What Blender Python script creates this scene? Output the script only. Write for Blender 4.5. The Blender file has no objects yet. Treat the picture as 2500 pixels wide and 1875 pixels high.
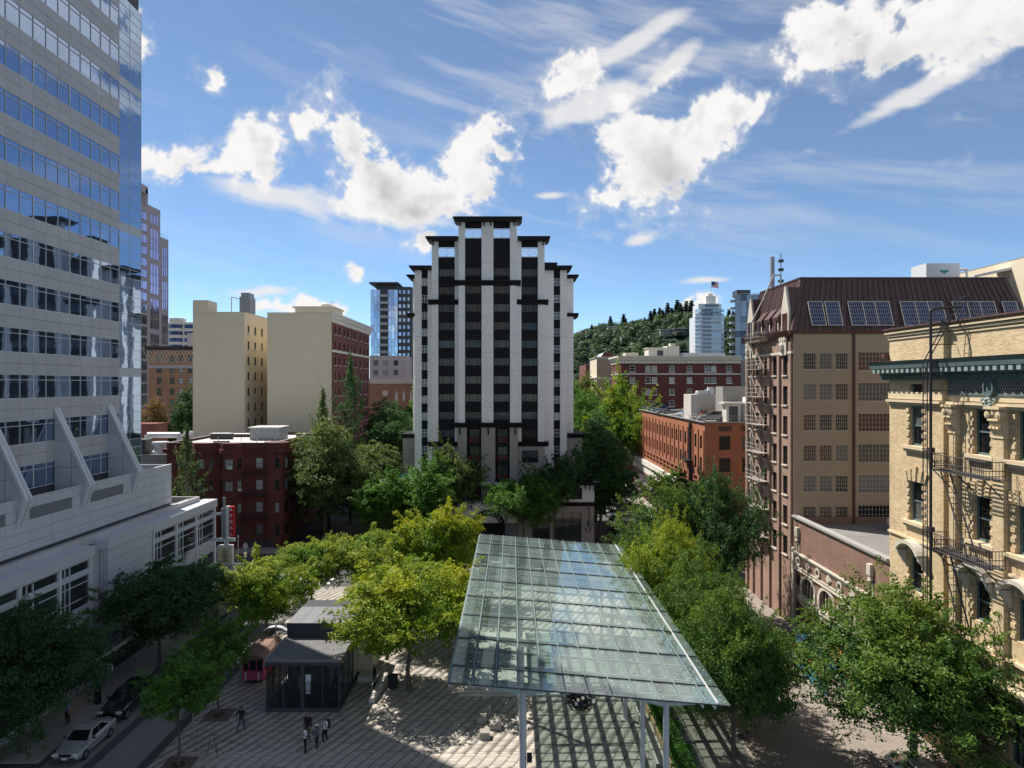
import bpy, math, random
import numpy as np
from mathutils import Vector, Matrix

# ------------------------------------------------------------------ scene, camera, sky, sun
sc = bpy.context.scene
COL = sc.collection
R = math.radians
HC = 24.0                       # camera height above the square
cam_d = bpy.data.cameras.new('camera')
cam = bpy.data.objects.new('camera', cam_d)
COL.objects.link(cam)
cam.location = (0, 0, HC)
cam.rotation_euler = (R(90), 0, 0)
cam_d.sensor_width = 36
cam_d.lens = 24.48
cam_d.clip_start = 0.5
cam_d.clip_end = 9000
sc.camera = cam

SUN_EL = R(54)
SUN_DIR = Vector((-0.773 * math.cos(SUN_EL), 0.634 * math.cos(SUN_EL), math.sin(SUN_EL)))   # towards the sun
SKY_STRENGTH = 0.122
SUN_STRENGTH = 5.0
sc.view_settings.view_transform = 'Standard'
sc.view_settings.look = 'None'
sc.view_settings.gamma = 1.0
sc.view_settings.use_curve_mapping = False
sc.view_settings.exposure = 0.64
sc.cycles.use_denoising = True
sc.cycles.max_bounces = 8
sc.cycles.diffuse_bounces = 4
sc.cycles.glossy_bounces = 4
sc.cycles.transmission_bounces = 4
sc.cycles.transparent_max_bounces = 16
sc.cycles.caustics_reflective = False
sc.cycles.caustics_refractive = False
sc.cycles.sample_clamp_indirect = 8.0

sun_d = bpy.data.lights.new('sun', 'SUN')
sun_d.energy = SUN_STRENGTH
sun_d.angle = R(0.53)
sun_d.color = (1.0, 0.93, 0.82)
sun = bpy.data.objects.new('sun', sun_d)
COL.objects.link(sun)
sun.location = (-60, 60, 120)
sun.rotation_euler = SUN_DIR.to_track_quat('Z', 'Y').to_euler()


class NT:
    """small helper that wires shader nodes"""
    def __init__(s, tree):
        s.t = tree
        s.n = tree.nodes
        s.l = tree.links

    def new(s, kind, **kw):
        nd = s.n.new(kind)
        for k, v in kw.items():
            setattr(nd, k, v)
        return nd

    def put(s, sock, val):
        if val is None:
            return
        if hasattr(val, 'is_output'):
            s.l.new(val, sock)
        else:
            sock.default_value = val

    def math(s, op, a, b=None, c=None, clamp=False):
        nd = s.new('ShaderNodeMath', operation=op, use_clamp=clamp)
        s.put(nd.inputs[0], a); s.put(nd.inputs[1], b); s.put(nd.inputs[2], c)
        return nd.outputs[0]

    def vmath(s, op, a, b=None):
        nd = s.new('ShaderNodeVectorMath', operation=op)
        s.put(nd.inputs[0], a); s.put(nd.inputs[1], b)
        return nd.outputs['Value'] if op in ('LENGTH', 'DOT_PRODUCT', 'DISTANCE') else nd.outputs[0]

    def noise(s, vec, scale, detail=4, rough=0.5, dist=0.0, col=False):
        nd = s.new('ShaderNodeTexNoise')
        s.put(nd.inputs['Vector'], vec)
        nd.inputs['Scale'].default_value = scale
        nd.inputs['Detail'].default_value = detail
        nd.inputs['Roughness'].default_value = rough
        nd.inputs['Distortion'].default_value = dist
        return nd.outputs['Color'] if col else nd.outputs['Fac']

    def ramp(s, fac, stops, smooth=False):
        nd = s.new('ShaderNodeValToRGB')
        cr = nd.color_ramp
        if smooth:
            cr.interpolation = 'EASE'
        while len(cr.elements) < len(stops):
            cr.elements.new(0.5)
        for e, (p, c) in zip(cr.elements, stops):
            e.position = p
            e.color = (c[0], c[1], c[2], 1) if hasattr(c, '__len__') else (c, c, c, 1)
        s.put(nd.inputs[0], fac)
        return nd.outputs[0]

    def mix(s, fac, a, b, blend='MIX'):
        nd = s.new('ShaderNodeMix', data_type='RGBA', blend_type=blend)
        s.put(nd.inputs[0], fac)
        for i, v in ((6, a), (7, b)):
            if not hasattr(v, 'is_output') and len(v) == 3:
                v = (*v, 1)
            s.put(nd.inputs[i], v)
        return nd.outputs[2]

    def smooth(s, x, lo, hi):
        nd = s.new('ShaderNodeMapRange', interpolation_type='SMOOTHSTEP')
        s.put(nd.inputs[0], x)
        nd.inputs[1].default_value = lo
        nd.inputs[2].default_value = hi
        return nd.outputs[0]

    def mapping(s, vec, loc=(0, 0, 0), rot=(0, 0, 0), scale=(1, 1, 1), kind='POINT'):
        nd = s.new('ShaderNodeMapping', vector_type=kind)
        s.put(nd.inputs[0], vec)
        nd.inputs[1].default_value = loc
        nd.inputs[2].default_value = rot
        nd.inputs[3].default_value = scale
        return nd.outputs[0]


def cloud_image():
    """cloud cover over the whole sky by compass angle and elevation: cover, brightness (computed here, no file)"""
    W, H = 4096, 1024
    az = ((np.arange(W) + 0.5) / W * 2 - 1) * math.pi
    el = (np.arange(H) + 0.5) / H * (math.pi / 2)
    A, E = np.meshgrid(az.astype(np.float32), el.astype(np.float32))

    def vn(x, y, seed, per=None):
        rs = np.random.RandomState(seed)
        g = rs.rand(256, 256).astype(np.float32)
        xi = np.floor(x).astype(np.int32); yi = np.floor(y).astype(np.int32)
        fx = x - xi; fy = y - yi
        fx = fx * fx * (3 - 2 * fx); fy = fy * fy * (3 - 2 * fy)
        x1 = xi + 1
        if per:
            xi = xi % per; x1 = x1 % per
        xi &= 255; x1 &= 255; y0 = yi & 255; y1 = (yi + 1) & 255
        a = g[y0, xi]; b = g[y0, x1]; c = g[y1, xi]; d = g[y1, x1]
        return (a + (b - a) * fx) + ((c + (d - c) * fx) - (a + (b - a) * fx)) * fy

    def fbm(x, y, seed, octs, gain=0.5):
        s = np.zeros_like(x); amp = 1.0; tot = 0.0
        for o in range(octs):
            s += amp * vn(x * (2 ** o) + 17.3 * o, y * (2 ** o) + 9.1 * o, seed + o)
            tot += amp; amp *= gain
        return s / tot

    def ss(x, lo, hi):
        t = np.clip((x - lo) / (hi - lo), 0, 1)
        return t * t * (3 - 2 * t)
    # the seam behind the camera is hidden by mirroring the compass angle there
    Am = np.abs(((A + 0.6 + math.pi) % (2 * math.pi)) - math.pi)
    wx = fbm(Am * 7, E * 7, 11, 4) - 0.5
    wy = fbm(Am * 7 + 40, E * 7, 21, 4) - 0.5
    wx2 = fbm(Am * 30, E * 30, 71, 3) - 0.5
    wy2 = fbm(Am * 30 + 9, E * 30, 81, 3) - 0.5

    def ang(px, py):
        u = (px - 1250) / 1700.0; v = (937.5 - py) / 1700.0
        return math.atan(u), math.atan(v / math.sqrt(1 + u * u))

    def blob(body, a, e, sx, sy, rot, ax, ex, hard=1.0):
        m = np.abs(ax - a) < 2.2 * max(sx, sy)
        cols = np.where(m.any(axis=0))[0]
        if len(cols) == 0:
            return
        c0, c1 = cols[0], cols[-1] + 1
        X = ax[:, c0:c1] - a; Y = ex[:, c0:c1] - e
        cr, sr = math.cos(R(rot)), math.sin(R(rot))
        q = 1 - np.sqrt(((X * cr + Y * sr) / sx) ** 2 + ((-X * sr + Y * cr) / sy) ** 2)
        np.maximum(body[:, c0:c1], q * hard, out=body[:, c0:c1])
    cum = [(420, 365, 105, 62, -10), (520, 390, 120, 55, -22), (630, 350, 60, 65, 30), (640, 425, 70, 60, 10),
           (722, 308, 26, 40, 0),
           (850, 350, 115, 90, -25), (940, 425, 165, 100, -20), (1060, 470, 165, 80, 0), (1150, 430, 100, 95, 0),
           (1180, 350, 80, 70, 20), (1235, 375, 45, 45, 0), (1000, 505, 190, 40, -4),
           (1560, 320, 130, 95, 10), (1600, 400, 130, 115, 0), (1570, 460, 130, 60, 0), (1690, 295, 120, 62, 10),
           (1800, 270, 62, 48, 20), (1500, 475, 75, 40, 0), (1440, 165, 90, 56, 20), (1400, 190, 55, 36, 0),
           (2050, 60, 160, 95, 20), (2180, 120, 190, 85, 0), (2310, 40, 190, 80, 0), (2460, 60, 120, 100, 0),
           (2000, 130, 100, 55, 40), (515, 158, 50, 36, -30), (745, 725, 95, 45, 0), (690, 740, 100, 26, 0),
           (868, 672, 34, 26, 0), (1030, 607, 45, 28, 30), (810, 755, 75, 36, 0), (320, 40, 60, 60, 0), (330, 110, 40, 40, 0),
           (1702, 748, 30, 18, 20), (1668, 737, 18, 10, 0)]
    AX = A + wx * 0.055 + wx2 * 0.022
    EX = E + wy * 0.045 + wy2 * 0.022
    body = np.full((H, W), -1.0, np.float32)
    for (px, py, hw, hh, rot) in cum:
        a, e = ang(px, py); k = math.cos(a) / 1700.0
        blob(body, a, e, hw * k, hh * k, rot, AX, EX)
    rnd = random.Random(5); k = 0
    while k < 40:
        a = rnd.uniform(-math.pi, math.pi)
        if abs(a) < 0.78:
            continue
        k += 1
        blob(body, a, rnd.uniform(0.12, 1.05), rnd.uniform(0.08, 0.26), rnd.uniform(0.05, 0.12), rnd.uniform(-20, 20), AX, EX)
    n1 = fbm(Am * 17, E * 19, 31, 7, 0.6) - 0.5
    n3 = fbm(Am * 60 + wx * 6, E * 66 + wy * 6, 131, 5, 0.62) - 0.5
    dens = body * 1.1 - 0.07 + n1 * 2.6 + n3 * 1.25
    cover = ss(dens, 0.0, 0.52) ** 0.8
    wisp = ss(body + n1 * 3.2 + n3, -0.35, 0.5) * 0.32
    cover = np.maximum(cover, wisp)
    # brightness: sunlit tops and left shoulders, grey where the cloud is deep towards the sun
    d2 = np.clip(body + n1 * 1.2, 0, 1.2)
    sh = np.roll(np.roll(d2, 14, axis=1), -16, axis=0) + np.roll(np.roll(d2, 30, axis=1), -36, axis=0)
    bright = 1.0 - 0.27 * ss(0.55 * d2 + 0.42 * sh + n3 * 0.25, 0.5, 1.5) - 0.10 * ss(fbm(Am * 45, E * 50, 51, 4) , 0.5, 0.8) * ss(d2, 0.2, 0.7)
    # lenticular streaks and cirrus fibres
    st = [(1440, 262, 285, 46, 22), (1620, 175, 130, 30, 34), (2215, 245, 310, 30, 20), (1560, 586, 58, 19, 16),
          (1720, 687, 85, 13, 0), (700, 478, 250, 46, -7), (900, 515, 310, 38, -6), (1340, 480, 60, 12, 5),
          (640, 705, 130, 20, 6), (1560, 95, 170, 30, 22)]
    sb = np.full((H, W), -1.0, np.float32)
    for (px, py, hw, hh, rot) in st:
        a, e = ang(px, py); k = math.cos(a) / 1700.0
        blob(sb, a, e, hw * k, hh * k, rot, A + wx * 0.02, E + wy * 0.016 + wy2 * 0.006)
    k = 0
    while k < 26:
        a = rnd.uniform(-math.pi, math.pi)
        if abs(a) < 0.78:
            continue
        k += 1
        blob(sb, a, rnd.uniform(0.15, 1.0), rnd.uniform(0.1, 0.25), rnd.uniform(0.012, 0.03), rnd.uniform(-20, 25), A + wx * 0.02, E + wy * 0.016)
    cr, sr = math.cos(R(-14)), math.sin(R(-14))
    U = A * cr + E * sr; V = -A * sr + E * cr
    fib = fbm(U * 4 + wx * 0.3, V * 34 + wy * 0.8, 41, 6, 0.6)
    stc = ss(sb + (fib - 0.5) * 1.5 + n3 * 0.2, -0.02, 0.8) * 0.88
    veilm = ss(fbm(Am * 2.6 + 3.1, E * 2.6 + 1.7, 61, 3), 0.36, 0.66)
    veil = (0.05 + 0.52 * ss(fib, 0.42, 0.8) * veilm) * ss(E, 0.08, 0.34)
    st_all = np.maximum(stc, veil * 0.85)
    cov = 1 - (1 - cover) * (1 - st_all)
    br = np.where(cover > 0.02, bright * cover + (1 - cover) * 0.93, 0.93)
    cov *= ss(E, 0.0, 0.03)
    im = bpy.data.images.new('cloud_cover', W, H, float_buffer=False, is_data=True)
    px = np.ones((H, W, 4), np.float32)
    px[..., 0] = np.clip(cov, 0, 1); px[..., 1] = np.clip(br, 0, 1); px[..., 2] = 0
    im.pixels.foreach_set(px.ravel())
    im.pack()
    return im


def build_world():
    w = bpy.data.worlds.new('World')
    sc.world = w
    w.use_nodes = True
    t = NT(w.node_tree)
    t.n.clear()
    out = t.new('ShaderNodeOutputWorld')
    bg = t.new('ShaderNodeBackground')
    t.l.new(bg.outputs[0], out.inputs[0])
    sky = t.new('ShaderNodeTexSky', sky_type='NISHITA')
    sky.sun_disc = False
    sky.sun_elevation = SUN_EL
    sky.sun_rotation = math.atan2(SUN_DIR.x, SUN_DIR.y)
    sky.altitude = 2500
    sky.air_density = 0.75
    sky.dust_density = 0.0
    sky.ozone_density = 5.0
    d = t.new('ShaderNodeTexCoord').outputs['Generated']
    sep = t.new('ShaderNodeSeparateXYZ')
    t.l.new(d, sep.inputs[0])
    x, y, z = sep.outputs
    az = t.math('ARCTAN2', x, y)
    el = t.math('ARCSINE', z)
    cmb = t.new('ShaderNodeCombineXYZ')
    t.put(cmb.inputs[0], t.math('MULTIPLY_ADD', az, 0.5 / math.pi, 0.5))
    t.put(cmb.inputs[1], t.math('DIVIDE', el, math.pi / 2))
    im = t.new('ShaderNodeTexImage', image=cloud_image(), interpolation='Linear', extension='EXTEND')
    t.l.new(cmb.outputs[0], im.inputs[0])
    sp = t.new('ShaderNodeSeparateColor')
    t.l.new(im.outputs[0], sp.inputs[0])
    cw = t.mix(sp.outputs[1], (0, 0, 0), (CLOUD, CLOUD * 0.985, CLOUD * 0.97))
    tinted = t.mix(sp.outputs[1], (0.84 * CLOUD * 0.5, 0.9 * CLOUD * 0.5, CLOUD * 0.5), cw)
    clear = t.mix(1.0, sky.outputs[0], (1.0, 0.985, 0.87), 'MULTIPLY')
    full = t.mix(t.math('MULTIPLY', sp.outputs[0], t.math('GREATER_THAN', z, 0.0)), clear, tinted)
    t.l.new(full, bg.inputs[0])
    bg.inputs[1].default_value = SKY_STRENGTH
    w.cycles.sampling_method = 'MANUAL'
    w.cycles.sample_map_resolution = 512


CLOUD = 5.0
build_world()

# ------------------------------------------------------------------ materials
MATS = {}


def new_mat(name):
    m = bpy.data.materials.new(name)
    m.use_nodes = True
    t = NT(m.node_tree)
    bs = t.n['Principled BSDF']
    MATS[name] = m
    return m, t, bs


def pos(t):
    return t.new('ShaderNodeNewGeometry').outputs['Position']


def surf(name, col, rough=0.8, var=0.12, scale=0.6, fine=0.08, fscale=9.0, bump=0.0, bscale=30.0, metal=0.0, spec=0.4, streak=0.0, obj=0.0):
    """a plain material with blotches, fine grain, optional rain streaks and tone differing between pieces"""
    m, t, bs = new_mat(name)
    p = pos(t)
    c = (*col, 1)
    n = t.noise(p, scale, 4, 0.55)
    f = t.noise(p, fscale, 5, 0.6)
    v = t.math('ADD', t.math('MULTIPLY', t.math('SUBTRACT', n, 0.5), var * 2.4),
               t.math('MULTIPLY', t.math('SUBTRACT', f, 0.5), fine * 2.4))
    if streak:
        sp = t.noise(t.mapping(p, scale=(1.6, 1.6, 0.07)), 1.3, 4, 0.6)
        v = t.math('ADD', v, t.math('MULTIPLY', t.math('SUBTRACT', sp, 0.5), streak * 2.4))
    if obj:
        oi = t.new('ShaderNodeObjectInfo')
        v = t.math('ADD', v, t.math('MULTIPLY', t.math('SUBTRACT', oi.outputs['Random'], 0.5), obj * 2))
    hs = t.new('ShaderNodeHueSaturation')
    hs.inputs['Color'].default_value = c
    t.put(hs.inputs['Value'], t.math('ADD', v, 1.0))
    t.l.new(hs.outputs[0], bs.inputs['Base Color'])
    t.put(bs.inputs['Roughness'], t.math('ADD', t.math('MULTIPLY', t.math('SUBTRACT', f, 0.5), 0.2), rough, clamp=True))
    bs.inputs['Metallic'].default_value = metal
    bs.inputs['Specular IOR Level'].default_value = spec
    if bump:
        b = t.new('ShaderNodeBump')
        b.inputs['Strength'].default_value = bump
        b.inputs['Distance'].default_value = 0.02
        t.put(b.inputs['Height'], t.noise(p, bscale, 4, 0.6))
        t.l.new(b.outputs[0], bs.inputs['Normal'])
    return m


def brick(name, c1, c2, mortar, bw=0.22, bh=0.075, rough=0.85, msize=0.012, bump=0.5, var=0.25):
    m, t, bs = new_mat(name)
    p = pos(t)
    sep = t.new('ShaderNodeSeparateXYZ')
    t.l.new(p, sep.inputs[0])
    cmb = t.new('ShaderNodeCombineXYZ')
    t.put(cmb.inputs[0], t.math('ADD', sep.outputs[0], sep.outputs[1]))
    t.put(cmb.inputs[1], sep.outputs[2])
    bt = t.new('ShaderNodeTexBrick')
    t.l.new(cmb.outputs[0], bt.inputs['Vector'])
    bt.inputs['Color1'].default_value = (*c1, 1)
    bt.inputs['Color2'].default_value = (*c2, 1)
    bt.inputs['Mortar'].default_value = (*mortar, 1)
    bt.inputs['Scale'].default_value = 1
    bt.inputs['Mortar Size'].default_value = msize
    bt.inputs['Brick Width'].default_value = bw
    bt.inputs['Row Height'].default_value = bh
    n = t.noise(p, 0.5, 4, 0.6)
    sp = t.noise(t.mapping(p, scale=(1.4, 1.4, 0.09)), 1.2, 4, 0.6)
    v = t.math('ADD', t.math('MULTIPLY', t.math('SUBTRACT', n, 0.5), var * 2.2), t.math('MULTIPLY', t.math('SUBTRACT', sp, 0.5), var * 1.2))
    hs = t.new('ShaderNodeHueSaturation')
    t.l.new(bt.outputs['Color'], hs.inputs['Color'])
    t.put(hs.inputs['Value'], t.math('ADD', v, 1.0))
    t.l.new(hs.outputs[0], bs.inputs['Base Color'])
    bs.inputs['Roughness'].default_value = rough
    bs.inputs['Specular IOR Level'].default_value = 0.3
    if bump:
        b = t.new('ShaderNodeBump')
        b.inputs['Strength'].default_value = bump
        b.inputs['Distance'].default_value = 0.01
        t.put(b.inputs['Height'], t.math('SUBTRACT', 1.0, bt.outputs['Fac']))
        t.l.new(b.outputs[0], bs.inputs['Normal'])
    return m


def glass(name, col, rough=0.04, wave=0.0, wscale=0.5, metal=0.0, spec=0.6, var=0.0, coat=0.0):
    """window glass seen from outside: dark room behind a reflecting pane (or a mirror coating when metal)"""
    m, t, bs = new_mat(name)
    p = pos(t)
    if var:
        oi = t.new('ShaderNodeObjectInfo')
        hs = t.new('ShaderNodeHueSaturation')
        hs.inputs['Color'].default_value = (*col, 1)
        t.put(hs.inputs['Value'], t.math('ADD', t.math('MULTIPLY', t.math('SUBTRACT', oi.outputs['Random'], 0.5), var * 2), 1.0))
        t.l.new(hs.outputs[0], bs.inputs['Base Color'])
    else:
        bs.inputs['Base Color'].default_value = (*col, 1)
    bs.inputs['Roughness'].default_value = rough
    bs.inputs['Metallic'].default_value = metal
    bs.inputs['Specular IOR Level'].default_value = spec
    bs.inputs['Coat Weight'].default_value = coat
    bs.inputs['Coat Roughness'].default_value = 0.02
    if wave:
        b = t.new('ShaderNodeBump')
        b.inputs['Strength'].default_value = 1.0
        b.inputs['Distance'].default_value = wave
        t.put(b.inputs['Height'], t.noise(p, wscale, 2, 0.4))
        t.l.new(b.outputs[0], bs.inputs['Normal'])
        if coat:
            t.l.new(b.outputs[0], bs.inputs['Coat Normal'])
    return m


def clear_glass(name, tint, refl=0.06, haze=0.0):
    """see-through pane: tinted transmission with a fresnel reflection and a trace of dirt"""
    m, t, bs = new_mat(name)
    t.n.remove(bs)
    out = t.n['Material Output']
    tr = t.new('ShaderNodeBsdfTransparent')
    tr.inputs[0].default_value = (*tint, 1)
    gl = t.new('ShaderNodeBsdfGlossy')
    gl.inputs['Roughness'].default_value = 0.03
    gl.inputs['Color'].default_value = (0.9, 0.95, 0.95, 1)
    fr = t.new('ShaderNodeFresnel')
    fr.inputs['IOR'].default_value = 1.5
    mx = t.new('ShaderNodeMixShader')
    t.put(mx.inputs[0], t.math('ADD', t.math('MULTIPLY', fr.outputs[0], 1.25), refl, clamp=True))
    t.l.new(tr.outputs[0], mx.inputs[1]); t.l.new(gl.outputs[0], mx.inputs[2])
    last = mx.outputs[0]
    if haze:
        df = t.new('ShaderNodeBsdfDiffuse')
        df.inputs[0].default_value = (0.40, 0.53, 0.50, 1)
        m2 = t.new('ShaderNodeMixShader')
        n = t.noise(t.mapping(pos(t), scale=(1, 0.3, 1)), 0.6, 5, 0.6)
        oi = t.new('ShaderNodeObjectInfo')
        t.put(m2.inputs[0], t.math('MULTIPLY', t.math('ADD', t.math('MULTIPLY', oi.outputs['Random'], 0.9), n), haze))
        t.l.new(last, m2.inputs[1]); t.l.new(df.outputs[0], m2.inputs[2])
        last = m2.outputs[0]
    t.l.new(last, out.inputs[0])
    return m


def leafmat(name, dark, light, autumn=None, amount=0.0):
    m, t, bs = new_mat(name)
    at = t.new('ShaderNodeAttribute', attribute_name='tint')
    col = t.mix(at.outputs['Fac'], dark, light)
    n = t.noise(pos(t), 0.55, 3, 0.5)
    if autumn:
        au = t.new('ShaderNodeAttribute', attribute_name='outer')
        k = t.math('MULTIPLY', t.smooth(t.math('ADD', au.outputs['Fac'], t.math('MULTIPLY', t.math('SUBTRACT', n, 0.5), 1.2)), 0.25, 1.0), amount)
        col = t.mix(k, col, autumn)
    hs = t.new('ShaderNodeHueSaturation')
    t.l.new(col, hs.inputs['Color'])
    t.put(hs.inputs['Value'], t.math('ADD', 0.72, t.math('MULTIPLY', n, 0.56)))
    out = t.n['Material Output']
    t.l.new(hs.outputs[0], bs.inputs['Base Color'])
    bs.inputs['Roughness'].default_value = 0.55
    bs.inputs['Specular IOR Level'].default_value = 0.3
    tl = t.new('ShaderNodeBsdfTranslucent')
    t.l.new(hs.outputs[0], tl.inputs[0])
    mx = t.new('ShaderNodeMixShader')
    mx.inputs[0].default_value = 0.42
    t.l.new(bs.outputs[0], mx.inputs[1]); t.l.new(tl.outputs[0], mx.inputs[2])
    t.l.new(mx.outputs[0], out.inputs[0])
    return m


def M(n):
    return MATS[n]


# ------------------------------------------------------------------ mesh building
class MB:
    def __init__(s):
        s.v = []; s.f = []; s.m = []

    def _add(s, vs, fs, m):
        o = len(s.v)
        s.v += [tuple(q) for q in vs]
        for f in fs:
            s.f.append([o + i for i in f]); s.m.append(m)
        return s

    def box(s, x0, y0, z0, x1, y1, z1, m=0):
        if x0 > x1: x0, x1 = x1, x0
        if y0 > y1: y0, y1 = y1, y0
        if z0 > z1: z0, z1 = z1, z0
        return s._add([(x0, y0, z0), (x1, y0, z0), (x1, y1, z0), (x0, y1, z0), (x0, y0, z1), (x1, y0, z1), (x1, y1, z1), (x0, y1, z1)],
                      [(0, 3, 2, 1), (4, 5, 6, 7), (0, 1, 5, 4), (1, 2, 6, 5), (2, 3, 7, 6), (3, 0, 4, 7)], m)

    def poly(s, pts, m=0):
        return s._add(pts, [list(range(len(pts)))], m)

    def prism(s, pts, axis, a, b, m=0):
        """closed polygon in the plane across `axis`, swept from a to b; pts are (u, v)"""
        n = len(pts)
        def mk(u, v, w):
            return {'x': (w, u, v), 'y': (u, w, v), 'z': (u, v, w)}[axis]
        vs = [mk(u, v, a) for u, v in pts] + [mk(u, v, b) for u, v in pts]
        fs = [list(range(n))[::-1], list(range(n, 2 * n))]
        fs += [(i, (i + 1) % n, n + (i + 1) % n, n + i) for i in range(n)]
        return s._add(vs, fs, m)

    def cyl(s, p0, p1, r0, r1=None, n=8, m=0, caps=True):
        r1 = r0 if r1 is None else r1
        p0 = Vector(p0); p1 = Vector(p1)
        d = (p1 - p0)
        if d.length < 1e-6: return s
        d.normalize()
        a = d.orthogonal().normalized(); b = d.cross(a)
        vs = []
        for p, r in ((p0, r0), (p1, r1)):
            for i in range(n):
                an = 2 * math.pi * (i + 0.5) / n
                vs.append(p + a * (r * math.cos(an)) + b * (r * math.sin(an)))
        fs = [(i, (i + 1) % n, n + (i + 1) % n, n + i) for i in range(n)]
        if caps:
            fs += [list(range(n))[::-1], list(range(n, 2 * n))]
        return s._add(vs, fs, m)

    def tube(s, pts, r, n=6, m=0):
        for a, b in zip(pts[:-1], pts[1:]):
            s.cyl(a, b, r, r, n, m)
        return s

    def bar(s, p0, p1, w, m=0):
        return s.cyl(p0, p1, w * 0.7, w * 0.7, 4, m)

    def lathe(s, c, prof, n=12, m=0):
        vs = []
        for r, z in prof:
            for i in range(n):
                an = 2 * math.pi * i / n
                vs.append((c[0] + r * math.cos(an), c[1] + r * math.sin(an), c[2] + z))
        fs = []
        for k in range(len(prof) - 1):
            for i in range(n):
                fs.append((k * n + i, k * n + (i + 1) % n, (k + 1) * n + (i + 1) % n, (k + 1) * n + i))
        fs.append(list(range(n))[::-1])
        fs.append([(len(prof) - 1) * n + i for i in range(n)])
        return s._add(vs, fs, m)

    def mesh(s, name, mats, smooth=False):
        me = bpy.data.meshes.new(name)
        me.from_pydata(s.v, [], s.f)
        for q in (mats if isinstance(mats, (list, tuple)) else [mats]):
            me.materials.append(M(q) if isinstance(q, str) else q)
        if any(s.m):
            me.polygons.foreach_set('material_index', s.m)
        if smooth:
            me.polygons.foreach_set('use_smooth', [True] * len(me.polygons))
        me.update()
        return me


WL = {}      # world position of every built object that only carries a translation


def link(name, data, parent=None, at=(0, 0, 0), rot=None, mat=None):
    """link an object whose mesh origin stands at world position `at`"""
    o = bpy.data.objects.new(name, data)
    COL.objects.link(o)
    at = Vector(at)
    if parent is not None:
        o.parent = parent
        o.location = at - WL[parent.name]
    else:
        o.location = at
    WL[o.name] = at
    if rot is not None:
        o.rotation_euler = rot if hasattr(rot, '__len__') else (0, 0, rot)
    if mat is not None and data is not None and len(o.material_slots):
        o.material_slots[0].link = 'OBJECT'
        o.material_slots[0].material = M(mat)
    return o


def sub(name, data, parent, mat=None):
    """a sub-part in its parent's own frame"""
    o = bpy.data.objects.new(name, data)
    COL.objects.link(o)
    o.parent = parent
    if mat is not None:
        o.material_slots[0].link = 'OBJECT'
        o.material_slots[0].material = M(mat)
    return o


def tag(o, label, cat, group=None):
    o['label'] = label
    o['category'] = cat
    if group:
        o['group'] = group
    return o


def thing(name, label, cat, at=(0, 0, 0), group=None, rot=None):
    o = link(name, None, None, at, rot)
    o.empty_display_size = 0.5
    return tag(o, label, cat, group)


def struct(name, data, kind='structure'):
    o = link(name, data)
    o['kind'] = kind
    return o


# facades: 'S' faces the camera (-Y), 'E' faces +X, 'W' faces -X, 'N' faces +Y
ROT = {'S': 0.0, 'E': math.pi / 2, 'W': -math.pi / 2, 'N': math.pi}


def fpt(face, c, u, v, d=0.0):
    """u runs along the wall (x or y), v is height, d is depth behind the wall plane"""
    if face == 'S': return (u, c + d, v)
    if face == 'N': return (u, c - d, v)
    if face == 'E': return (c - d, u, v)
    return (c + d, u, v)


def fbox(mb, face, c, u0, u1, v0, v1, d0, d1, m=0):
    a = fpt(face, c, u0, v0, d0); b = fpt(face, c, u1, v1, d1)
    return mb.box(*a, *b, m)


def wall(mb, face, c, u0, u1, v0, v1, holes=(), depth=0.2, m=0, mr=None):
    """a wall sheet with real openings and their reveals"""
    mr = m if mr is None else mr
    us = sorted({u0, u1, *[h[0] for h in holes], *[h[1] for h in holes]})
    vs = sorted({v0, v1, *[h[2] for h in holes], *[h[3] for h in holes]})
    us = [q for q in us if u0 - 1e-6 <= q <= u1 + 1e-6]
    vs = [q for q in vs if v0 - 1e-6 <= q <= v1 + 1e-6]
    for i in range(len(us) - 1):
        uc = (us[i] + us[i + 1]) / 2
        run = None
        for j in range(len(vs) - 1):
            vc = (vs[j] + vs[j + 1]) / 2
            hit = any(h[0] < uc < h[1] and h[2] < vc < h[3] for h in holes)
            if not hit and run is None:
                run = vs[j]
            if hit and run is not None:
                mb.poly([fpt(face, c, us[i], run), fpt(face, c, us[i + 1], run), fpt(face, c, us[i + 1], vs[j]), fpt(face, c, us[i], vs[j])], m)
                run = None
        if run is not None:
            mb.poly([fpt(face, c, us[i], run), fpt(face, c, us[i + 1], run), fpt(face, c, us[i + 1], v1), fpt(face, c, us[i], v1)], m)
    for (a, b, e, g) in [h[:4] for h in holes]:
        for (p, q) in (((a, e), (b, e)), ((b, e), (b, g)), ((b, g), (a, g)), ((a, g), (a, e))):
            mb.poly([fpt(face, c, *p), fpt(face, c, *q), fpt(face, c, *q, depth), fpt(face, c, *p, depth)], mr)
    return mb


WK = {}


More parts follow.
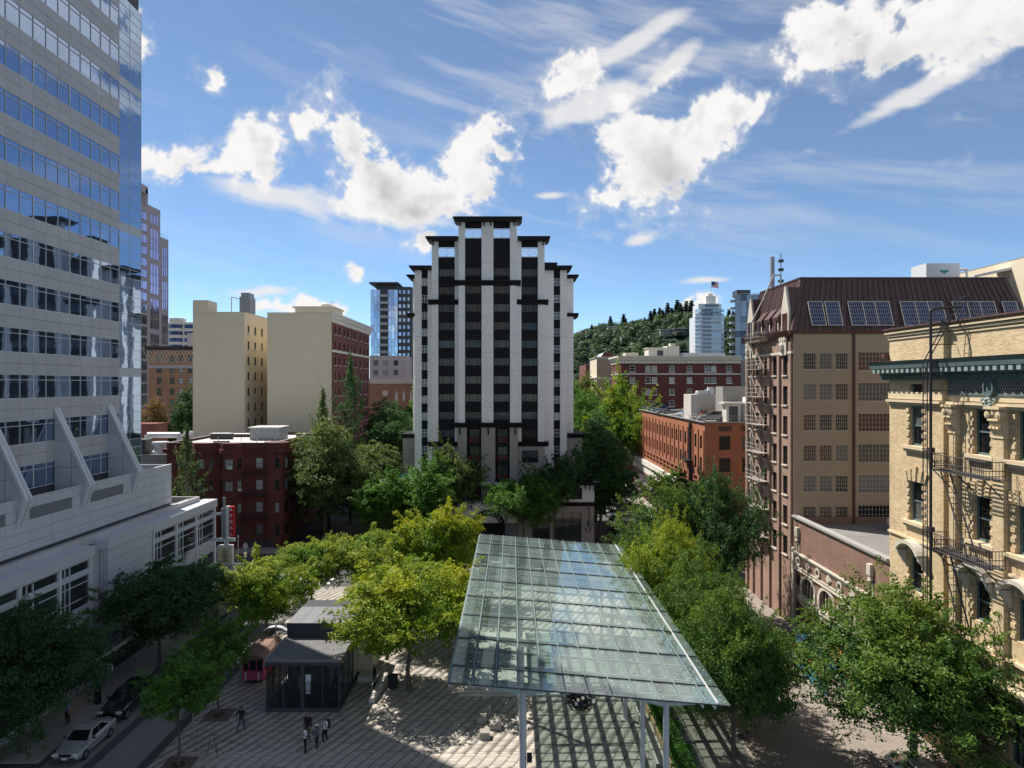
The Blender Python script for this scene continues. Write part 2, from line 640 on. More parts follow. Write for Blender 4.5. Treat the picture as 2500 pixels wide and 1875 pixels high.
def window_kind(key, w, h, cols=1, rows=1, fr=0.06, bar=0.03, dep=0.05, fmat='frame_dark', pmat='glass_dark', split=None, sill=None, smat='stone_pale'):
    """frame and pane meshes about the bottom middle of the opening, facing -Y"""
    mb = MB()
    x0, x1 = -w / 2, w / 2
    mb.box(x0, -dep, 0, x0 + fr, 0, h); mb.box(x1 - fr, -dep, 0, x1, 0, h)
    mb.box(x0 + fr, -dep, 0, x1 - fr, 0, fr); mb.box(x0 + fr, -dep, h - fr, x1 - fr, 0, h)
    xs = [x0 + fr + (w - 2 * fr) * i / cols for i in range(1, cols)] if not isinstance(cols, (list, tuple)) else [x0 + q * w for q in cols]
    zs = [fr + (h - 2 * fr) * i / rows for i in range(1, rows)] if not isinstance(rows, (list, tuple)) else [q * h for q in rows]
    for q in xs:
        mb.box(q - bar / 2, -dep * 0.8, fr, q + bar / 2, 0, h - fr)
    for q in zs:
        mb.box(x0 + fr, -dep * 0.7, q - bar / 2, x1 - fr, 0, q + bar / 2)
    k = {'frame': mb.mesh('frame', fmat)}
    panes = []
    if split:                       # separate sashes one above the other
        zz = [0] + [q * h for q in split] + [h]
        for a, b in zip(zz[:-1], zz[1:]):
            panes.append(MB().poly([(x0, 0.006, a), (x1, 0.006, a), (x1, 0.006, b), (x0, 0.006, b)]).mesh('pane', pmat))
    else:
        panes.append(MB().poly([(x0, 0.006, 0), (x1, 0.006, 0), (x1, 0.006, h), (x0, 0.006, h)]).mesh('pane', pmat))
    k['panes'] = panes
    if sill:
        k['sill'] = MB().box(x0 - sill, -dep - 0.22, -sill * 1.1, x1 + sill, -dep + 0.0, -0.004).mesh('sill', smat)
    WK[key] = k
    return k


def add_window(parent, key, face, c, u, v, depth=0.15, panes=None, rnd=None, rot=None):
    k = WK[key]
    o = link('window', k['frame'], parent, fpt(face, c, u, v, depth), ROT[face] if rot is None else rot)
    for pm in k['panes']:
        sub('pane', pm, o, rnd.choice(panes) if panes else None)
    if 'sill' in k:
        s = sub('sill', k['sill'], o)
        s.location = (0, -depth + 0.05, 0)
    return o


def text_mesh(body, size, mat, depth=0.015):
    """lettering turned into a plain mesh, centred, facing +Z"""
    cu = bpy.data.curves.new('letter', 'FONT')
    cu.body = body; cu.size = size; cu.align_x = 'CENTER'; cu.align_y = 'CENTER'; cu.extrude = depth; cu.resolution_u = 3
    ob = bpy.data.objects.new('letter', cu)
    COL.objects.link(ob)
    dg = bpy.context.evaluated_depsgraph_get()
    me = bpy.data.meshes.new_from_object(ob.evaluated_get(dg))
    COL.objects.unlink(ob)
    bpy.data.objects.remove(ob)
    me.materials.clear()
    me.materials.append(M(mat))
    return me
# ------------------------------------------------------------------ material list
surf('asphalt', (0.075, 0.073, 0.075), 0.9, 0.15, 0.25, 0.15, 14, 0.3, 60)
surf('road_paving', (0.23, 0.215, 0.205), 0.85, 0.16, 0.35, 0.12, 12, 0.2, 40)
surf('road_band', (0.075, 0.073, 0.075), 0.8, 0.1, 0.4, 0.1, 14)
surf('sidewalk', (0.36, 0.335, 0.305), 0.85, 0.14, 0.4, 0.1, 12, 0.2, 40)
surf('pavement_warm', (0.25, 0.215, 0.185), 0.85, 0.2, 0.4, 0.12, 12, 0.2, 40, obj=0.08)
surf('kerb_stone', (0.32, 0.31, 0.30), 0.85, 0.1)
surf('road_paint', (0.72, 0.72, 0.70), 0.7, 0.15, 2.0, 0.2, 20)
surf('bedding', (0.27, 0.25, 0.23), 0.95, 0.1)
surf('paver_pale', (0.42, 0.38, 0.335), 0.8, 0.10, 0.3, 0.10, 16, 0.25, 50, obj=0.12)
surf('paver_mid', (0.375, 0.335, 0.295), 0.8, 0.10, 0.3, 0.10, 16, 0.25, 50, obj=0.12)
surf('paver_dark', (0.225, 0.20, 0.18), 0.8, 0.10, 0.3, 0.10, 16, 0.25, 50)
surf('panel_stone', (0.45, 0.435, 0.445), 0.55, 0.10, 0.35, 0.05, 6, streak=0.05, obj=0.045)
surf('panel_white', (0.50, 0.51, 0.55), 0.45, 0.05, 0.3, 0.03, 6, streak=0.04, obj=0.03)
surf('panel_joint', (0.10, 0.10, 0.105), 0.8, 0.05)
surf('metal_white', (0.60, 0.61, 0.63), 0.4, 0.04, 0.4, 0.02)
surf('metal_grey', (0.30, 0.31, 0.33), 0.45, 0.06, 0.6, 0.04, metal=0.3)
surf('metal_dark', (0.05, 0.052, 0.058), 0.5, 0.08)
surf('metal_black', (0.018, 0.018, 0.02), 0.55, 0.1)
surf('louver_grey', (0.28, 0.285, 0.30), 0.6, 0.05)
surf('terrace_dark', (0.05, 0.048, 0.046), 0.9, 0.1)
surf('frame_pale', (0.55, 0.57, 0.60), 0.45, 0.03)
surf('frame_dark', (0.03, 0.03, 0.033), 0.5, 0.05)
surf('frame_white', (0.68, 0.67, 0.64), 0.6, 0.04)
surf('frame_cream', (0.56, 0.50, 0.42), 0.6, 0.05)
surf('frame_teal', (0.10, 0.17, 0.17), 0.55, 0.08)
surf('stone_pale', (0.55, 0.50, 0.43), 0.8, 0.12)
surf('roof_grey', (0.33, 0.325, 0.32), 0.9, 0.22, 0.25, 0.08)
surf('roof_pale', (0.55, 0.54, 0.52), 0.9, 0.2, 0.3, 0.08)
surf('roof_dark', (0.06, 0.058, 0.06), 0.9, 0.15)
glass('glass_mirror', (0.30, 0.39, 0.56), 0.02, wave=0.0045, wscale=0.6, metal=0.92, var=0.06)
glass('glass_bay', (0.30, 0.40, 0.55), 0.02, wave=0.008, wscale=0.5, metal=0.92, var=0.06)
glass('glass_dark', (0.010, 0.012, 0.015), 0.05, wave=0.004, wscale=0.9, spec=0.4, var=0.3)
glass('glass_blind', (0.30, 0.31, 0.30), 0.12, wave=0.004, wscale=0.9, spec=0.7, var=0.25)
glass('glass_curtain', (0.09, 0.095, 0.095), 0.1, wave=0.006, wscale=0.9, spec=0.45, var=0.4)
glass('glass_shop', (0.035, 0.045, 0.045), 0.04, wave=0.004, wscale=0.5, spec=0.8, var=0.3)
glass('glass_pink', (0.62, 0.49, 0.66), 0.03, wave=0.01, wscale=0.4, metal=0.9, var=0.1)
glass('glass_blue', (0.34, 0.44, 0.60), 0.03, wave=0.012, wscale=0.3, metal=0.85, var=0.25)
glass('glass_sky', (0.42, 0.56, 0.72), 0.03, wave=0.01, wscale=0.3, metal=0.85, var=0.25)
glass('glass_navy', (0.025, 0.055, 0.18), 0.08, wave=0.004, wscale=0.8, spec=0.3, var=0.2)
glass('glass_redblind', (0.06, 0.02, 0.017), 0.1, spec=0.4, var=0.5)
glass('glass_pale', (0.27, 0.40, 0.52), 0.06, wave=0.01, wscale=0.3, spec=0.9, var=0.35)
glass('glass_slate', (0.10, 0.15, 0.22), 0.06, wave=0.01, wscale=0.3, spec=0.8, var=0.35)
clear_glass('glass_clear', (0.62, 0.68, 0.66), 0.03)
clear_glass('glass_canopy', (0.56, 0.73, 0.685), 0.085, haze=0.13)

# ------------------------------------------------------------------ ground
def sheet(name, x0, y0, x1, y1, z, mat, kind='structure', parent=None):
    me = MB().poly([(x0, y0, z), (x1, y0, z), (x1, y1, z), (x0, y1, z)]).mesh(name, mat)
    if parent is not None:
        return link(name, me, parent)
    return struct(name, me, kind)


struct('ground', MB().poly([(-6000, -300, -0.02), (6000, -300, -0.02), (6000, 8000, -0.02), (-6000, 8000, -0.02)]).mesh('ground', 'asphalt'))
# roads
rd = sheet('cross_street', -260, 82.5, 260, 98.5, 0.0, 'asphalt')
sheet('side_street', -31.5, 98.5, -19.5, 400, 0.0, 'asphalt')
sheet('back_street', 14.5, 98.5, 24.2, 420, 0.0, 'asphalt')
pv = sheet('paved_street', -29.8, 25, -23.0, 82.5, 0.004, 'road_paving')
for x0, x1 in ((-29.95, -29.5), (-26.95, -26.25), (-23.5, -22.8)):
    sheet('dark_band', x0, 25, x1, 82.4, 0.010, 'road_band', parent=pv)
def slabs(name, x0, y0, x1, y1, z, h, nx, ny, mat='sidewalk'):
    """a raised pavement cut into flags, each a piece of its own"""
    o = struct(name, MB().box(x0, y0, z, x1, y1, z + h - 0.03).mesh(name, 'bedding'))
    wx, wy = (x1 - x0) / nx, (y1 - y0) / ny
    me = MB().box(0.006, 0.006, 0, wx - 0.006, wy - 0.006, 0.03).mesh('flagstone', mat)
    for i in range(nx):
        for j in range(ny):
            link('flagstone', me, o, (x0 + i * wx, y0 + j * wy, z + h - 0.03 + 0.0004 * ((i * 7 + j * 3) % 5)))
    return o
slabs('left_pavement', -33.45, 44, -29.95, 82.3, 0.0, 0.13, 2, 22)
slabs('right_pavement', 12.2, 38, 27.65, 82.3, 0.0, 0.10, 7, 20, 'pavement_warm')
slabs('hotel_pavement', -19.5, 98.5, 14.5, 104.6, 0.0, 0.14, 14, 3)
struct('far_right_pavement', MB().box(24.2, 98.5, 0, 27.6, 400, 0.14).mesh('pavement', 'sidewalk'))
struct('far_left_pavement', MB().box(-60, 98.5, 0, -31.5, 102, 0.14).mesh('pavement', 'sidewalk'))
struct('tree_pavement', MB().box(-19.5, 104.6, 0, -16, 400, 0.14).mesh('pavement', 'sidewalk'))
# crossing marks on the cross street
for i in range(9):
    sheet('crossing_stripe', -30.0 + i * 0.95, 83.2, -29.5 + i * 0.95, 86.2, 0.008, 'road_paint', parent=rd)
for i in range(8):
    sheet('crossing_stripe', 15.6 + i * 1.05, 94.6, 16.15 + i * 1.05, 97.6, 0.008, 'road_paint', parent=rd)
for i in range(14):
    sheet('lane_mark', -60 + i * 9, 90.4, -57 + i * 9, 90.55, 0.008, 'road_paint', parent=rd)

# the square: rows of long pale stones with a small dark stone stepping aside row by row
def build_plaza():
    x0, x1, y0, y1 = -22.8, 12.1, 41.0, 80.0
    root = struct('plaza', MB().box(x0, 28, -0.01, x1, 82.4, 0.02).mesh('plaza', 'bedding'))
    rh = 0.205; pitch = 0.75; dk = 0.115; zt = 0.05
    rnd = random.Random(3)
    near = []; rest = ([], [], [])
    j = 0
    y = y0
    while y < y1:
        off = (j * 0.094) % pitch
        x = x0 - pitch + off
        while x < x1:
            a = max(x, x0); b = min(x + pitch - dk, x1)
            hgt = rnd.uniform(-0.0015, 0.0015)
            if b - a > 0.05:
                k = 0 if rnd.random() < 0.68 else 1
                # inside the view and nearest of all: pieces of their own
                if 13 <= j < 22 and -21.5 < a < 8.4 and b - a > pitch - dk - 0.01:
                    near.append((a, y, hgt, k))
                else:
                    rest[k].append((a, b, y, hgt))
            a = max(x + pitch - dk, x0); b = min(x + pitch, x1)
            if b - a > 0.03:
                rest[2].append((a, b, y, hgt))
            x += pitch
        y += rh; j += 1
    for a, yy, hgt, k in near[300:]:
        rest[k].append((a, a + pitch - dk, yy, hgt))
    near = near[:300]
    ms = [MB().box(0.003, 0.003, 0.02, pitch - dk - 0.003, rh - 0.003, zt).mesh('paving_stone', q) for q in ('paver_pale', 'paver_mid')]
    for a, yy, hgt, k in near:
        link('paving_stone', ms[k], root, (a, yy, hgt))
    for lst, mat, nm in zip(rest, ('paver_pale', 'paver_mid', 'paver_dark'), ('pale_paving_stones', 'brown_paving_stones', 'dark_paving_stones')):
        L = np.array(lst)
        n = len(L)
        V = np.zeros((n, 8, 3))
        X0 = L[:, 0] + 0.003; X1 = L[:, 1] - 0.003; Y0 = L[:, 2] + 0.003; Y1 = L[:, 2] + rh - 0.003; Z = zt + L[:, 3]
        for q, (ax, ay, az) in enumerate([(X0, Y0, 0.01), (X1, Y0, 0.01), (X1, Y1, 0.01), (X0, Y1, 0.01), (X0, Y0, Z), (X1, Y0, Z), (X1, Y1, Z), (X0, Y1, Z)]):
            V[:, q, 0] = ax; V[:, q, 1] = ay; V[:, q, 2] = az
        F = np.array([(4, 5, 6, 7), (0, 1, 5, 4), (1, 2, 6, 5), (2, 3, 7, 6), (3, 0, 4, 7)])
        me = quads_mesh(nm, V.reshape(-1, 3), (F[None] + 8 * np.arange(n)[:, None, None]).reshape(-1, 4), mat)
        o = link(nm, me, root)
        o['kind'] = 'stuff'


def quads_mesh(name, V, F, mat, attrs=None):
    me = bpy.data.meshes.new(name)
    V = np.asarray(V, dtype=np.float32); F = np.asarray(F, dtype=np.int32)
    me.vertices.add(len(V)); me.vertices.foreach_set('co', V.ravel())
    me.loops.add(F.size); me.loops.foreach_set('vertex_index', F.ravel())
    me.polygons.add(len(F))
    me.polygons.foreach_set('loop_start', np.arange(0, F.size, F.shape[1], dtype=np.int32))
    me.polygons.foreach_set('loop_total', np.full(len(F), F.shape[1], dtype=np.int32))
    for k, arr in (attrs or {}).items():
        at = me.attributes.new(k, 'FLOAT', 'FACE')
        at.data.foreach_set('value', np.asarray(arr, dtype=np.float32))
    if mat:
        me.materials.append(M(mat))
    me.update(calc_edges=True)
    return me


build_plaza()

# ------------------------------------------------------------------ the glass and stone office tower at the left
def build_office_tower():
    T = thing('office_tower', 'tall grey office tower with bands of mirror windows rising out of the frame', 'tower', (-52, 50, 0))
    XF = -38.3
    YB = [51.17 + 1.525 * i for i in range(12)]           # module lines along the street front
    Y1 = YB[-1]
    sill0, pitch, wh = 22.87, 3.59, 1.87
    core = MB().box(-78, 18, 0, XF - 0.22, Y1, 113)
    core.box(-78, Y1 + 0.001, 0, XF - 0.42, 72.2, 111)
    core.box(XF - 0.2, 18, 11, XF, YB[0] - 0.01, 113)
    link('core', core.mesh('core', 'panel_joint'), T)
    # stone panels, two courses to a storey
    pw, ph = 1.525, (pitch - wh) / 2
    pm = MB().box(-0.10, 0.012, 0.012, 0, pw - 0.012, ph - 0.012).mesh('stone_panel', 'panel_stone')
    gm = MB().poly([(0, 0, 0), (0, pw, 0), (0, pw, wh), (0, 0, wh)]).mesh('pane', 'glass_mirror')
    for k in range(-2, 11):
        z = sill0 + pitch * k
        if k >= -2:
            fr = MB()
            for i, y in enumerate(YB):
                w = 0.05 if i % 3 == 0 else 0.022
                fr.box(-0.06, y - w, 0, 0.02, y + w, wh)
            fr.box(-0.05, YB[0], wh * 0.78 - 0.025, 0.015, Y1, wh * 0.78 + 0.025)
            fr.box(-0.05, YB[0], -0.03, 0.03, Y1, 0.03)
            fr.box(-0.05, YB[0], wh - 0.03, 0.015, Y1, wh + 0.01)
            link('window_band_frame', fr.mesh('window_band_frame', 'frame_pale'), T, (XF - 0.02, 0, z))
        for i in range(11):
            y = YB[i]
            if 937.5 - (z + pitch - HC) * 1700 / (y + pw) < -130:
                continue
            link('pane', gm, T, (XF - 0.05, y, z))
            for r in range(2):
                link('stone_panel', pm, T, (XF, y, z + wh + r * ph))
    # glazed corner bay, all glass with a pale spandrel now and then
    XB = XF - 0.16
    bw = (72.2 - Y1) / 2
    for k in range(-2, 11):
        z = sill0 + pitch * k
        for i in range(2):
            for (dz, hh) in ((0.0, 0.95), (0.95, 0.92), (1.87, 0.86), (2.73, 0.86)):
                solid = (k in (0, 4, 8) and dz == 1.87)
                me = BAYM.get((hh, solid))
                if me is None:
                    me = MB().poly([(0, 0.02, 0.02), (0, bw - 0.02, 0.02), (0, bw - 0.02, hh - 0.02), (0, 0.02, hh - 0.02)]).mesh('pane', 'panel_white' if solid else 'glass_bay')
                    BAYM[(hh, solid)] = me
                link('pane', me, T, (XB, Y1 + i * bw, z + dz))
        fr = MB()
        for dz in (0, 0.95, 1.87, 2.73):
            fr.box(-0.03, Y1, dz - 0.022, 0.035, 72.2, dz + 0.022)
        for i in range(3):
            fr.box(-0.03, Y1 + i * bw - 0.02, 0, 0.03, Y1 + i * bw + 0.02, pitch)
        link('bay_frame', fr.mesh('bay_frame', 'frame_pale'), T, (XB - 0.01, 0, z))


BAYM = {}
build_office_tower()


def build_podium():
    T = thing('cinema_podium', 'pale panelled podium with slanting fins and glazed bays at the foot of the tower', 'building', (-35, 55, 0))
    XU = -36.0
    body = MB().box(-74, 18, 0, XU - 0.14, 73.6, 14.6)               # upper block
    body.box(-74, 18, 0, -34.9, 77.2, 10.9)                        # lower block
    body.box(-74, 73.7, 10.9, -37.5, 77.0, 11.0)
    link('core', body.mesh('core', 'panel_joint'), T)
    link('terrace', MB().box(-38.3, 18, 14.62, XU - 0.12, 73.5, 14.72).mesh('terrace', 'terrace_dark'), T)
    # upper wall of white panels
    ys = [72.0 - 2.5 * i for i in range(12)]
    rows = [11.5, 12.2, 13.05, 13.9, 14.75, 15.5]
    cache = {}
    for i, y in enumerate([72.0 + 0.0] + ys[1:]):
        pass
    spans = [(72.0, 73.6)] + [(y - 2.5, y) for y in ys]
    louv = [(52.0, 57.0), (59.5, 64.5), (44.5, 49.5)]
    for (a, b) in spans:
        for z0, z1 in zip(rows[:-1], rows[1:]):
            if z0 == 13.9 and any(a >= l0 - 0.01 and b <= l1 + 0.01 for l0, l1 in louv):
                continue
            key = (round(b - a, 3), round(z1 - z0, 3))
            if key not in cache:
                cache[key] = MB().box(-0.13, 0.012, 0.012, 0, b - a - 0.012, z1 - z0 - 0.012).mesh('white_panel', 'panel_white')
            link('white_panel', cache[key], T, (XU, a, z0))
    for (a, b) in louv:
        lo = MB().box(-0.13, a + 0.03, 13.93, -0.09, b - 0.03, 14.72)
        for q in range(9):
            z = 13.97 + q * 0.085
            lo.prism([(-0.1, z + 0.05), (0.0, z), (0.0, z + 0.02), (-0.1, z + 0.07)], 'y', a + 0.04, b - 0.04)
        lo.v = [(x + XU, y, z) for x, y, z in lo.v]
        link('louver', lo.mesh('louver', 'louver_grey'), T)
    cope = MB().box(XU - 0.2, 41, 15.5, XU + 0.03, 73.65, 15.56)
    cope.box(XU - 0.2 - 3, 73.4, 14.7, XU - 0.16, 73.62, 15.5)
    link('coping', cope.mesh('coping', 'metal_white'), T)
    # the leaning fins that tie the tower to the podium
    for yc in (50.9, 58.55, 66.25):
        f = MB()
        tri = [(-38.3, 14.74), (-36.02, 14.74), (-36.02, 13.7), (-35.95, 13.7), (-35.35, 15.55), (-35.4, 15.75), (-38.25, 22.0), (-38.3, 22.0)]
        f.prism(tri, 'y', yc - 0.26, yc + 0.26)
        fin = link('fin', f.mesh('fin', 'panel_white'), T)
        # raised ribs along the sloping edge, with the channel between them
        e = MB()
        for s0, s1 in ((-0.36, -0.12), (0.12, 0.36)):
            e.prism([(-38.28, 22.05), (-35.32, 15.75), (-35.24, 15.5), (-35.9, 13.62), (-36.02, 13.62), (-36.0, 13.75), (-35.5, 15.5), (-38.28, 21.7)], 'y', yc + s0, yc + s1)
        link('fin_rib', e.mesh('fin_rib', 'metal_white'), fin)
        j = MB()
        for z in (17.0, 19.3):
            j.box(-38.29, yc - 0.265, z, -38.3 + (22 - z) * 0.42, yc - 0.255, z + 0.03)
        j.box(-36.9, yc - 0.265, 14.8, -36.87, yc - 0.255, 18.7)
        link('fin_joint', j.mesh('fin_joint', 'panel_joint'), fin)
    # parapet band of the lower block
    band = {}
    a = 77.2
    while a > 40:
        b0 = a - 2.35
        me = band.setdefault('m', MB().box(-0.22, 0.012, 0, 0, 2.338, 0.72).mesh('parapet_panel', 'panel_stone'))
        link('parapet_panel', me, T, (-34.72, b0, 10.78))
        a = b0
    link('parapet_return', MB().box(-74, 77.21, 10.5, -34.72, 77.42, 11.5).mesh('parapet_return', 'panel_stone'), T)
    link('ledge', MB().box(-36.0, 30, 11.2, -34.96, 77.2, 11.26).mesh('ledge', 'roof_grey'), T)
    # recess wall between the bays
    rw = {}
    for (y0, y1) in ((55.55, 57.75),):
        n = 10
        for q in range(n):
            h = 10.78 / n
            me = rw.setdefault('m', MB().box(-0.2, 0.01, 0.01, 0, y1 - y0 - 0.01, h - 0.01).mesh('stone_panel', 'panel_stone'))
            if q in (4,):
                lv = MB()
                for k in range(13):
                    lv.prism([(-34.3, q * h + 0.08 * k + 0.04), (-34.18, q * h + 0.08 * k), (-34.18, q * h + 0.08 * k + 0.02), (-34.3, q * h + 0.08 * k + 0.06)], 'y', y0 + 0.05, y1 - 0.05)
                link('louver', lv.mesh('louver', 'louver_grey'), T)
                continue
            link('stone_panel', me, T, (-34.2, y0, q * h))
    # solid panelled bay
    XB = -33.5
    pc = {}
    zr = [0.0, 1.0, 2.0, 3.1, 4.2, 5.3, 6.3, 7.3, 8.3, 9.3, 10.3]
    for (a, b) in ((57.8, 58.6), (58.6, 61.7), (61.7, 64.8)):
        for z0, z1 in zip(zr[:-1], zr[1:]):
            key = (round(b - a, 2), round(z1 - z0, 2))
            me = pc.setdefault(key, MB().box(-0.4, 0.012, 0.012, 0, b - a - 0.012, z1 - z0 - 0.012).mesh('white_panel', 'panel_white'))
            link('white_panel', me, T, (XB, a, z0))
    for z0, z1 in zip(zr[:-1], zr[1:]):        # its end towards the camera
        me = pc.setdefault(('s', round(z1 - z0, 2)), MB().box(0, 0, 0.012, 0.29, 0.3, z1 - z0 - 0.012).mesh('white_panel', 'panel_white'))
        link('white_panel', me, T, (-34.2, 57.78, z0))
    link('bay_coping', MB().box(-34.9, 57.6, 10.3, XB + 0.12, 64.85, 10.42).box(-34.9, 57.7, 10.42, XB + 0.1, 64.85, 11.2).mesh('bay_coping', 'panel_white'), T)
    # glazed bays: fascia, strip of high lights, tall windows, stone base
    def glazed(y0, y1, posts, top):
        fa = MB().box(-34.9, y0, top - 0.85, XB + 0.15, y1 + 0.12, top)
        fa.box(-34.9, y0, top - 1.0, XB + 0.02, y1 + 0.0, top - 0.85)
        fa.box(-34.9, y0, 9.02, XB + 0.04, y1 + 0.03, 9.36)
        fa.box(-34.9, y0, 6.15, XB + 0.05, y1 + 0.03, 6.6)
        fa.box(-34.9, y0, 5.3, XB - 0.02, y1 - 0.02, 6.15)
        link('fascia', fa.mesh('fascia', 'panel_white'), T)
        ps = sorted(posts)
        for y in ps:
            link('column', MB().box(XB - 0.3, y - 0.14, 0, XB + 0.06, y + 0.14, 10.2).mesh('column', 'metal_white'), T)
        base = MB()
        base.box(-34.6, y0, 0, XB - 0.06, y1, 0.6)
        link('base', base.mesh('base', 'panel_stone'), T)
        for (a, b) in zip(ps[:-1], ps[1:]):
            a += 0.14; b -= 0.14
            for (z0, z1, rws) in ((9.36, top - 1.0, []), (6.6, 9.02, [0.27, 0.76]), (3.0, 5.3, [0.4]), (0.6, 3.0, [])):
                w = b - a
                fr = MB()
                for q in (0, 0.16, 0.32, 1.0) if w > 2.5 else (0, 0.3, 0.6, 1.0):
                    yq = a + q * w
                    fr.box(-0.06, max(a, yq - 0.04), z0, 0.03, min(b, yq + 0.04), z1)
                fr.box(-0.06, a, z0, 0.03, b, z0 + 0.06); fr.box(-0.06, a, z1 - 0.06, 0.03, b, z1)
                for q in rws:
                    fr.box(-0.06, a, z0 + (z1 - z0) * q - 0.03, 0.025, b, z0 + (z1 - z0) * q + 0.03)
                fr.v = [(x + XB - 0.08, y, z) for x, y, z in fr.v]
                wo = link('window', fr.mesh('window', 'frame_pale'), T)
                link('pane', MB().poly([(XB - 0.12, a, z0), (XB - 0.12, b, z0), (XB - 0.12, b, z1), (XB - 0.12, a, z1)]).mesh('pane', 'glass_shop'), wo)
    glazed(43.0, 55.5, [43.2, 47.4, 51.6, 55.36], 11.1)
    glazed(64.86, 78.7, [65.1, 69.6, 74.0, 78.5], 11.0)
    # the far end of the glazed corner, closed with the same glass
    link('end_wall', MB().box(-34.9, 78.55, 0, XB - 0.15, 78.62, 10.1).mesh('end_wall', 'glass_shop'), T)
    link('bay_roof', MB().box(-34.9, 64.9, 10.05, XB, 78.6, 10.12).box(-34.9, 43, 10.05, XB, 55.4, 10.15).mesh('bay_roof', 'terrace_dark'), T)
    # dark car entrance
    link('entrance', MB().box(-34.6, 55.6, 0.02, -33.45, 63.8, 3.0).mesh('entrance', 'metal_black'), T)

    def awning(y0, y1, x1, z, n):
        a = MB()
        for q in range(n):
            y = y0 + (y1 - y0) * q / n
            a.box(-33.45, y, z, x1, y + (y1 - y0) / n * 0.72, z + 0.05)
        aw = link('awning', a.mesh('awning', 'metal_grey'), T)
        e = MB().box(x1 - 0.02, y0 - 0.1, z - 0.16, x1 + 0.14, y1 + 0.1, z + 0.1)
        e.box(-33.45, y0 - 0.12, z - 0.12, x1, y0 - 0.02, z + 0.08); e.box(-33.45, y1, z - 0.12, x1, y1 + 0.1, z + 0.08)
        link('awning_edge', e.mesh('awning_edge', 'metal_white'), aw)
        link('soffit', MB().box(-33.45, y0, z - 0.14, x1, y1, z - 0.1).mesh('soffit', 'metal_dark'), aw)
    awning(49.0, 60.5, -31.2, 3.3, 26)
    awning(66.5, 76.2, -29.4, 4.2, 24)


build_podium()
# ------------------------------------------------------------------ more materials
surf('stucco_white', (0.80, 0.785, 0.77), 0.75, 0.06, 0.4, 0.04, 8, streak=0.06, obj=0.02)
surf('stucco_taupe', (0.33, 0.30, 0.275), 0.8, 0.06, 0.4, 0.04, 8, streak=0.05)
surf('hotel_black', (0.016, 0.016, 0.019), 0.7, 0.12, 0.8, 0.05, spec=0.15)
surf('chair_red', (0.40, 0.045, 0.02), 0.6, 0.1)
surf('seat_rust', (0.22, 0.03, 0.018), 0.7, 0.1)
surf('teal_cloth', (0.02, 0.26, 0.22), 0.6, 0.1)
surf('cream_trim', (0.62, 0.58, 0.48), 0.8, 0.08)
surf('white_trim', (0.66, 0.63, 0.57), 0.8, 0.08)
surf('dark_red_paint', (0.125, 0.03, 0.025), 0.7, 0.18, 0.5, 0.1, 10, streak=0.1)
surf('brown_wall', (0.34, 0.255, 0.175), 0.85, 0.07, 0.25, 0.04, 6, streak=0.06)
surf('pink_stone', (0.42, 0.355, 0.36), 0.7, 0.06)
surf('grey_block', (0.26, 0.255, 0.25), 0.85, 0.08)
surf('pale_block', (0.52, 0.50, 0.46), 0.85, 0.12, 0.4, 0.08)
surf('copper_roof', (0.105, 0.062, 0.058), 0.5, 0.16, 0.7, 0.1, 6, metal=0.35, streak=0.16, obj=0.12)
surf('carved_stone', (0.58, 0.47, 0.32), 0.85, 0.15, 1.5, 0.1, 10, 0.4, 30)
surf('limestone', (0.52, 0.48, 0.41), 0.85, 0.15, 1.0, 0.1, 10, 0.3, 30)
surf('teal_cornice', (0.095, 0.14, 0.142), 0.6, 0.14, 1.0, 0.08, 10, streak=0.12)
surf('lattice_paint', (0.23, 0.30, 0.30), 0.6, 0.1)
surf('iron', (0.03, 0.027, 0.032), 0.55, 0.15)
surf('iron_white', (0.38, 0.355, 0.32), 0.6, 0.12)
surf('drain_red', (0.09, 0.035, 0.03), 0.6, 0.1)
surf('sign_red', (0.45, 0.02, 0.025), 0.45, 0.08)
surf('sign_cream', (0.62, 0.56, 0.34), 0.6, 0.06)
surf('sign_letter', (0.02, 0.02, 0.02), 0.6, 0.05)
surf('letter_white', (0.75, 0.74, 0.70), 0.6, 0.05)
brick('brick_red', (0.17, 0.045, 0.035), (0.22, 0.065, 0.05), (0.12, 0.07, 0.06))
brick('brick_dark', (0.15, 0.035, 0.032), (0.19, 0.05, 0.042), (0.10, 0.05, 0.045))
brick('brick_orange', (0.32, 0.115, 0.065), (0.40, 0.16, 0.092), (0.30, 0.14, 0.08))
brick('brick_tan', (0.36, 0.16, 0.09), (0.43, 0.22, 0.12), (0.33, 0.21, 0.14))
brick('cream_wall', (0.645, 0.56, 0.42), (0.675, 0.59, 0.445), (0.585, 0.51, 0.385), bw=0.45, bh=0.22, msize=0.018, bump=0.25, var=0.07)
brick('brick_theatre', (0.19, 0.10, 0.075), (0.28, 0.165, 0.12), (0.22, 0.15, 0.12), msize=0.015)
surf('roof_felt', (0.20, 0.195, 0.19), 0.9, 0.25, 0.3, 0.1)
brick('brick_hall', (0.22, 0.105, 0.075), (0.28, 0.14, 0.10), (0.20, 0.12, 0.09))
brick('brick_brown', (0.25, 0.145, 0.112), (0.37, 0.24, 0.185), (0.29, 0.21, 0.17), msize=0.015)
brick('brick_yellow', (0.50, 0.365, 0.215), (0.70, 0.575, 0.39), (0.37, 0.265, 0.16), bw=0.30, bh=0.062, msize=0.009, bump=0.8, var=0.22)

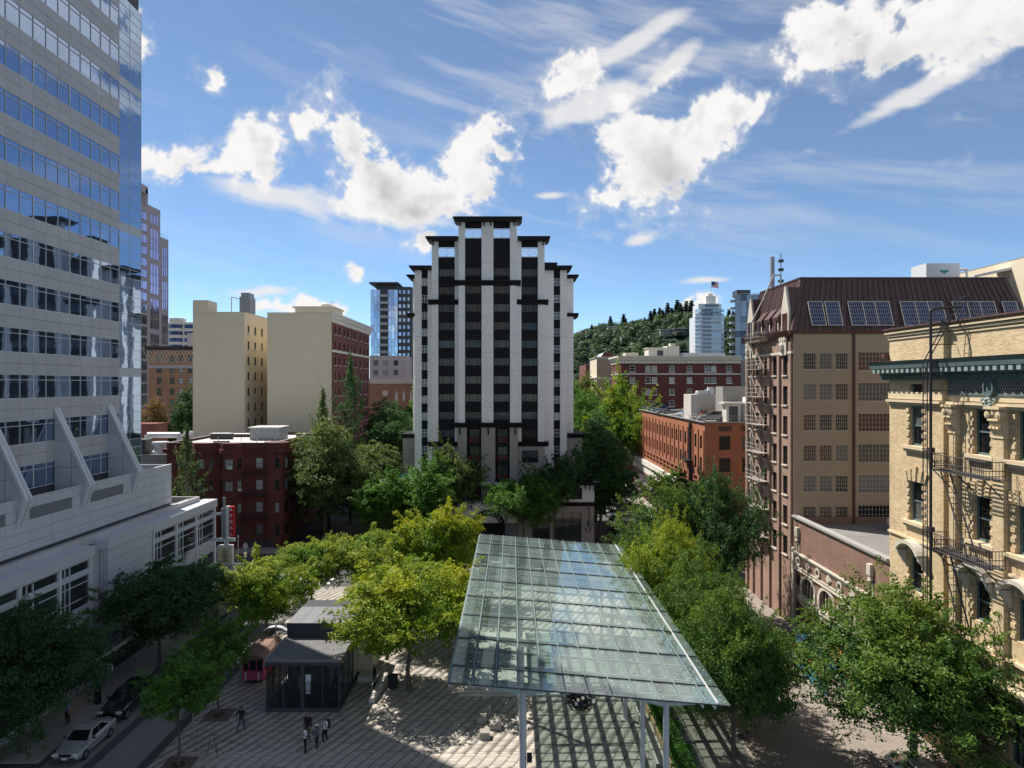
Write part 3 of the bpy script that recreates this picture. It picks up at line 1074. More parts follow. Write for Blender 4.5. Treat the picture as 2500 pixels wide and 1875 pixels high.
# ------------------------------------------------------------------ the black and white hotel
window_kind('hotel_wide', 2.36, 1.22, cols=[0.23, 0.77], rows=1, fr=0.06, bar=0.07, fmat='hotel_black')
window_kind('hotel_slim', 0.92, 1.18, cols=2, rows=[0.55], fr=0.06, bar=0.06, fmat='frame_pale')
HP = ['glass_dark', 'glass_dark', 'glass_dark', 'glass_room', 'glass_room']
glass('glass_room', (0.036, 0.046, 0.053), 0.07, wave=0.008, wscale=0.9, spec=0.35, var=0.7)


def trim(T, x0, x1, y0, y1, z, h=0.75, name='trim'):
    t = MB().prism([(y0 - 0.55, z + h), (y1, z + h), (y1, z), (y0 - 0.08, z), (y0 - 0.12, z + h * 0.45), (y0 - 0.45, z + h * 0.6)], 'x', x0, x1)
    link(name, t.mesh(name, 'hotel_black'), T)


def build_hotel():
    T = thing('hotel', 'white and black stepped high-rise hotel with flat overhanging roofs behind the glass canopy', 'hotel', (-3.5, 112, 0))
    rnd = random.Random(8)
    fl = 2.747
    zs = [40.5 - fl * k for k in range(0, 13)]
    pcache = {}

    def pier(x0, x1, y, z0, z1, mat='stucco_white', d=0.5):
        """a pier made of storey-high panels"""
        cuts = [z0] + [q for q in sorted(q + 2.0 for q in zs) if z0 + 0.3 < q < z1 - 0.3] + [z1]
        for a, b in zip(cuts[:-1], cuts[1:]):
            key = (round(x1 - x0, 2), round(b - a, 2), mat, d)
            me = pcache.get(key)
            if me is None:
                me = pcache[key] = MB().box(0, 0, 0.012, x1 - x0, d, b - a - 0.012).mesh('wall_panel', mat)
            link('wall_panel', me, T, (x0, y, a))

    def bay(x0, x1, y, z0, z1, rows, key, panes=HP, mat='hotel_black'):
        link('spandrel', MB().box(x0, y + 0.22, z0, x1, y + 0.62, z1).mesh('spandrel', mat), T)
        w = WK[key]
        for z in rows:
            add_window(T, key, 'S', y + 0.20, (x0 + x1) / 2, z, 0.0, panes, rnd)
            bh = MB().box(x0 + 0.02, y + 0.12, z - 0.34, x1 - 0.02, y + 0.219, z - 0.05)
            link('window_ledge', bh.mesh('window_ledge', 'hotel_black'), T)

    core = MB().box(-7.9, 106.62, 18.0, 0.5, 130, 43.2).box(-7.9, 107.45, 0, 0.5, 130, 18.0)
    core.box(-12.1, 107.65, 0, 4.8, 128, 40.9); core.box(-15.2, 110.7, 0, 8.5, 126, 41.6); core.box(-15.8, 112.62, 0, 9.8, 124, 40.9)
    link('core', core.mesh('core', 'stucco_white'), T)
    # centre
    Y = 106.0
    for (a, b) in ((-8.14, -7.16), (-4.63, -2.84), (-0.30, 0.73)):
        pier(a, b, Y, 18.1, 39.0); pier(a, b, Y, 39.75, 48.65)
    for (a, b) in ((-7.16, -4.63), (-2.84, -0.30)):
        bay(a, b, Y, 39.75, 46.2, [zs[0]], 'hotel_wide')
        bay(a, b, Y, 18.1, 39.0, zs[1:9], 'hotel_wide')
        railing(T, a, b, Y + 0.3, 46.35, 47.5)
        link('lintel', MB().box(a, Y + 0.1, 47.75, b, Y + 0.5, 48.65).mesh('lintel', 'hotel_black'), T)
    trim(T, -8.75, 1.35, Y, Y + 0.6, 39.0)
    roof(T, -8.95, 1.55, Y - 1.2, Y + 2.6, 48.65, 49.25, [-7.9, -4.25, -3.2, 0.45], Y)
    # shoulders
    Y = 107.0
    for (a, b) in ((-12.33, -11.33), (-8.8, -8.15), (0.74, 1.44), (3.98, 5.01)):
        pier(a, b, Y, 15.1, 36.2); pier(a, b, Y, 36.95, 45.9)
    for (a, b) in ((-11.33, -8.8), (1.44, 3.98)):
        bay(a, b, Y, 36.95, 43.5, zs[0:2], 'hotel_wide')
        bay(a, b, Y, 15.1, 36.2, zs[2:10], 'hotel_wide')
        railing(T, a, b, Y + 0.3, 43.65, 44.8)
        link('lintel', MB().box(a, Y + 0.1, 45.05, b, Y + 0.5, 45.9).mesh('lintel', 'hotel_black'), T)
    for (a, b) in ((-12.9, -8.16), (0.75, 5.6)):
        trim(T, a, b, Y, Y + 0.6, 36.2)
        trim(T, a, b, Y, Y + 0.6, 14.4)
    roof(T, -13.2, -8.2, Y - 1.2, Y + 2.6, 45.9, 46.5, [-12.1], Y)
    roof(T, 0.8, 5.85, Y - 1.2, Y + 2.6, 45.9, 46.5, [4.8], Y)
    # the sunlit sides of the shoulders
    link('side_wall', MB().box(-12.33, 107.51, 10, -12.12, 112, 43.4).box(4.8, 107.51, 10, 5.01, 112, 43.4).box(-8.14, 106.51, 18, -7.92, 107, 46).box(0.52, 106.51, 18, 0.73, 107, 46).mesh('side_wall', 'stucco_white'), T)
    # wings
    Y = 110.2
    wz = [39.55 - 2.66 * k for k in range(11)]
    for (a, b) in ((-15.4, -14.32), (-13.35, -12.34), (5.02, 6.6), (7.63, 8.69)):
        pier(a, b, Y, 9.6, 42.0)
    for (a, b) in ((-14.32, -13.35), (6.6, 7.63)):
        bay(a, b, Y, 9.6, 42.0, wz, 'hotel_slim', ['glass_blind', 'glass_curtain', 'glass_dark', 'glass_curtain'])
    roof(T, -16.2, -12.4, Y - 1.1, Y + 3.5, 42.0, 42.6, [], Y)
    roof(T, 5.05, 9.5, Y - 1.1, Y + 3.5, 42.0, 42.6, [], Y)
    roof(T, 4.9, 7.4, Y + 2.6, Y + 7, 43.1, 43.7, [], Y)
    link('stair_head', MB().box(5.2, 113.5, 41, 7.0, 117, 43.1).mesh('stair_head', 'stucco_white'), T)
    Y = 112.2
    for (a, b) in ((-15.95, -15.41), (8.7, 9.9)):
        pier(a, b, Y, 16.1, 34.9); pier(a, b, Y, 35.4, 41.0)
    for (a, b) in ((-16.9, -15.42), (8.72, 10.7)):
        trim(T, a, b, Y, Y + 5, 34.85, 0.55)
        roof(T, a, b, Y - 1.0, Y + 5, 41.0, 41.5, [], Y)
        trim(T, a - 0.7 if a < 0 else a, b if a < 0 else b + 0.9, Y - 0.8, Y + 6, 15.4, 0.65)
    for (a, b) in ((-17.5, -15.42), (8.72, 11.2)):
        link('side_block', MB().box(a, Y - 0.7, 9.4, b, Y + 10, 15.4).mesh('side_block', 'stucco_taupe'), T)
    # taupe lower storeys with balconies
    Y = 105.8
    for (a, b) in ((-8.25, -6.86), (-4.66, -2.54), (-0.34, 0.9)):
        link('taupe_pier', MB().box(a, Y, 6.3, b, Y + 0.9, 17.35).mesh('taupe_pier', 'stucco_taupe'), T)
    trim(T, -9.0, 1.6, Y + 0.2, Y + 0.8, 17.35)
    for x in (-7.9, -3.6, 0.5):
        link('bracket', MB().prism([(Y - 0.02, 17.3), (Y - 0.45, 17.3), (Y - 0.35, 17.0), (Y - 0.12, 16.6), (Y - 0.12, 16.3), (Y - 0.02, 16.3)], 'x', x - 0.1, x + 0.1).mesh('bracket', 'hotel_black'), T)
    for (a, b) in ((-6.86, -4.66), (-2.54, -0.34)):
        for z0, z1 in ((14.85, 17.25), (12.05, 14.55), (9.25, 11.75), (6.45, 8.95)):
            rec = MB().poly([(a, Y + 1.5, z0), (b, Y + 1.5, z0), (b, Y + 1.5, z1), (a, Y + 1.5, z1)])
            rec.poly([(a, Y, z0), (a, Y + 1.5, z0), (a, Y + 1.5, z1), (a, Y, z1)]).poly([(b, Y, z0), (b, Y + 1.5, z0), (b, Y + 1.5, z1), (b, Y, z1)])
            rec.box(a, Y - 0.05, z0 - 0.3, b, Y + 1.5, z0)
            bl = link('balcony', rec.mesh('balcony', 'hotel_black'), T)
            d = MB()
            for x in (a + 0.35, (a + b) / 2, b - 0.35):
                d.box(x - 0.05, Y + 1.38, z0, x + 0.05, Y + 1.46, z1 - 0.2)
            d.box(a + 0.3, Y + 1.38, z0 + 1.0, b - 0.3, Y + 1.46, z0 + 1.08)
            link('door_frame', d.mesh('door_frame', 'frame_dark'), bl)
            link('pane', MB().poly([(a + 0.3, Y + 1.47, z0), (b - 0.3, Y + 1.47, z0), (b - 0.3, Y + 1.47, z1 - 0.2), (a + 0.3, Y + 1.47, z1 - 0.2)]).mesh('pane', 'glass_curtain'), bl)
            r = MB()
            for q in range(15):
                x = a + 0.04 + (b - a - 0.08) * q / 14
                r.bar((x, Y + 0.05, z0), (x, Y + 0.05, z0 + 0.95), 0.014)
            r.box(a, Y + 0.03, z0 + 0.93, b, Y + 0.07, z0 + 0.98)
            link('balcony_rail', r.mesh('balcony_rail', 'iron'), bl)
            ch = MB()
            for x in (a + 0.55, b - 0.6):
                ch.box(x - 0.25, Y + 0.55, z0 + 0.35, x + 0.25, Y + 1.0, z0 + 0.45)
                ch.box(x - 0.25, Y + 0.95, z0 + 0.45, x + 0.25, Y + 1.02, z0 + 0.95)
                for sx in (-0.22, 0.22):
                    ch.box(x + sx - 0.03, Y + 0.57, z0, x + sx + 0.03, Y + 0.63, z0 + 0.6)
                    ch.box(x + sx - 0.03, Y + 0.94, z0, x + sx + 0.03, Y + 1.0, z0 + 0.35)
            link('balcony_seats', ch.mesh('balcony_seats', 'seat_rust'), bl)
    for (a, b, sgn) in ((-12.3, -8.26, 1), (0.91, 5.0, -1)):
        m = MB()
        holes = [(a + 0.95, b - 0.55, z, z + 1.9) for z in (11.9, 9.9)] if sgn > 0 else [(a + 0.6, b - 0.98, z, z + 1.9) for z in (11.9, 9.6)]
        holes = [(h[0], h[1], h[2], min(h[3], 13.9)) for h in holes[:1]]
        wall(m, 'S', 106.9, a, b, 9.2, 14.4, holes, 0.4)
        link('taupe_wall', m.mesh('taupe_wall', 'stucco_taupe'), T)
        for h in holes:
            link('spandrel', MB().box(h[0], 107.25, h[2], h[1], 107.3, h[3]).mesh('spandrel', 'hotel_black'), T)
            add_window(T, 'hotel_wide', 'S', 107.2, (h[0] + h[1]) / 2, h[2] + 0.6, 0.0, HP, rnd)
    # two-storey base with its own flat roof
    b = MB()
    up = [(-18.2, -15.9, 6.9, 8.6), (-15.5, -13.2, 6.9, 8.6), (5.6, 7.9, 6.9, 8.6), (8.2, 10.4, 6.9, 8.6)]
    lo = [(-18.2, -14.2, 0.6, 5.0), (-13.6, -9.6, 0.6, 5.0), (3.0, 5.6, 0.6, 5.0), (6.2, 10.3, 0.4, 5.0)]
    wall(b, 'S', 103.2, -19.2, -8.3, 6.5, 9.1, up[:2], 0.3); wall(b, 'S', 103.2, 0.95, 12.2, 6.5, 9.1, up[2:], 0.3)
    b.box(-8.3, 103.25, 3.4, 0.95, 105.8, 6.3)
    link('white_wall', b.mesh('white_wall', 'stucco_white'), T)
    b = MB()
    wall(b, 'S', 103.2, -19.2, -8.3, 0, 5.9, lo[:2], 0.5)
    link('base_wall', b.mesh('base_wall', 'stucco_taupe'), T)
    b = MB()
    wall(b, 'S', 103.2, 0.95, 12.2, 0, 5.9, lo[2:], 0.5)
    link('base_wall', b.mesh('base_wall', 'stucco_taupe'), T)
    for x in (-19.2, 12.2):
        link('base_side', MB().poly([(x, 103.2, 0), (x, 124, 0), (x, 124, 9.1), (x, 103.2, 9.1)]).mesh('base_side', 'stucco_taupe'), T)
    b = MB().box(-19.25, 103.1, 5.9, -8.3, 103.5, 6.5).box(0.95, 103.1, 5.9, 12.25, 103.5, 6.5)
    link('base_band', b.mesh('base_band', 'hotel_black'), T)
    for (x0, x1, z0, z1) in up + lo:
        n = 2 if x1 - x0 > 2.5 else 1
        fr = MB().box(x0, 103.42, z0, x0 + 0.07, 103.5, z1).box(x1 - 0.07, 103.42, z0, x1, 103.5, z1).box(x0, 103.42, z1 - 0.07, x1, 103.5, z1)
        if n > 1:
            for q in (0.33, 0.67):
                fr.box(x0 + (x1 - x0) * q - 0.04, 103.42, z0, x0 + (x1 - x0) * q + 0.04, 103.5, z1)
            fr.box(x0, 103.42, z0 + (z1 - z0) * 0.68, x1, 103.5, z0 + (z1 - z0) * 0.68 + 0.08)
        w = link('window', fr.mesh('window', 'frame_dark'), T)
        link('pane', MB().poly([(x0, 103.51, z0), (x1, 103.51, z0), (x1, 103.51, z1), (x0, 103.51, z1)]).mesh('pane', 'glass_shop'), w)
    link('base_roof', MB().box(-19.1, 103.3, 9.0, 12.1, 124, 9.1).mesh('base_roof', 'roof_grey'), T)
    ps = MB()
    for (x0, x1) in ((-19.9, -8.3), (0.95, 12.9)):
        ps.box(x0, 102.4, 9.1, x1, 103.6, 9.55)
    ps.box(-19.9, 103.61, 9.1, -19.0, 124.3, 9.55).box(11.9, 103.61, 9.1, 12.9, 124.3, 9.55)
    link('base_eave', ps.mesh('base_eave', 'hotel_black'), T)
    cp = MB().box(-19.85, 102.5, 9.551, -19.0, 124.2, 9.6).box(11.95, 102.5, 9.551, 12.85, 124.2, 9.6).box(9.2, 108.6, 9.1, 11.8, 108.9, 10.4).box(-18.4, 112.0, 9.1, -15.5, 112.2, 10.3)
    link('roof_coping', cp.mesh('roof_coping', 'stucco_white'), T)
    for x in (10.9, 11.5):
        link('bracket', MB().box(x - 0.07, 102.9, 8.4, x + 0.07, 103.19, 9.1).mesh('bracket', 'hotel_black'), T)
    # arched entrance sign with its letters
    ar = MB()
    n = 20; cx, cz = -3.5, 2.9
    for i in range(n):
        a0 = math.pi * i / n; a1 = math.pi * (i + 1) / n
        P = [(cx + r * math.cos(a), cz + r * math.sin(a)) for r, a in ((2.5, a0), (2.5, a1), (1.75, a1), (1.75, a0))]
        ar.prism(P, 'y', 102.5, 102.75)
    ar.box(cx - 2.45, 103.0, 0.1, cx + 2.45, 103.2, 3.4)
    S = link('entrance_sign', ar.mesh('entrance_sign', 'hotel_black'), T)
    for i, chx in enumerate('PARAMOUNT'):
        an = math.pi * (0.86 - 0.72 * i / 8)
        o = link('letter', text_mesh(chx, 0.55, 'letter_white'), S, (cx + 2.12 * math.cos(an), 102.45, cz + 2.12 * math.sin(an)))
        o.rotation_euler = (Matrix.Rotation(-(math.pi / 2 - an), 3, 'Y') @ Matrix.Rotation(R(90), 3, 'X')).to_euler()
    # wall lamp on the corner pier
    lm = MB().tube([(11.2, 103.15, 5.5), (11.3, 102.7, 5.7), (11.4, 102.6, 5.2), (11.3, 102.6, 4.0)], 0.06).lathe((11.28, 102.6, 3.0), [(0.05, 0), (0.16, 0.15), (0.2, 0.4), (0.12, 0.8), (0.04, 1.0)], 8)
    link('wall_lamp', lm.mesh('wall_lamp', 'iron'), T)
    lm = MB().tube([(10.9, 103.1, 2.5), (10.9, 102.9, 2.2), (11.6, 102.9, 2.2), (11.6, 102.9, 2.5)], 0.04).lathe((10.9, 102.9, 2.45), [(0.06, 0), (0.09, 0.3)], 6).lathe((11.6, 102.9, 2.45), [(0.06, 0), (0.09, 0.3)], 6)
    link('wall_lamp', lm.mesh('wall_lamp', 'iron'), T)
    # teal covered seats on the roof terrace
    pl = MB().box(-17.3, 105.5, 9.7, -13.2, 107.6, 10.2, 0).box(-17.2, 104.9, 9.1, -13.3, 105.2, 9.75, 1).box(-16.0, 104.3, 9.1, -14.2, 104.8, 9.5, 1)
    link('terrace_seats', pl.mesh('terrace_seats', ['teal_cloth', 'stucco_white']), T)


def railing(T, a, b, y, z0, z1):
    r = MB()
    r.box(a, y - 0.05, z0 - 0.12, b, y + 0.05, z0).box(a, y - 0.05, z1, b, y + 0.05, z1 + 0.1)
    m = (a + b) / 2
    for x in (a + 0.04, m - 0.04, m + 0.04, b - 0.04):
        r.bar((x, y, z0), (x, y, z1), 0.03)
    for (p, q) in ((a + 0.04, m - 0.04), (m + 0.04, b - 0.04)):
        r.bar((p, y, z0 + 0.05), (q, y, z1 - 0.05), 0.022); r.bar((p, y, z1 - 0.05), (q, y, z0 + 0.05), 0.022)
        dx = (q - p) * 0.22; dz = (z1 - z0) * 0.22
        pts = [(p + dx, y, z0 + dz), (q - dx, y, z0 + dz), (q - dx, y, z1 - dz), (p + dx, y, z1 - dz), (p + dx, y, z0 + dz)]
        for u, v in zip(pts[:-1], pts[1:]):
            r.bar(u, v, 0.02)
    link('railing', r.mesh('railing', 'metal_white'), T)


def roof(T, x0, x1, y0, y1, z0, z1, brackets, yw):
    r = MB().prism([(x0 + 0.0, z1), (x1, z1), (x1 - 0.05, z1 - 0.25), (x1 - 0.35, z0), (x0 + 0.35, z0), (x0 + 0.05, z1 - 0.25)], 'y', y0, y1)
    o = link('roof', r.mesh('roof', 'hotel_black'), T)
    for x in brackets:
        link('bracket', MB().box(x - 0.09, yw - 0.6, z0 - 0.12, x + 0.09, yw - 0.01, z0 - 0.005).box(x - 0.09, yw - 0.14, z0 - 0.6, x + 0.09, yw - 0.012, z0 - 0.12).mesh('bracket', 'hotel_black'), o)


build_hotel()
# ------------------------------------------------------------------ brick and plaster buildings
def shell(T, x0, x1, y0, y1, z0, z1, faces, depth=0.18, roofmat='roof_grey', parapet=0.6, wallname='wall', inner='hotel_black'):
    """outer walls with openings; faces = {'S': (material, holes), ...}; the roof lies below the parapet"""
    for f in 'SEWN':
        mat, holes = faces.get(f, (list(faces.values())[0][0], []))
        m = MB()
        if f in 'SN':
            wall(m, f, y0 if f == 'S' else y1, x0, x1, z0, z1, holes, depth)
        else:
            wall(m, f, x1 if f == 'E' else x0, y0, y1, z0, z1, holes, depth)
        link(wallname, m.mesh(wallname, mat), T)
    rm = MB().box(x0 + 0.02, y0 + 0.02, z1 - parapet - 0.1, x1 - 0.02, y1 - 0.02, z1 - parapet)
    link('roof', rm.mesh('roof', roofmat), T)
    inn = MB().box(x0 + depth + 0.05, y0 + depth + 0.05, z0, x1 - depth - 0.05, y1 - depth - 0.05, z1 - parapet - 0.2)
    link('inside', inn.mesh('inside', inner), T)
    if parapet > 0.05:
        link('coping', MB().box(x0 - 0.03, y0 - 0.03, z1, x1 + 0.03, y0 + 0.25, z1 + 0.06).box(x0 - 0.03, y0 + 0.251, z1, x0 + 0.25, y1 + 0.03, z1 + 0.06).box(x1 - 0.25, y0 + 0.251, z1, x1 + 0.03, y1 + 0.03, z1 + 0.06).mesh('coping', 'kerb_stone'), T)


def ring(name, T, x0, x1, y0, y1, z0, z1, out, mat, prof=None, sides='SEW'):
    """a moulding that runs round a block, standing `out` proud of the wall"""
    m = MB()
    prof = prof or [(0, 0), (1, 0), (1, 1), (0, 1)]
    pr = [(u * out, z0 + v * (z1 - z0)) for u, v in prof]
    if 'S' in sides:
        m.prism([(y0 - u, v) for u, v in pr], 'x', x0 - (out if 'W' in sides else 0), x1 + (out if 'E' in sides else 0))
    if 'W' in sides:
        m.prism([(x0 - u, v) for u, v in pr], 'y', y0 + 0.002, y1)
    if 'E' in sides:
        m.prism([(x1 + u, v) for u, v in pr], 'y', y0 + 0.002, y1)
    return link(name, m.mesh(name, mat), T)


CORN = [(0, 0), (0.25, 0.05), (0.3, 0.35), (0.65, 0.5), (0.8, 0.75), (1, 0.8), (1, 1), (0, 1)]
rndw = random.Random(17)
MIXP = ['glass_dark', 'glass_dark', 'glass_blind', 'glass_curtain']


def grid(T, key, face, c, us, vs, depth, panes=MIXP, skip=()):
    for i, u in enumerate(us):
        for j, v in enumerate(vs):
            if (i, j) in skip:
                continue
            add_window(T, key, face, c, u, v, depth, panes, rndw)


def holes(us, vs, w, h):
    return [(u - w / 2, u + w / 2, v, v + h) for u in us for v in vs]


# dark red apartment house at the far corner
window_kind('flat_sash', 1.1, 1.6, rows=[0.5], cols=1, fr=0.08, bar=0.06, fmat='frame_dark')
window_kind('bay_pane', 1.2, 1.5, rows=[0.52], cols=3, fr=0.07, bar=0.035, fmat='frame_dark')
window_kind('bay_slim', 0.62, 1.5, rows=[0.52], cols=2, fr=0.06, bar=0.035, fmat='frame_dark')


def build_red_flats():
    T = thing('apartment_house', 'dark red painted apartment house with bay windows and a black fire escape', 'building', (-42, 108, 0))
    x0, x1, y0, y1, zt = -50.4, -34.6, 101.6, 124, 15.4
    rows = [1.95, 5.2, 8.45, 11.65]
    us = [-48.5, -36.9]
    shell(T, x0, x1, y0, y1, 0, zt, {'S': ('dark_red_paint', holes(us, rows, 1.1, 1.6)), 'E': ('dark_red_paint', holes([107, 112, 117], rows, 1.1, 1.6))}, roofmat='roof_pale', parapet=0.35)
    grid(T, 'flat_sash', 'S', y0, us, rows, 0.14, ['glass_blind', 'glass_curtain', 'glass_blind'])
    grid(T, 'flat_sash', 'E', x1, [107, 112, 117], rows, 0.14)
    ring('cornice', T, x0, x1, y0, y1, 13.95, 14.55, 0.45, 'dark_red_paint', CORN)
    ring('belt', T, x0, x1, y0, y1, 13.45, 13.6, 0.12, 'dark_red_paint')
    for q, xb in enumerate((-45.0, -40.9)):
        m = MB()
        P = [(xb - 1.75, y0), (xb - 0.85, y0 - 0.9), (xb + 0.85, y0 - 0.9), (xb + 1.75, y0)]
        m.prism(P, 'z', 0, 13.94)
        B = link('bay', m.mesh('bay', 'dark_red_paint'), T)
        P2 = [(xb - 2.1, y0), (xb - 1.05, y0 - 1.3), (xb + 1.05, y0 - 1.3), (xb + 2.1, y0)]
        link('bay_cornice', MB().prism(P2, 'z', 13.96, 14.5).mesh('bay_cornice', 'dark_red_paint'), T)
        P3 = [(xb - 1.8, y0), (xb - 0.9, y0 - 0.96), (xb + 0.9, y0 - 0.96), (xb + 1.8, y0)]
        link('bay_parapet', MB().prism(P3, 'z', 14.52, 15.4).mesh('bay_parapet', 'dark_red_paint'), T)
        link('bay_belts', MB().prism(P3, 'z', 10.6, 10.75).prism(P3, 'z', 7.45, 7.6).prism(P3, 'z', 4.2, 4.35).mesh('bay_belts', 'dark_red_paint'), T)
        for z in rows:
            add_window(T, 'bay_pane', 'S', y0 - 0.9, xb, z, -0.03, ['glass_blind', 'glass_blind', 'glass_curtain', 'glass_blind'], rndw)
            for s in (-1, 1):
                k = WK['bay_slim']
                o = link('window', k['frame'], T, (xb + s * 1.31, y0 - 0.49, z), s * math.pi / 4)
                sub('pane', k['panes'][0], o, rndw.choice(MIXP))
        if q == 1:
            ac = MB().box(xb - 0.1, y0 - 1.25, 11.7, xb + 0.55, y0 - 0.93, 12.1).box(xb + 1.3, y0 - 0.95, 8.5, xb + 1.75, y0 - 0.6, 8.85)
            link('window_cooler', ac.mesh('window_cooler', 'metal_white'), T)
    # round corner turret
    m = MB().lathe((-34.9, 103.4, 0), [(1.75, 0), (1.75, 13.94), (2.2, 14.0), (2.2, 14.5), (1.8, 14.52), (1.8, 15.4)], 16)
    link('turret', m.mesh('turret', 'dark_red_paint'), T)
    k = WK['bay_slim']
    for z in rows:
        for a in (-70, -25, 20):
            an = R(a)
            o = link('window', k['frame'], T, (-34.9 + 1.78 * math.cos(an), 103.4 + 1.78 * math.sin(an), z), an + math.pi / 2)
            sub('pane', k['panes'][0], o, rndw.choice(MIXP))
    link('plinth', MB().box(x0 - 0.05, y0 - 0.08, 0, x1, y0 + 0.02, 1.4).mesh('plinth', 'roof_dark'), T)
    fe = MB()
    for z in (4.6, 7.9, 11.1):
        fe.box(-39.2, y0 - 1.1, z, -35.6, y0 - 0.02, z + 0.05)
        for x in np.linspace(-39.2, -35.6, 15):
            fe.bar((x, y0 - 1.1, z), (x, y0 - 1.1, z + 0.95), 0.02)
        fe.box(-39.2, y0 - 1.13, z + 0.93, -35.6, y0 - 1.07, z + 0.97)
        for s in (-0.75, -0.35):
            fe.bar((-38.9, y0 + s, z), (-36.9, y0 + s, z - 3.2), 0.05)
        for i in range(9):
            u = i / 9
            fe.bar((-38.9 + 2 * u, y0 - 0.75, z - 3.2 * u), (-38.9 + 2 * u, y0 - 0.35, z - 3.2 * u), 0.02)
    fe.bar((-36.0, y0 - 0.15, 0.3), (-36.0, y0 - 0.15, 15.8), 0.06); fe.bar((-35.75, y0 - 0.15, 0.3), (-35.75, y0 - 0.15, 15.8), 0.04)
    link('fire_escape', fe.mesh('fire_escape', 'iron'), T)
    ph = MB().box(-41.6, 110.5, 15.0, -37, 115, 17.0)
    for x in np.arange(-41.6, -37, 0.35):
        ph.box(x, 110.44, 15.0, x + 0.08, 110.499, 17.0)
    P = link('penthouse', ph.mesh('penthouse', 'metal_grey'), T)
    link('penthouse_roof', MB().box(-41.8, 110.2, 17.0, -36.8, 115.2, 17.15).mesh('penthouse_roof', 'roof_pale'), P)
    for (x, y, w, d, h) in ((-45.5, 106, 2.2, 0.8, 0.25), (-48, 117, 4, 2, 0.5), (-43.5, 119, 3, 1.5, 0.4), (-36.6, 118, 2.5, 1.2, 0.5), (-48.8, 112.5, 3.2, 1.5, 0.9)):
        link('skylight', MB().box(x, y, 15.0, x + w, y + d, 15.06 + h).box(x - 0.08, y - 0.08, 15.061 + h, x + w + 0.08, y + d + 0.08, 15.12 + h, 1).mesh('skylight', ['roof_dark', 'roof_pale']), T)
    v = MB()
    for (x, y) in ((-46, 109), (-44, 104.5), (-38.5, 105), (-36.5, 107.5), (-42, 108)):
        v.cyl((x, y, 15.0), (x, y, 15.7), 0.06, n=6)
    link('vent_pipes', v.mesh('vent_pipes', 'metal_grey'), T)


build_red_flats()

# low service roof with air handling plant, between the tower and the red flats
def build_plant_roof():
    T = thing('service_building', 'low brick service building with grey ducts and fans on its roof', 'building', (-57, 108, 0))
    shell(T, -66, -51.0, 104, 121, 0, 13.4, {'S': ('grey_block', [])}, roofmat='roof_pale', parapet=0.3)
    link('stair_block', MB().box(-61.5, 112, 13, -57.4, 116, 17.6).mesh('stair_block', 'brick_red'), T)
    d = MB().box(-57.8, 105, 13.1, -55.3, 107.5, 15.6)
    link('fan_box', d.mesh('fan_box', 'metal_dark'), T)
    link('duct', MB().lathe((-53.6, 106.2, 13.1), [(1.3, 0), (1.3, 0.7), (0.9, 0.9), (0.9, 1.6), (1.2, 1.7), (1.2, 2.1)], 14).tube([(-57, 109, 14.2), (-57, 109, 16), (-52, 109, 16), (-52, 109, 14)], 0.45, 10).mesh('duct', 'metal_white'), T)
    link('hood', MB().prism([(109.5, 13), (112.5, 13), (112.5, 16.4), (111.5, 16.4)], 'x', -52.6, -51.4).mesh('hood', 'metal_white'), T)


build_plant_roof()

# pair of cream walled blocks
window_kind('well_sash', 1.0, 1.62, rows=[0.5], fr=0.07, bar=0.06, fmat='frame_dark')
window_kind('brick_sash', 1.1, 1.6, rows=[0.5], fr=0.07, bar=0.05, fmat='frame_dark', sill=0.12, smat='white_trim')


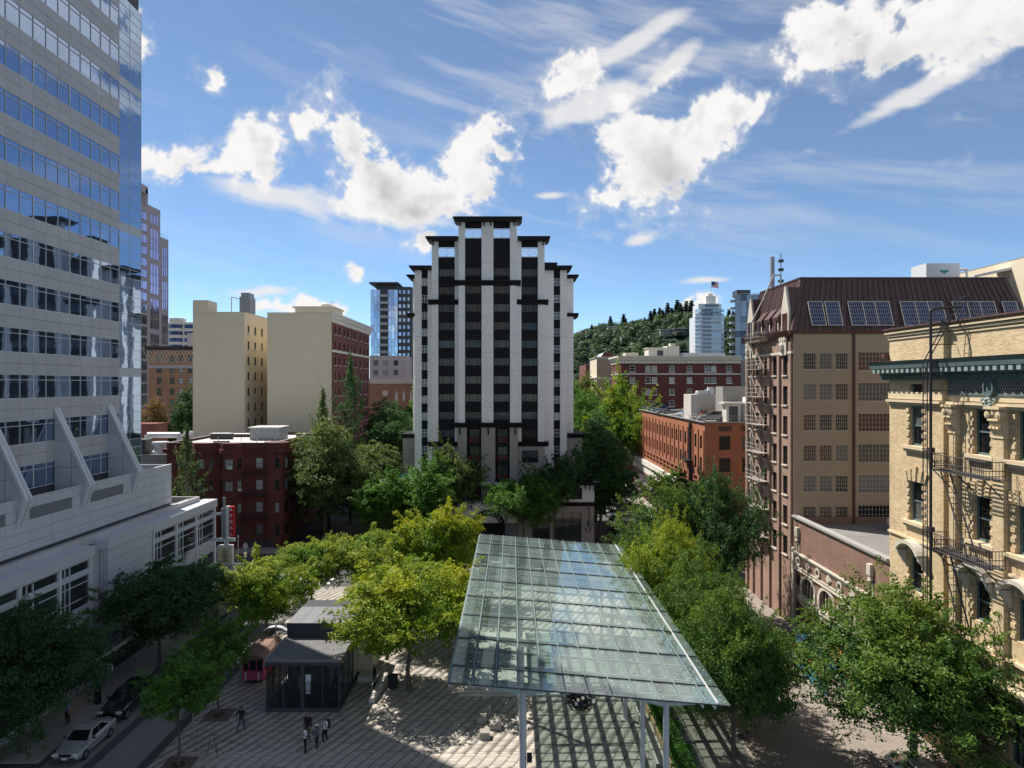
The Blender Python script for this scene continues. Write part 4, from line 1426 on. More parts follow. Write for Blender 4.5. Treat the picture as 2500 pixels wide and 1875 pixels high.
def build_cream():
    rows = [33.6 - 2.98 * k for k in range(8)]
    A = thing('cream_block', 'blank cream plastered block with a narrow window well on its right', 'building', (-55, 145, 0))
    us = [134.0, 137.5, 141.2]
    shell(A, -60.5, -50.7, 132, 165, 0, 37.6, {'S': ('cream_wall', []), 'E': ('cream_wall', holes(us, rows, 1.0, 1.62))}, parapet=0.4)
    grid(A, 'well_sash', 'E', -50.7, us, rows, 0.14, ['glass_dark', 'glass_dark', 'glass_curtain'])
    link('chimney_wall', MB().box(-60.5, 132, 37.67, -57.6, 136, 39.9).mesh('chimney_wall', 'cream_wall'), A)
    ct = MB().box(-53.6, 137, 38, -51.6, 140, 41.2).box(-53.4, 137.2, 41.2, -51.8, 139.8, 42.0)
    for z in np.arange(38.2, 41, 0.28):
        ct.box(-53.66, 136.94, z, -51.54, 140.06, z + 0.08)
    link('cooling_unit', ct.mesh('cooling_unit', 'metal_grey'), A)
    link('roof_pipe', MB().tube([(-53.8, 138, 38), (-55.6, 138, 38), (-55.6, 138, 41.2), (-53.7, 138, 40.9)], 0.1).lathe((-57, 139, 37.5), [(1.5, 0), (1.4, 0.4), (0.8, 0.75), (0.1, 0.9)], 12).mesh('roof_pipe', 'metal_white'), A)
    ac = MB()
    for (y, z) in ((134, rows[0]), (137.5, rows[1]), (137.5, rows[4])):
        ac.box(-50.7, y - 0.3, z, -50.35, y + 0.35, z + 0.4)
    link('window_cooler', ac.mesh('window_cooler', 'metal_white'), A)
    B = thing('brick_sided_block', 'tall block with a blank cream front, red brick side and white cornice', 'building', (-40, 148, 0))
    us = [134.6, 138, 142, 145, 148.7, 151.8, 157, 161.5, 164.5]
    rows = [33.6 - 2.98 * k for k in range(9)]
    shell(B, -46.4, -34.2, 132, 167, 0, 37.5, {'S': ('cream_wall', []), 'E': ('brick_red', holes(us, rows, 1.1, 1.6))}, parapet=0.4)
    grid(B, 'brick_sash', 'E', -34.2, us, rows, 0.14, ['glass_dark', 'glass_dark', 'glass_dark', 'glass_curtain'])
    ring('cornice', B, -46.4, -34.2, 132.0, 167.4, 35.7, 37.55, 0.8, 'white_trim', CORN, 'E')
    ring('belt', B, -46.4, -34.2, 132.05, 167, 30.1, 30.5, 0.25, 'white_trim', None, 'E')
    link('penthouse', MB().box(-43.6, 140, 37, -36.0, 148, 39.2).mesh('penthouse', 'cream_wall'), B)
    ring('penthouse_cornice', B, -43.6, -36.0, 140, 148, 39.2, 39.6, 0.4, 'cream_trim', CORN)
    link('dome_vent', MB().lathe((-38.2, 143, 39.6), [(0.8, 0), (0.8, 0.3), (1.2, 0.35), (1.1, 0.7), (0.4, 1.2), (0.05, 1.3)], 12).mesh('dome_vent', 'white_trim'), B)
    an = MB().bar((-35.6, 138, 37), (-35.6, 138, 40.5), 0.05)
    for z in (39.6, 40.2):
        an.bar((-36.8, 138, z), (-34.2, 138, z), 0.03)
    link('antenna', an.mesh('antenna', 'metal_grey'), B)


build_cream()

# patterned brick block far left
window_kind('lattice_sash', 1.4, 1.95, rows=[0.5], cols=2, fr=0.12, bar=0.07, fmat='frame_dark')


def build_lattice():
    T = thing('patterned_brick_block', 'tan brick block with a diamond brick frieze and dark cornice', 'building', (-99, 215, 0))
    rows = [30.5 - 3.25 * k for k in range(9)]
    us = [-103.8, -100, -97.5, -94.7, -91.5]
    shell(T, -107, -86, 205, 235, 0, 34.2, {'S': ('brick_tan', holes(us, rows, 1.4, 1.95))}, parapet=0.3)
    grid(T, 'lattice_sash', 'S', 205, us, rows, 0.15)
    ring('cornice', T, -107, -86, 205, 235, 34.0, 35.1, 0.9, 'roof_dark', CORN)
    m = MB()
    x = -106.6
    while x < -87:
        for s in (-1, 1):
            m.bar((x, 204.97, 30.1), (x + s * 1.9, 204.97, 33.9), 0.10)
        x += 1.0
    link('frieze', m.mesh('frieze', 'cream_trim'), T)
    ring('belt', T, -107, -86, 205, 235, 28.6, 29.6, 0.15, 'pink_stone')
    link('penthouse', MB().box(-105, 225, 34, -88, 234, 40.5).mesh('penthouse', 'pink_stone'), T)


build_lattice()


def pane_grid(T, face, c, u0, u1, z0, z1, nu, nz, mat, frame, fw=0.15, d=0.02, per=1, rnd=rndw, mats=None):
    """curtain wall: each storey strip is its own pane part behind one grid of bars"""
    du = (u1 - u0) / nu; dz = (z1 - z0) / nz
    a = fpt(face, 0, 0, 0, 0); b = fpt(face, 0, du * per, dz, 0)
    me = MB().poly([(0, 0, 0), (b[0], b[1], 0), (b[0], b[1], dz), (0, 0, dz)]).mesh('pane', mat)
    for j in range(nz):
        for i in range(0, nu, per):
            p = fpt(face, c, u0 + i * du, z0 + j * dz, -d)
            link('pane', me, T, p, None, rnd.choice(mats) if mats else None)
    m = MB()
    for i in range(nu + 1):
        fbox(m, face, c, u0 + i * du - fw / 2, u0 + i * du + fw / 2, z0, z1, -d - 0.12, 0.0)
    for j in range(nz + 1):
        fbox(m, face, c, u0, u1, z0 + j * dz - fw / 2, z0 + j * dz + fw / 2, -d - 0.1, 0.0)
    link('curtain_frame', m.mesh('curtain_frame', frame), T)


def build_far_left():
    T = thing('pink_glass_tower', 'far stepped tower of grey stone with pink mirror windows', 'tower', (-160, 292, 0))
    c = MB().box(-180, 270, 0, -150, 287, 96.5).box(-180, 287.01, 0, -150, 297, 100 - 2).box(-180, 297.01, 0, -150, 304, 86.8)
    c.box(-152, 285.2, 96.5, -150.01, 287, 104).box(-180, 270, 102, -150.01, 287, 105.2).box(-152, 270, 96.5, -150.01, 271.5, 102)
    link('body', c.mesh('body', 'pink_stone'), T)
    for k in range(22):
        z = 91 - 4.7 * k
        if z < 10: break
        fr = MB().box(-150.05, 279, z - 0.2, -149.9, 285.9, z + 3.4)
        w = link('window', fr.mesh('window', 'roof_dark'), T)
        for y in (279.2, 282.6):
            link('pane', MB().poly([(-149.88, y, z), (-149.88, y + 3.1, z), (-149.88, y + 3.1, z + 3.2), (-149.88, y, z + 3.2)]).mesh('pane', 'glass_pink'), w)
    for (y0, y1, zt) in ((288.6, 295.8, 95), (298.2, 303.2, 83)):
        z = zt
        while z > 14:
            h = 4.2 if z == zt and y0 < 290 else 12.6
            pane_grid(T, 'E', -150, y0, y1, z - h, z, 3, max(1, int(h / 4.2)), 'glass_pink', 'pink_stone', 0.22, per=3)
            z -= h + 2.0
    rl = MB()
    for y in np.arange(297.5, 304, 1.5):
        rl.bar((-150.2, y, 86.8), (-150.2, y, 88.4), 0.08)
    rl.bar((-150.2, 297.5, 88.3), (-150.2, 303.8, 88.3), 0.06)
    link('roof_rail', rl.mesh('roof_rail', 'metal_grey'), T)
    T = thing('white_banded_block', 'distant white office block with dark window bands', 'building', (-166, 355, 0))
    m = MB().box(-176, 350, 0, -158, 366, 55)
    m.lathe((-169, 352, 0), [(4, 0), (4, 57)], 16)
    link('body', m.mesh('body', 'white_trim'), T)
    for k in range(5):
        z = 52.0 - 3.4 * k
        link('window_band', MB().box(-164.6, 349.9, z, -158.3, 350.05, z + 1.9).lathe((-169, 352, z), [(4.06, 0), (4.06, 1.9)], 16).mesh('window_band', 'glass_navy'), T)
    # blue glass condominium behind the hotel
    T = thing('glass_condominium', 'blue mirrored apartment tower with dark flank left of the hotel', 'tower', (-52, 310, 0))
    link('body', MB().box(-60.8, 300.2, 0, -49.3, 325, 64.6).box(-49.25, 300.9, 0, -43.4, 325, 66).mesh('body', 'metal_dark'), T)
    pane_grid(T, 'S', 300.1, -60.8, -56.9, 10, 64.6, 3, 18, 'glass_blue', 'frame_pale', 0.14, per=1, mats=['glass_blue', 'glass_sky', 'glass_blue'])
    pane_grid(T, 'S', 300.1, -53.3, -49.3, 10, 64.6, 3, 18, 'glass_blue', 'frame_pale', 0.14, per=1, mats=['glass_blue', 'glass_sky', 'glass_blue'])
    pane_grid(T, 'S', 300.6, -56.9, -53.3, 10, 64.6, 2, 18, 'glass_shop', 'frame_pale', 0.1, per=2)
    b = MB()
    for j in range(18):
        z = 10 + 54.6 / 18 * j
        b.box(-56.9, 298.9, z - 0.15, -53.3, 300.5, z + 0.1).box(-56.9, 298.9, z + 0.1, -53.3, 298.96, z + 1.0)
    link('balconies', b.mesh('balconies', 'metal_grey'), T)
    for j in range(18):
        for x in (-48.4, -46.6, -44.6):
            link('window', BW, T, (x, 300.88, 11.5 + 3.03 * j))
    link('roof', MB().box(-61.5, 299.5, 67.2, -49, 326, 67.9).box(-59, 303, 64.6, -50, 322, 67.2).mesh('roof', 'metal_dark'), T)
    T = thing('brown_brick_hall', 'low red brown brick hall with stone parapet left of the hotel', 'building', (-32, 200, 0))
    shell(T, -42, -20, 190, 215, 0, 25.2, {'S': ('brick_hall', [])}, parapet=0.5)
    ring('parapet_band', T, -42, -20, 190, 215, 24.1, 25.4, 0.3, 'pink_stone')
    ar = MB()
    for x in (-31.5, -29.5, -27.5, -25.5):
        ar.box(x - 0.35, 189.9, 19.4, x + 0.35, 190.02, 22.0).cyl((x, 189.9, 22.0), (x, 190.02, 22.0), 0.35, n=12)
    ar.cyl((-34.6, 189.9, 21.5), (-34.6, 190.02, 21.5), 0.8, n=16)
    link('blind_arches', ar.mesh('blind_arches', 'pink_stone'), T)
    T = thing('terraced_flats', 'pale flats with dark balconies behind the brown brick hall', 'building', (-43, 240, 0))
    us = [-46, -42.6, -39.2]
    rows = [27.0, 30.2]
    shell(T, -48, -36, 235, 250, 0, 33.5, {'S': ('pink_stone', holes(us, rows, 1.5, 1.8))})
    grid(T, 'lattice_sash', 'S', 235, us, rows, 0.1)


BW = MB().box(-0.5, -0.08, 0, 0.5, 0, 1.5).mesh('window', 'glass_blue')
build_far_left()

# ------------------------------------------------------------------ right hand background
window_kind('sash_white', 1.38, 1.55, rows=[0.5], cols=1, fr=0.11, bar=0.08, fmat='frame_white', sill=0.14, smat='white_trim')
window_kind('sash_slim', 0.95, 1.55, rows=[0.5], cols=1, fr=0.1, bar=0.08, fmat='frame_white', sill=0.12, smat='white_trim')


def build_red_right():
    T = thing('brick_hotel', 'deep red brick block with cream cornice and many white framed windows', 'building', (43, 190, 0))
    us = [30.8, 34.8, 36.45, 40.9, 45.4, 49.9, 51.55, 55.5]
    rows = [27.1 - 2.93 * k for k in range(8)]
    uw = [181.7, 185.7, 189.9]
    shell(T, 27.85, 58.5, 178, 194, 0, 30.6, {'S': ('brick_dark', holes(us, rows, 1.38, 1.55)), 'W': ('brick_dark', holes(uw, rows, 0.95, 1.55))}, parapet=0.3)
    grid(T, 'sash_white', 'S', 178, us, rows, 0.14, ['glass_blind', 'glass_blind', 'glass_curtain', 'glass_dark'])
    grid(T, 'sash_slim', 'W', 27.85, uw, rows, 0.14)
    ring('cornice', T, 27.85, 58.5, 178, 194, 29.2, 31.2, 1.0, 'cream_trim', CORN, 'SW')
    de = MB()
    for x in np.arange(28, 58, 0.8):
        de.box(x, 177.3, 29.2, x + 0.4, 177.9, 29.5)
    link('dentils', de.mesh('dentils', 'cream_trim'), T)
    ring('belt', T, 27.85, 58.5, 178, 194, 26.4, 26.7, 0.2, 'white_trim', None, 'SW')
    ring('belt', T, 27.85, 58.5, 178, 194, 8.6, 9.6, 0.5, 'cream_trim', CORN, 'SW')
    link('annex', MB().box(58.52, 179, 0, 66, 194, 30).mesh('annex', 'grey_block'), T)
    ph = MB().box(36.5, 186, 30, 41.5, 192, 33.6).box(41.5, 186.5, 30, 44.8, 192, 34.2).box(42.5, 187, 34.2, 43.8, 189, 34.9).box(36.2, 185.8, 33.6, 41.49, 192.2, 33.75)
    P = link('penthouse', ph.mesh('penthouse', 'cream_trim'), T)
    link('penthouse_door', MB().box(38.8, 185.93, 30.5, 40.4, 186.05, 33.0).mesh('penthouse_door', 'metal_dark'), P)
    link('roof_sheds', MB().prism([(186, 30), (192, 30), (192, 31.9), (188, 32.4)], 'x', 45.2, 57.5).mesh('roof_sheds', 'metal_grey'), T)
    link('roof_hut', MB().box(30.5, 187, 30, 34, 192, 32.4).mesh('roof_hut', 'cream_wall'), T)
    T = thing('tan_block', 'plain tan plastered block behind the red brick hotel', 'building', (31, 240, 0))
    shell(T, 28, 33.6, 230, 250, 0, 32.4, {'S': ('brown_wall', []), 'W': ('cream_wall', [])})
    ring('belt', T, 28, 33.6, 230, 250, 25.4, 26.2, 0.5, 'cream_trim', CORN, 'SW')
    ring('cornice', T, 28, 33.6, 230, 250, 32.4, 33.0, 0.4, 'cream_trim', CORN, 'SW')
    T = thing('gabled_brick_building', 'red brick building with a pale gabled roof below the hill', 'building', (36, 280, 0))
    rows = [26.5, 23.2]
    us = [33.5, 38, 41.5]
    shell(T, 28.6, 44.5, 270, 295, 0, 31.5, {'S': ('brick_red', holes(us, rows, 1.4, 1.95))})
    grid(T, 'lattice_sash', 'S', 270, us, rows, 0.1, ['glass_blind', 'glass_curtain'])
    link('gable', MB().prism([(33, 31.6), (43, 31.6), (39.5, 36.2), (36.5, 36.2)], 'y', 276, 292).mesh('gable', 'brick_red'), T)
    link('gable_roof', MB().poly([(32.6, 275.5, 31.7), (36.4, 275.5, 36.4), (36.4, 292.5, 36.4), (32.6, 292.5, 31.7)]).poly([(36.4, 275.5, 36.4), (39.6, 275.5, 36.4), (39.6, 292.5, 36.4), (36.4, 292.5, 36.4)]).mesh('gable_roof', 'metal_white'), T)


build_red_right()

window_kind('works_tall', 1.15, 1.95, rows=[0.5], cols=2, fr=0.07, bar=0.05, fmat='frame_dark')
window_kind('works_wide', 1.6, 2.0, rows=[0.33, 0.66], cols=3, fr=0.07, bar=0.05, fmat='frame_dark')


def build_orange():
    T = thing('parking_building', 'long orange brick building with pilasters and cars parked on its roof', 'building', (33, 130, 0))
    x0, x1, y0, y1, zt = 27.7, 39.0, 100.0, 159.0, 18.45
    us = [102.1 + 3.05 * i for i in range(19)]
    rows = [14.5, 11.35]
    hw = holes(us, rows, 1.15, 1.95) + holes(us, [8.9], 2.3, 1.3)
    us2 = [30.55, 33.85, 37.1]
    shell(T, x0, x1, y0, y1, 0, zt, {'W': ('brick_orange', hw), 'S': ('brick_orange', holes(us2, rows, 1.6, 2.0))}, roofmat='roof_grey', parapet=0.25)
    grid(T, 'works_tall', 'W', x0, us, rows, 0.16, ['glass_dark', 'glass_dark', 'glass_curtain'])
    grid(T, 'works_wide', 'S', y0, us2, rows, 0.16, ['glass_dark', 'glass_curtain'])
    pm = MB().box(-0.16, -0.35, 10.8, 0, 0.35, 17.3).mesh('pilaster', 'brick_orange')
    hm = MB().box(-0.1, -0.6, 16.9, 0, 0.6, 17.6).mesh('brick_hood', 'brick_orange')
    for u in [us[0] - 1.52 + 3.05 * i for i in range(20)]:
        link('pilaster', pm, T, (x0, u, 0))
    lb = MB()
    for u in us:
        lb.box(x0 - 0.05, u - 1.1, 8.9, x0 + 0.12, u - 1.04, 10.2).box(x0 - 0.05, u - 0.03, 8.9, x0 + 0.12, u + 0.03, 10.2)
    lb.box(x0 - 0.06, y0 + 0.6, 9.5, x0 + 0.1, y1, 9.6)
    link('louver_bars', lb.mesh('louver_bars', 'brick_orange'), T)
    co = MB()
    for u in us2:
        for i in range(5):
            co.box(u - 0.9 + i * 0.4, y0 - 0.1, 17.3 - 0.12 * (i % 2), u - 0.65 + i * 0.4, y0 - 0.002, 17.9)
    link('brick_corbels', co.mesh('brick_corbels', 'roof_dark'), T)
    link('roof_edge', MB().box(x0 - 0.25, y0 - 0.22, zt - 0.05, x0 + 0.1, y1, zt + 0.12).box(x0 + 0.101, y0 - 0.22, zt - 0.05, x1, y0 + 0.1, zt + 0.12).mesh('roof_edge', 'metal_grey'), T)
    ra = MB()
    for z in (zt + 0.55, zt + 0.95):
        ra.bar((x0 + 0.15, y0 + 0.15, z), (x0 + 0.15, y1, z), 0.025); ra.bar((x0 + 0.15, y0 + 0.15, z), (x1, y0 + 0.15, z), 0.025)
    for y in np.arange(y0 + 0.2, y1, 2.5):
        ra.bar((x0 + 0.15, y, zt), (x0 + 0.15, y, zt + 1.0), 0.03)
    for x in np.arange(x0 + 0.2, x1, 1.2):
        ra.bar((x, y0 + 0.15, zt), (x, y0 + 0.15, zt + 1.0), 0.03)
    link('roof_rail', ra.mesh('roof_rail', 'metal_grey'), T)
    link('shop_front', MB().box(x0 - 0.5, y0 + 10, 7.3, x0 - 0.01, y1, 8.3).box(x0 - 0.15, y0 + 10, 5.6, x0 - 0.011, y1, 7.29).mesh('shop_front', 'white_trim'), T)
    aw = MB()
    for y in np.arange(116, 150, 1.6):
        aw.box(x0 - 2.6, y, 5.0, x0 - 0.02, y + 0.1, 5.25)
    aw.box(x0 - 2.7, 116, 5.0, x0 - 2.55, 150, 5.3)
    link('steel_awning', aw.mesh('steel_awning', 'metal_grey'), T)
    for y in np.arange(111, 156, 4.2):
        link('shop_window', MB().box(x0 - 0.06, y, 0.7, x0 - 0.005, y + 3.4, 4.6).mesh('shop_window', 'glass_shop'), T)
    fe = MB()
    for z in (5.2, 8.9, 12.3):
        fe.box(x0 - 1.1, 106.3, z, x0 - 0.02, 110.3, z + 0.06)
        for y in np.linspace(106.3, 110.3, 14):
            fe.bar((x0 - 1.1, y, z), (x0 - 1.1, y, z + 1.0), 0.022)
        fe.bar((x0 - 1.1, 106.3, z + 1.0), (x0 - 1.1, 110.3, z + 1.0), 0.03)
        for s in (0.35, 0.8):
            fe.bar((x0 - s, 110, z), (x0 - s, 107.2, z + 3.3), 0.05)
    for y in (107.2, 107.7):
        fe.bar((x0 - 0.25, y, 12.3), (x0 - 0.25, y, 19.2), 0.04)
    fe.box(x0 - 0.5, 106.9, 2, x0 - 0.1, 107.3, 18)
    link('fire_escape', fe.mesh('fire_escape', 'iron'), T)
    b = MB().box(29.1, 113.2, 18.2, 33.6, 118, 22.3)
    P = link('roof_hut', b.mesh('roof_hut', 'pale_block'), T)
    h = MB().box(30.3, 113.6, 22.3, 32.0, 115, 22.9).tube([(30.0, 114, 22.5), (31.6, 114, 22.7), (32.6, 114.5, 23)], 0.18).cyl((32.6, 114.5, 22.3), (32.6, 114.5, 23.5), 0.5, n=10).cyl((33.2, 115.5, 22.3), (33.2, 115.5, 23.4), 0.35, n=10)
    link('roof_fans', h.mesh('roof_fans', 'metal_white'), P)
    link('stair_tower', MB().box(32.6, 107.6, 18.2, 36.4, 111.5, 23.6).mesh('stair_tower', 'grey_block'), T)
    lb = MB().box(31.9, 104.6, 21.0, 35.0, 107.5, 21.25).box(32.4, 105.2, 18.2, 34.6, 107.4, 21.0)
    L = link('lift_lobby', lb.mesh('lift_lobby', 'pale_block'), T)
    link('lobby_door', MB().box(32.8, 105.12, 18.3, 34.1, 105.19, 20.6).mesh('lobby_door', 'metal_dark'), L)
    link('white_hut', MB().box(35.1, 103.2, 18.2, 38.9, 106, 22.0).mesh('white_hut', 'stucco_white'), T)
    link('hut_door', MB().box(35.5, 103.12, 18.3, 35.95, 103.19, 20.2).mesh('hut_door', 'metal_dark'), T)
    link('barrier', MB().box(29.0, 127, 19.2, 38, 127.15, 19.35).box(31.6, 126.9, 18.3, 31.75, 127.2, 20.0, 1).box(32.6, 126.9, 18.3, 32.75, 127.2, 20.0, 1).mesh('barrier', ['metal_white', 'sign_cream']), T)


build_orange()
# ------------------------------------------------------------------ brown studio building with the copper mansard
window_kind('studio_small', 1.31, 1.66, cols=[0.17, 0.335, 0.665, 0.83, 0.5], rows=4, fr=0.055, bar=0.02, fmat='frame_cream', pmat='glass_redblind')
window_kind('studio_wide', 4.3, 1.86, cols=12, rows=[0.25, 0.5, 0.75], fr=0.055, bar=0.02, fmat='frame_cream', pmat='glass_redblind')
window_kind('studio_street', 1.15, 1.9, cols=2, rows=4, fr=0.06, bar=0.03, fmat='frame_dark', pmat='glass_redblind')


def build_studio():
    T = thing('studio_building', 'brown plastered studio building with a dark copper mansard roof and white fire escape', 'building', (40, 76, 0))
    x0, x1, y0, y1, ze = 27.7, 51.5, 68.5, 82.0, 29.0
    rows = [25.42 - 3.02 * k for k in range(7)]
    us = [29.3, 30.88, 32.46]
    wide = [(36.2, 4.3), (42.0, 4.3), (47.8, 4.3)]
    hs = holes(us, rows, 1.31, 1.66) + holes([w[0] for w in wide], [r - 0.1 for r in rows], 4.3, 1.86)
    uw = [70.6, 73.4, 76.0, 78.6, 80.8]
    rw = [24.9 - 3.02 * k for k in range(7)]
    shell(T, x0, x1, y0, y1, 0, ze, {'S': ('brown_wall', hs), 'W': ('brick_brown', holes(uw, rw, 1.15, 1.9))}, parapet=0.02, depth=0.22)
    grid(T, 'studio_small', 'S', y0, us, rows, 0.12, ['glass_redblind', 'glass_redblind', 'glass_dark', 'glass_curtain'])
    grid(T, 'studio_wide', 'S', y0, [w[0] for w in wide], [r - 0.1 for r in rows], 0.12, ['glass_redblind', 'glass_redblind', 'glass_dark', 'glass_curtain'])
    grid(T, 'studio_street', 'W', x0, uw, rw, 0.18, ['glass_redblind', 'glass_dark'])
    sm = MB().box(-0.16, -0.7, -0.12, 0, 0.7, 0).mesh('stone_sill', 'limestone')
    for u in uw:
        for v in rw:
            link('stone_sill', sm, T, (x0, u, v))
    pm = MB().box(-0.22, -0.28, 0, 0, 0.28, ze - 0.8).mesh('pier', 'brick_brown')
    for u in (69.0, 72.0, 74.7, 77.3, 79.8, 81.7):
        link('pier', pm, T, (x0, u, 0))
    link('stone_belt', MB().box(x0 - 0.26, y0, 27.0, x0 - 0.002, y1, 27.25).mesh('stone_belt', 'limestone'), T)
    for u in (70.4, 80.6):      # carved shields under the eaves
        c = MB().box(x0 - 0.36, u - 0.85, 26.9, x0 - 0.225, u + 0.85, 28.6)
        c.lathe((x0 - 0.34, u, 27.1), [(0.1, 0), (0.35, 0.3), (0.4, 0.8), (0.2, 1.1)], 8)
        for s in (-0.55, 0, 0.55):
            c.cyl((x0 - 0.45, u + s, 28.5), (x0 - 0.3, u + s, 28.5), 0.22, n=10)
        link('carved_shield', c.mesh('carved_shield', 'limestone'), T)
    link('eaves', MB().prism([(y0 - 0.35, ze + 0.28), (y0 + 0.2, ze + 0.28), (y0 + 0.2, ze - 0.05), (y0 - 0.2, ze - 0.05)], 'x', x0 - 0.5, x1 + 0.3)
         .prism([(x0 - 0.7, ze + 0.28), (x0 + 0.2, ze + 0.28), (x0 + 0.2, ze - 0.3), (x0 - 0.4, ze - 0.3)], 'y', y0 + 0.21, y1).mesh('eaves', 'drain_red'), T)
    # mansard: sloping front, left and right, covered in standing seam sheets
    yt, xt, xr, zt = y0 + 2.2, x0 + 1.6, x1 - 1.3, 34.7
    z0 = ze + 0.28
    m = MB()
    A, B, C, D = (x0 - 0.1, y0 + 0.1, z0), (x1, y0 + 0.1, z0), (xr, yt, zt), (xt, yt, zt)
    E, F = (x0 - 0.1, y1, z0), (xt, y1, zt)
    G, H = (x1, y1, z0), (xr, y1, zt)
    m.poly([A, B, C, D]).poly([E, A, D, F]).poly([B, G, H, C]).poly([D, C, H, F]).poly([E, F, H, G])
    link('mansard', m.mesh('mansard', 'copper_roof'), T)

    def sheets(p0, p1, q0, q1, n, nm):
        p0, p1, q0, q1 = map(Vector, (p0, p1, q0, q1))
        nrm = (p1 - p0).cross(q0 - p0).normalized()
        for i in range(n):
            a, b = i / n, (i + 1) / n
            P = [p0.lerp(p1, a), p0.lerp(p1, b), q0.lerp(q1, b), q0.lerp(q1, a)]
            t = 0.03 + 0.004 * (i % 3)
            q = MB()
            e = (P[1] - P[0]) * 0.02
            q._add([P[0] + e, P[1] - e, P[2] - e, P[3] + e] + [v + nrm * t for v in (P[0] + e, P[1] - e, P[2] - e, P[3] + e)],
                   [(4, 5, 6, 7), (0, 1, 5, 4), (1, 2, 6, 5), (2, 3, 7, 6), (3, 0, 4, 7)], 0)
            q._add([P[0] - e * 0.8, P[0] + e * 0.8, P[3] + e * 0.8, P[3] - e * 0.8] + [v + nrm * 0.10 for v in (P[0] - e * 0.8, P[0] + e * 0.8, P[3] + e * 0.8, P[3] - e * 0.8)],
                   [(4, 5, 6, 7), (0, 1, 5, 4), (1, 2, 6, 5), (2, 3, 7, 6), (3, 0, 4, 7)], 0)
            link(nm, q.mesh(nm, 'copper_roof'), T)
    sheets(A, B, D, C, 40, 'roof_sheet')
    sheets(E, A, F, D, 24, 'roof_sheet')
    link('roof_edge', MB().box(xt - 0.1, yt - 0.12, zt, xr + 0.1, yt + 0.2, zt + 0.14).box(xt - 0.12, yt + 0.21, zt, xt + 0.2, y1, zt + 0.14).mesh('roof_edge', 'copper_roof'), T)
    # studio lights let into the slope
    slope = math.atan2(yt - y0 - 0.1, zt - z0)
    wins = [(29.55, 30.95, 8), (31.2, 32.6, 8), (33.5, 37.6, 24), (38.7, 42.9, 24), (43.9, 48.1, 24), (48.9, 50.3, 8)]
    for (a, b, n) in wins:
        w = b - a; h = 2.55
        f = MB().box(-w / 2 - 0.06, -0.14, -0.06, w / 2 + 0.06, -0.04, 0).box(-w / 2 - 0.06, -0.14, h, w / 2 + 0.06, -0.04, h + 0.06)
        cols = 7 if n == 8 else 20
        for i in range(cols + 1):
            x = -w / 2 + w * i / cols
            th = 0.045 if (n == 24 and i in (0, 7, 13, 20)) or i in (0, cols) else 0.008
            f.box(x - th, -0.13, 0, x + th, -0.05, h)
        for j in range(1, 6):
            f.box(-w / 2, -0.11, h * j / 6 - 0.008, w / 2, -0.05, h * j / 6 + 0.008)
        base = (0.55 / math.cos(slope))
        o = link('studio_light', f.mesh('studio_light', 'frame_cream'), T, ((a + b) / 2, y0 + 0.1 + 0.5 * math.tan(slope) - 0.12, z0 + 0.5))
        o.rotation_euler = (-slope, 0, 0)
        sub('pane', MB().poly([(-w / 2, -0.06, 0), (w / 2, -0.06, 0), (w / 2, -0.06, h), (-w / 2, -0.06, h)]).mesh('pane', 'glass_navy'), o)
    # dormers on the street side
    for u, big in ((70.4, True), (73.0, False), (75.4, False), (77.8, False), (80.6, True)):
        hw, hz = (0.95, 2.1) if big else (0.7, 1.7)
        d = MB()
        if big:
            P = [(u - hw, z0 - 0.2), (u + hw, z0 - 0.2), (u + hw, z0 + hz), (u + 0.1, z0 + 4.6), (u - 0.1, z0 + 4.6), (u - hw, z0 + hz)]
            d.prism(P, 'x', x0 - 0.12, x0 + 0.1)
            dd = link('dormer', d.mesh('dormer', 'limestone'), T)
            r = MB().prism([(u - hw - 0.1, z0), (u + hw + 0.1, z0), (u + hw + 0.1, z0 + hz), (u + 0.05, z0 + 4.5), (u - 0.05, z0 + 4.5), (u - hw - 0.1, z0 + hz)], 'x', x0 + 0.101, x0 + 1.9)
        else:
            d.box(x0 - 0.05, u - hw, z0 - 0.1, x0 + 0.1, u + hw, z0 + hz)
            dd = link('dormer', d.mesh('dormer', 'frame_cream'), T)
            r = MB().prism([(x0 - 0.15, z0 + hz), (x0 + 1.1, z0 + 3.2), (x0 + 1.4, z0 + 3.2), (x0 + 1.2, z0), (x0 + 0.11, z0)], 'y', u - hw - 0.08, u + hw + 0.08)
        link('dormer_roof', r.mesh('dormer_roof', 'copper_roof'), dd)
        link('dormer_pane', MB().box(x0 - 0.16, u - hw + 0.3, z0, x0 - 0.13, u + hw - 0.3, z0 + hz - 0.25).mesh('dormer_pane', 'glass_redblind'), dd)
    # white fire escape down the street front
    fe = MB()
    for z in [28.6 - 3.02 * k for k in range(8)]:
        fe.box(x0 - 1.25, 74.6, z, x0 - 0.25, 79.0, z + 0.05)
        for y in np.linspace(74.6, 79.0, 10):
            fe.bar((x0 - 1.25, y, z), (x0 - 1.25, y, z + 0.95), 0.022)
        for h in (0.5, 0.95):
            fe.bar((x0 - 1.25, 74.6, z + h), (x0 - 1.25, 79, z + h), 0.03)
            fe.bar((x0 - 1.25, 74.6, z + h), (x0 - 0.25, 74.6, z + h), 0.03)
        for s in (0.4, 0.95):
            fe.bar((x0 - s, 78.6, z), (x0 - s, 75.4, z - 3.02), 0.05)
        for i in range(9):
            fe.bar((x0 - 0.4, 78.6 - 3.2 * i / 9, z - 3.02 * i / 9), (x0 - 0.95, 78.6 - 3.2 * i / 9, z - 3.02 * i / 9), 0.02)
        for q in (75.2, 78.4):
            fe.bar((x0 - 1.2, q, z), (x0 - 0.26, q, z - 1.0), 0.035)
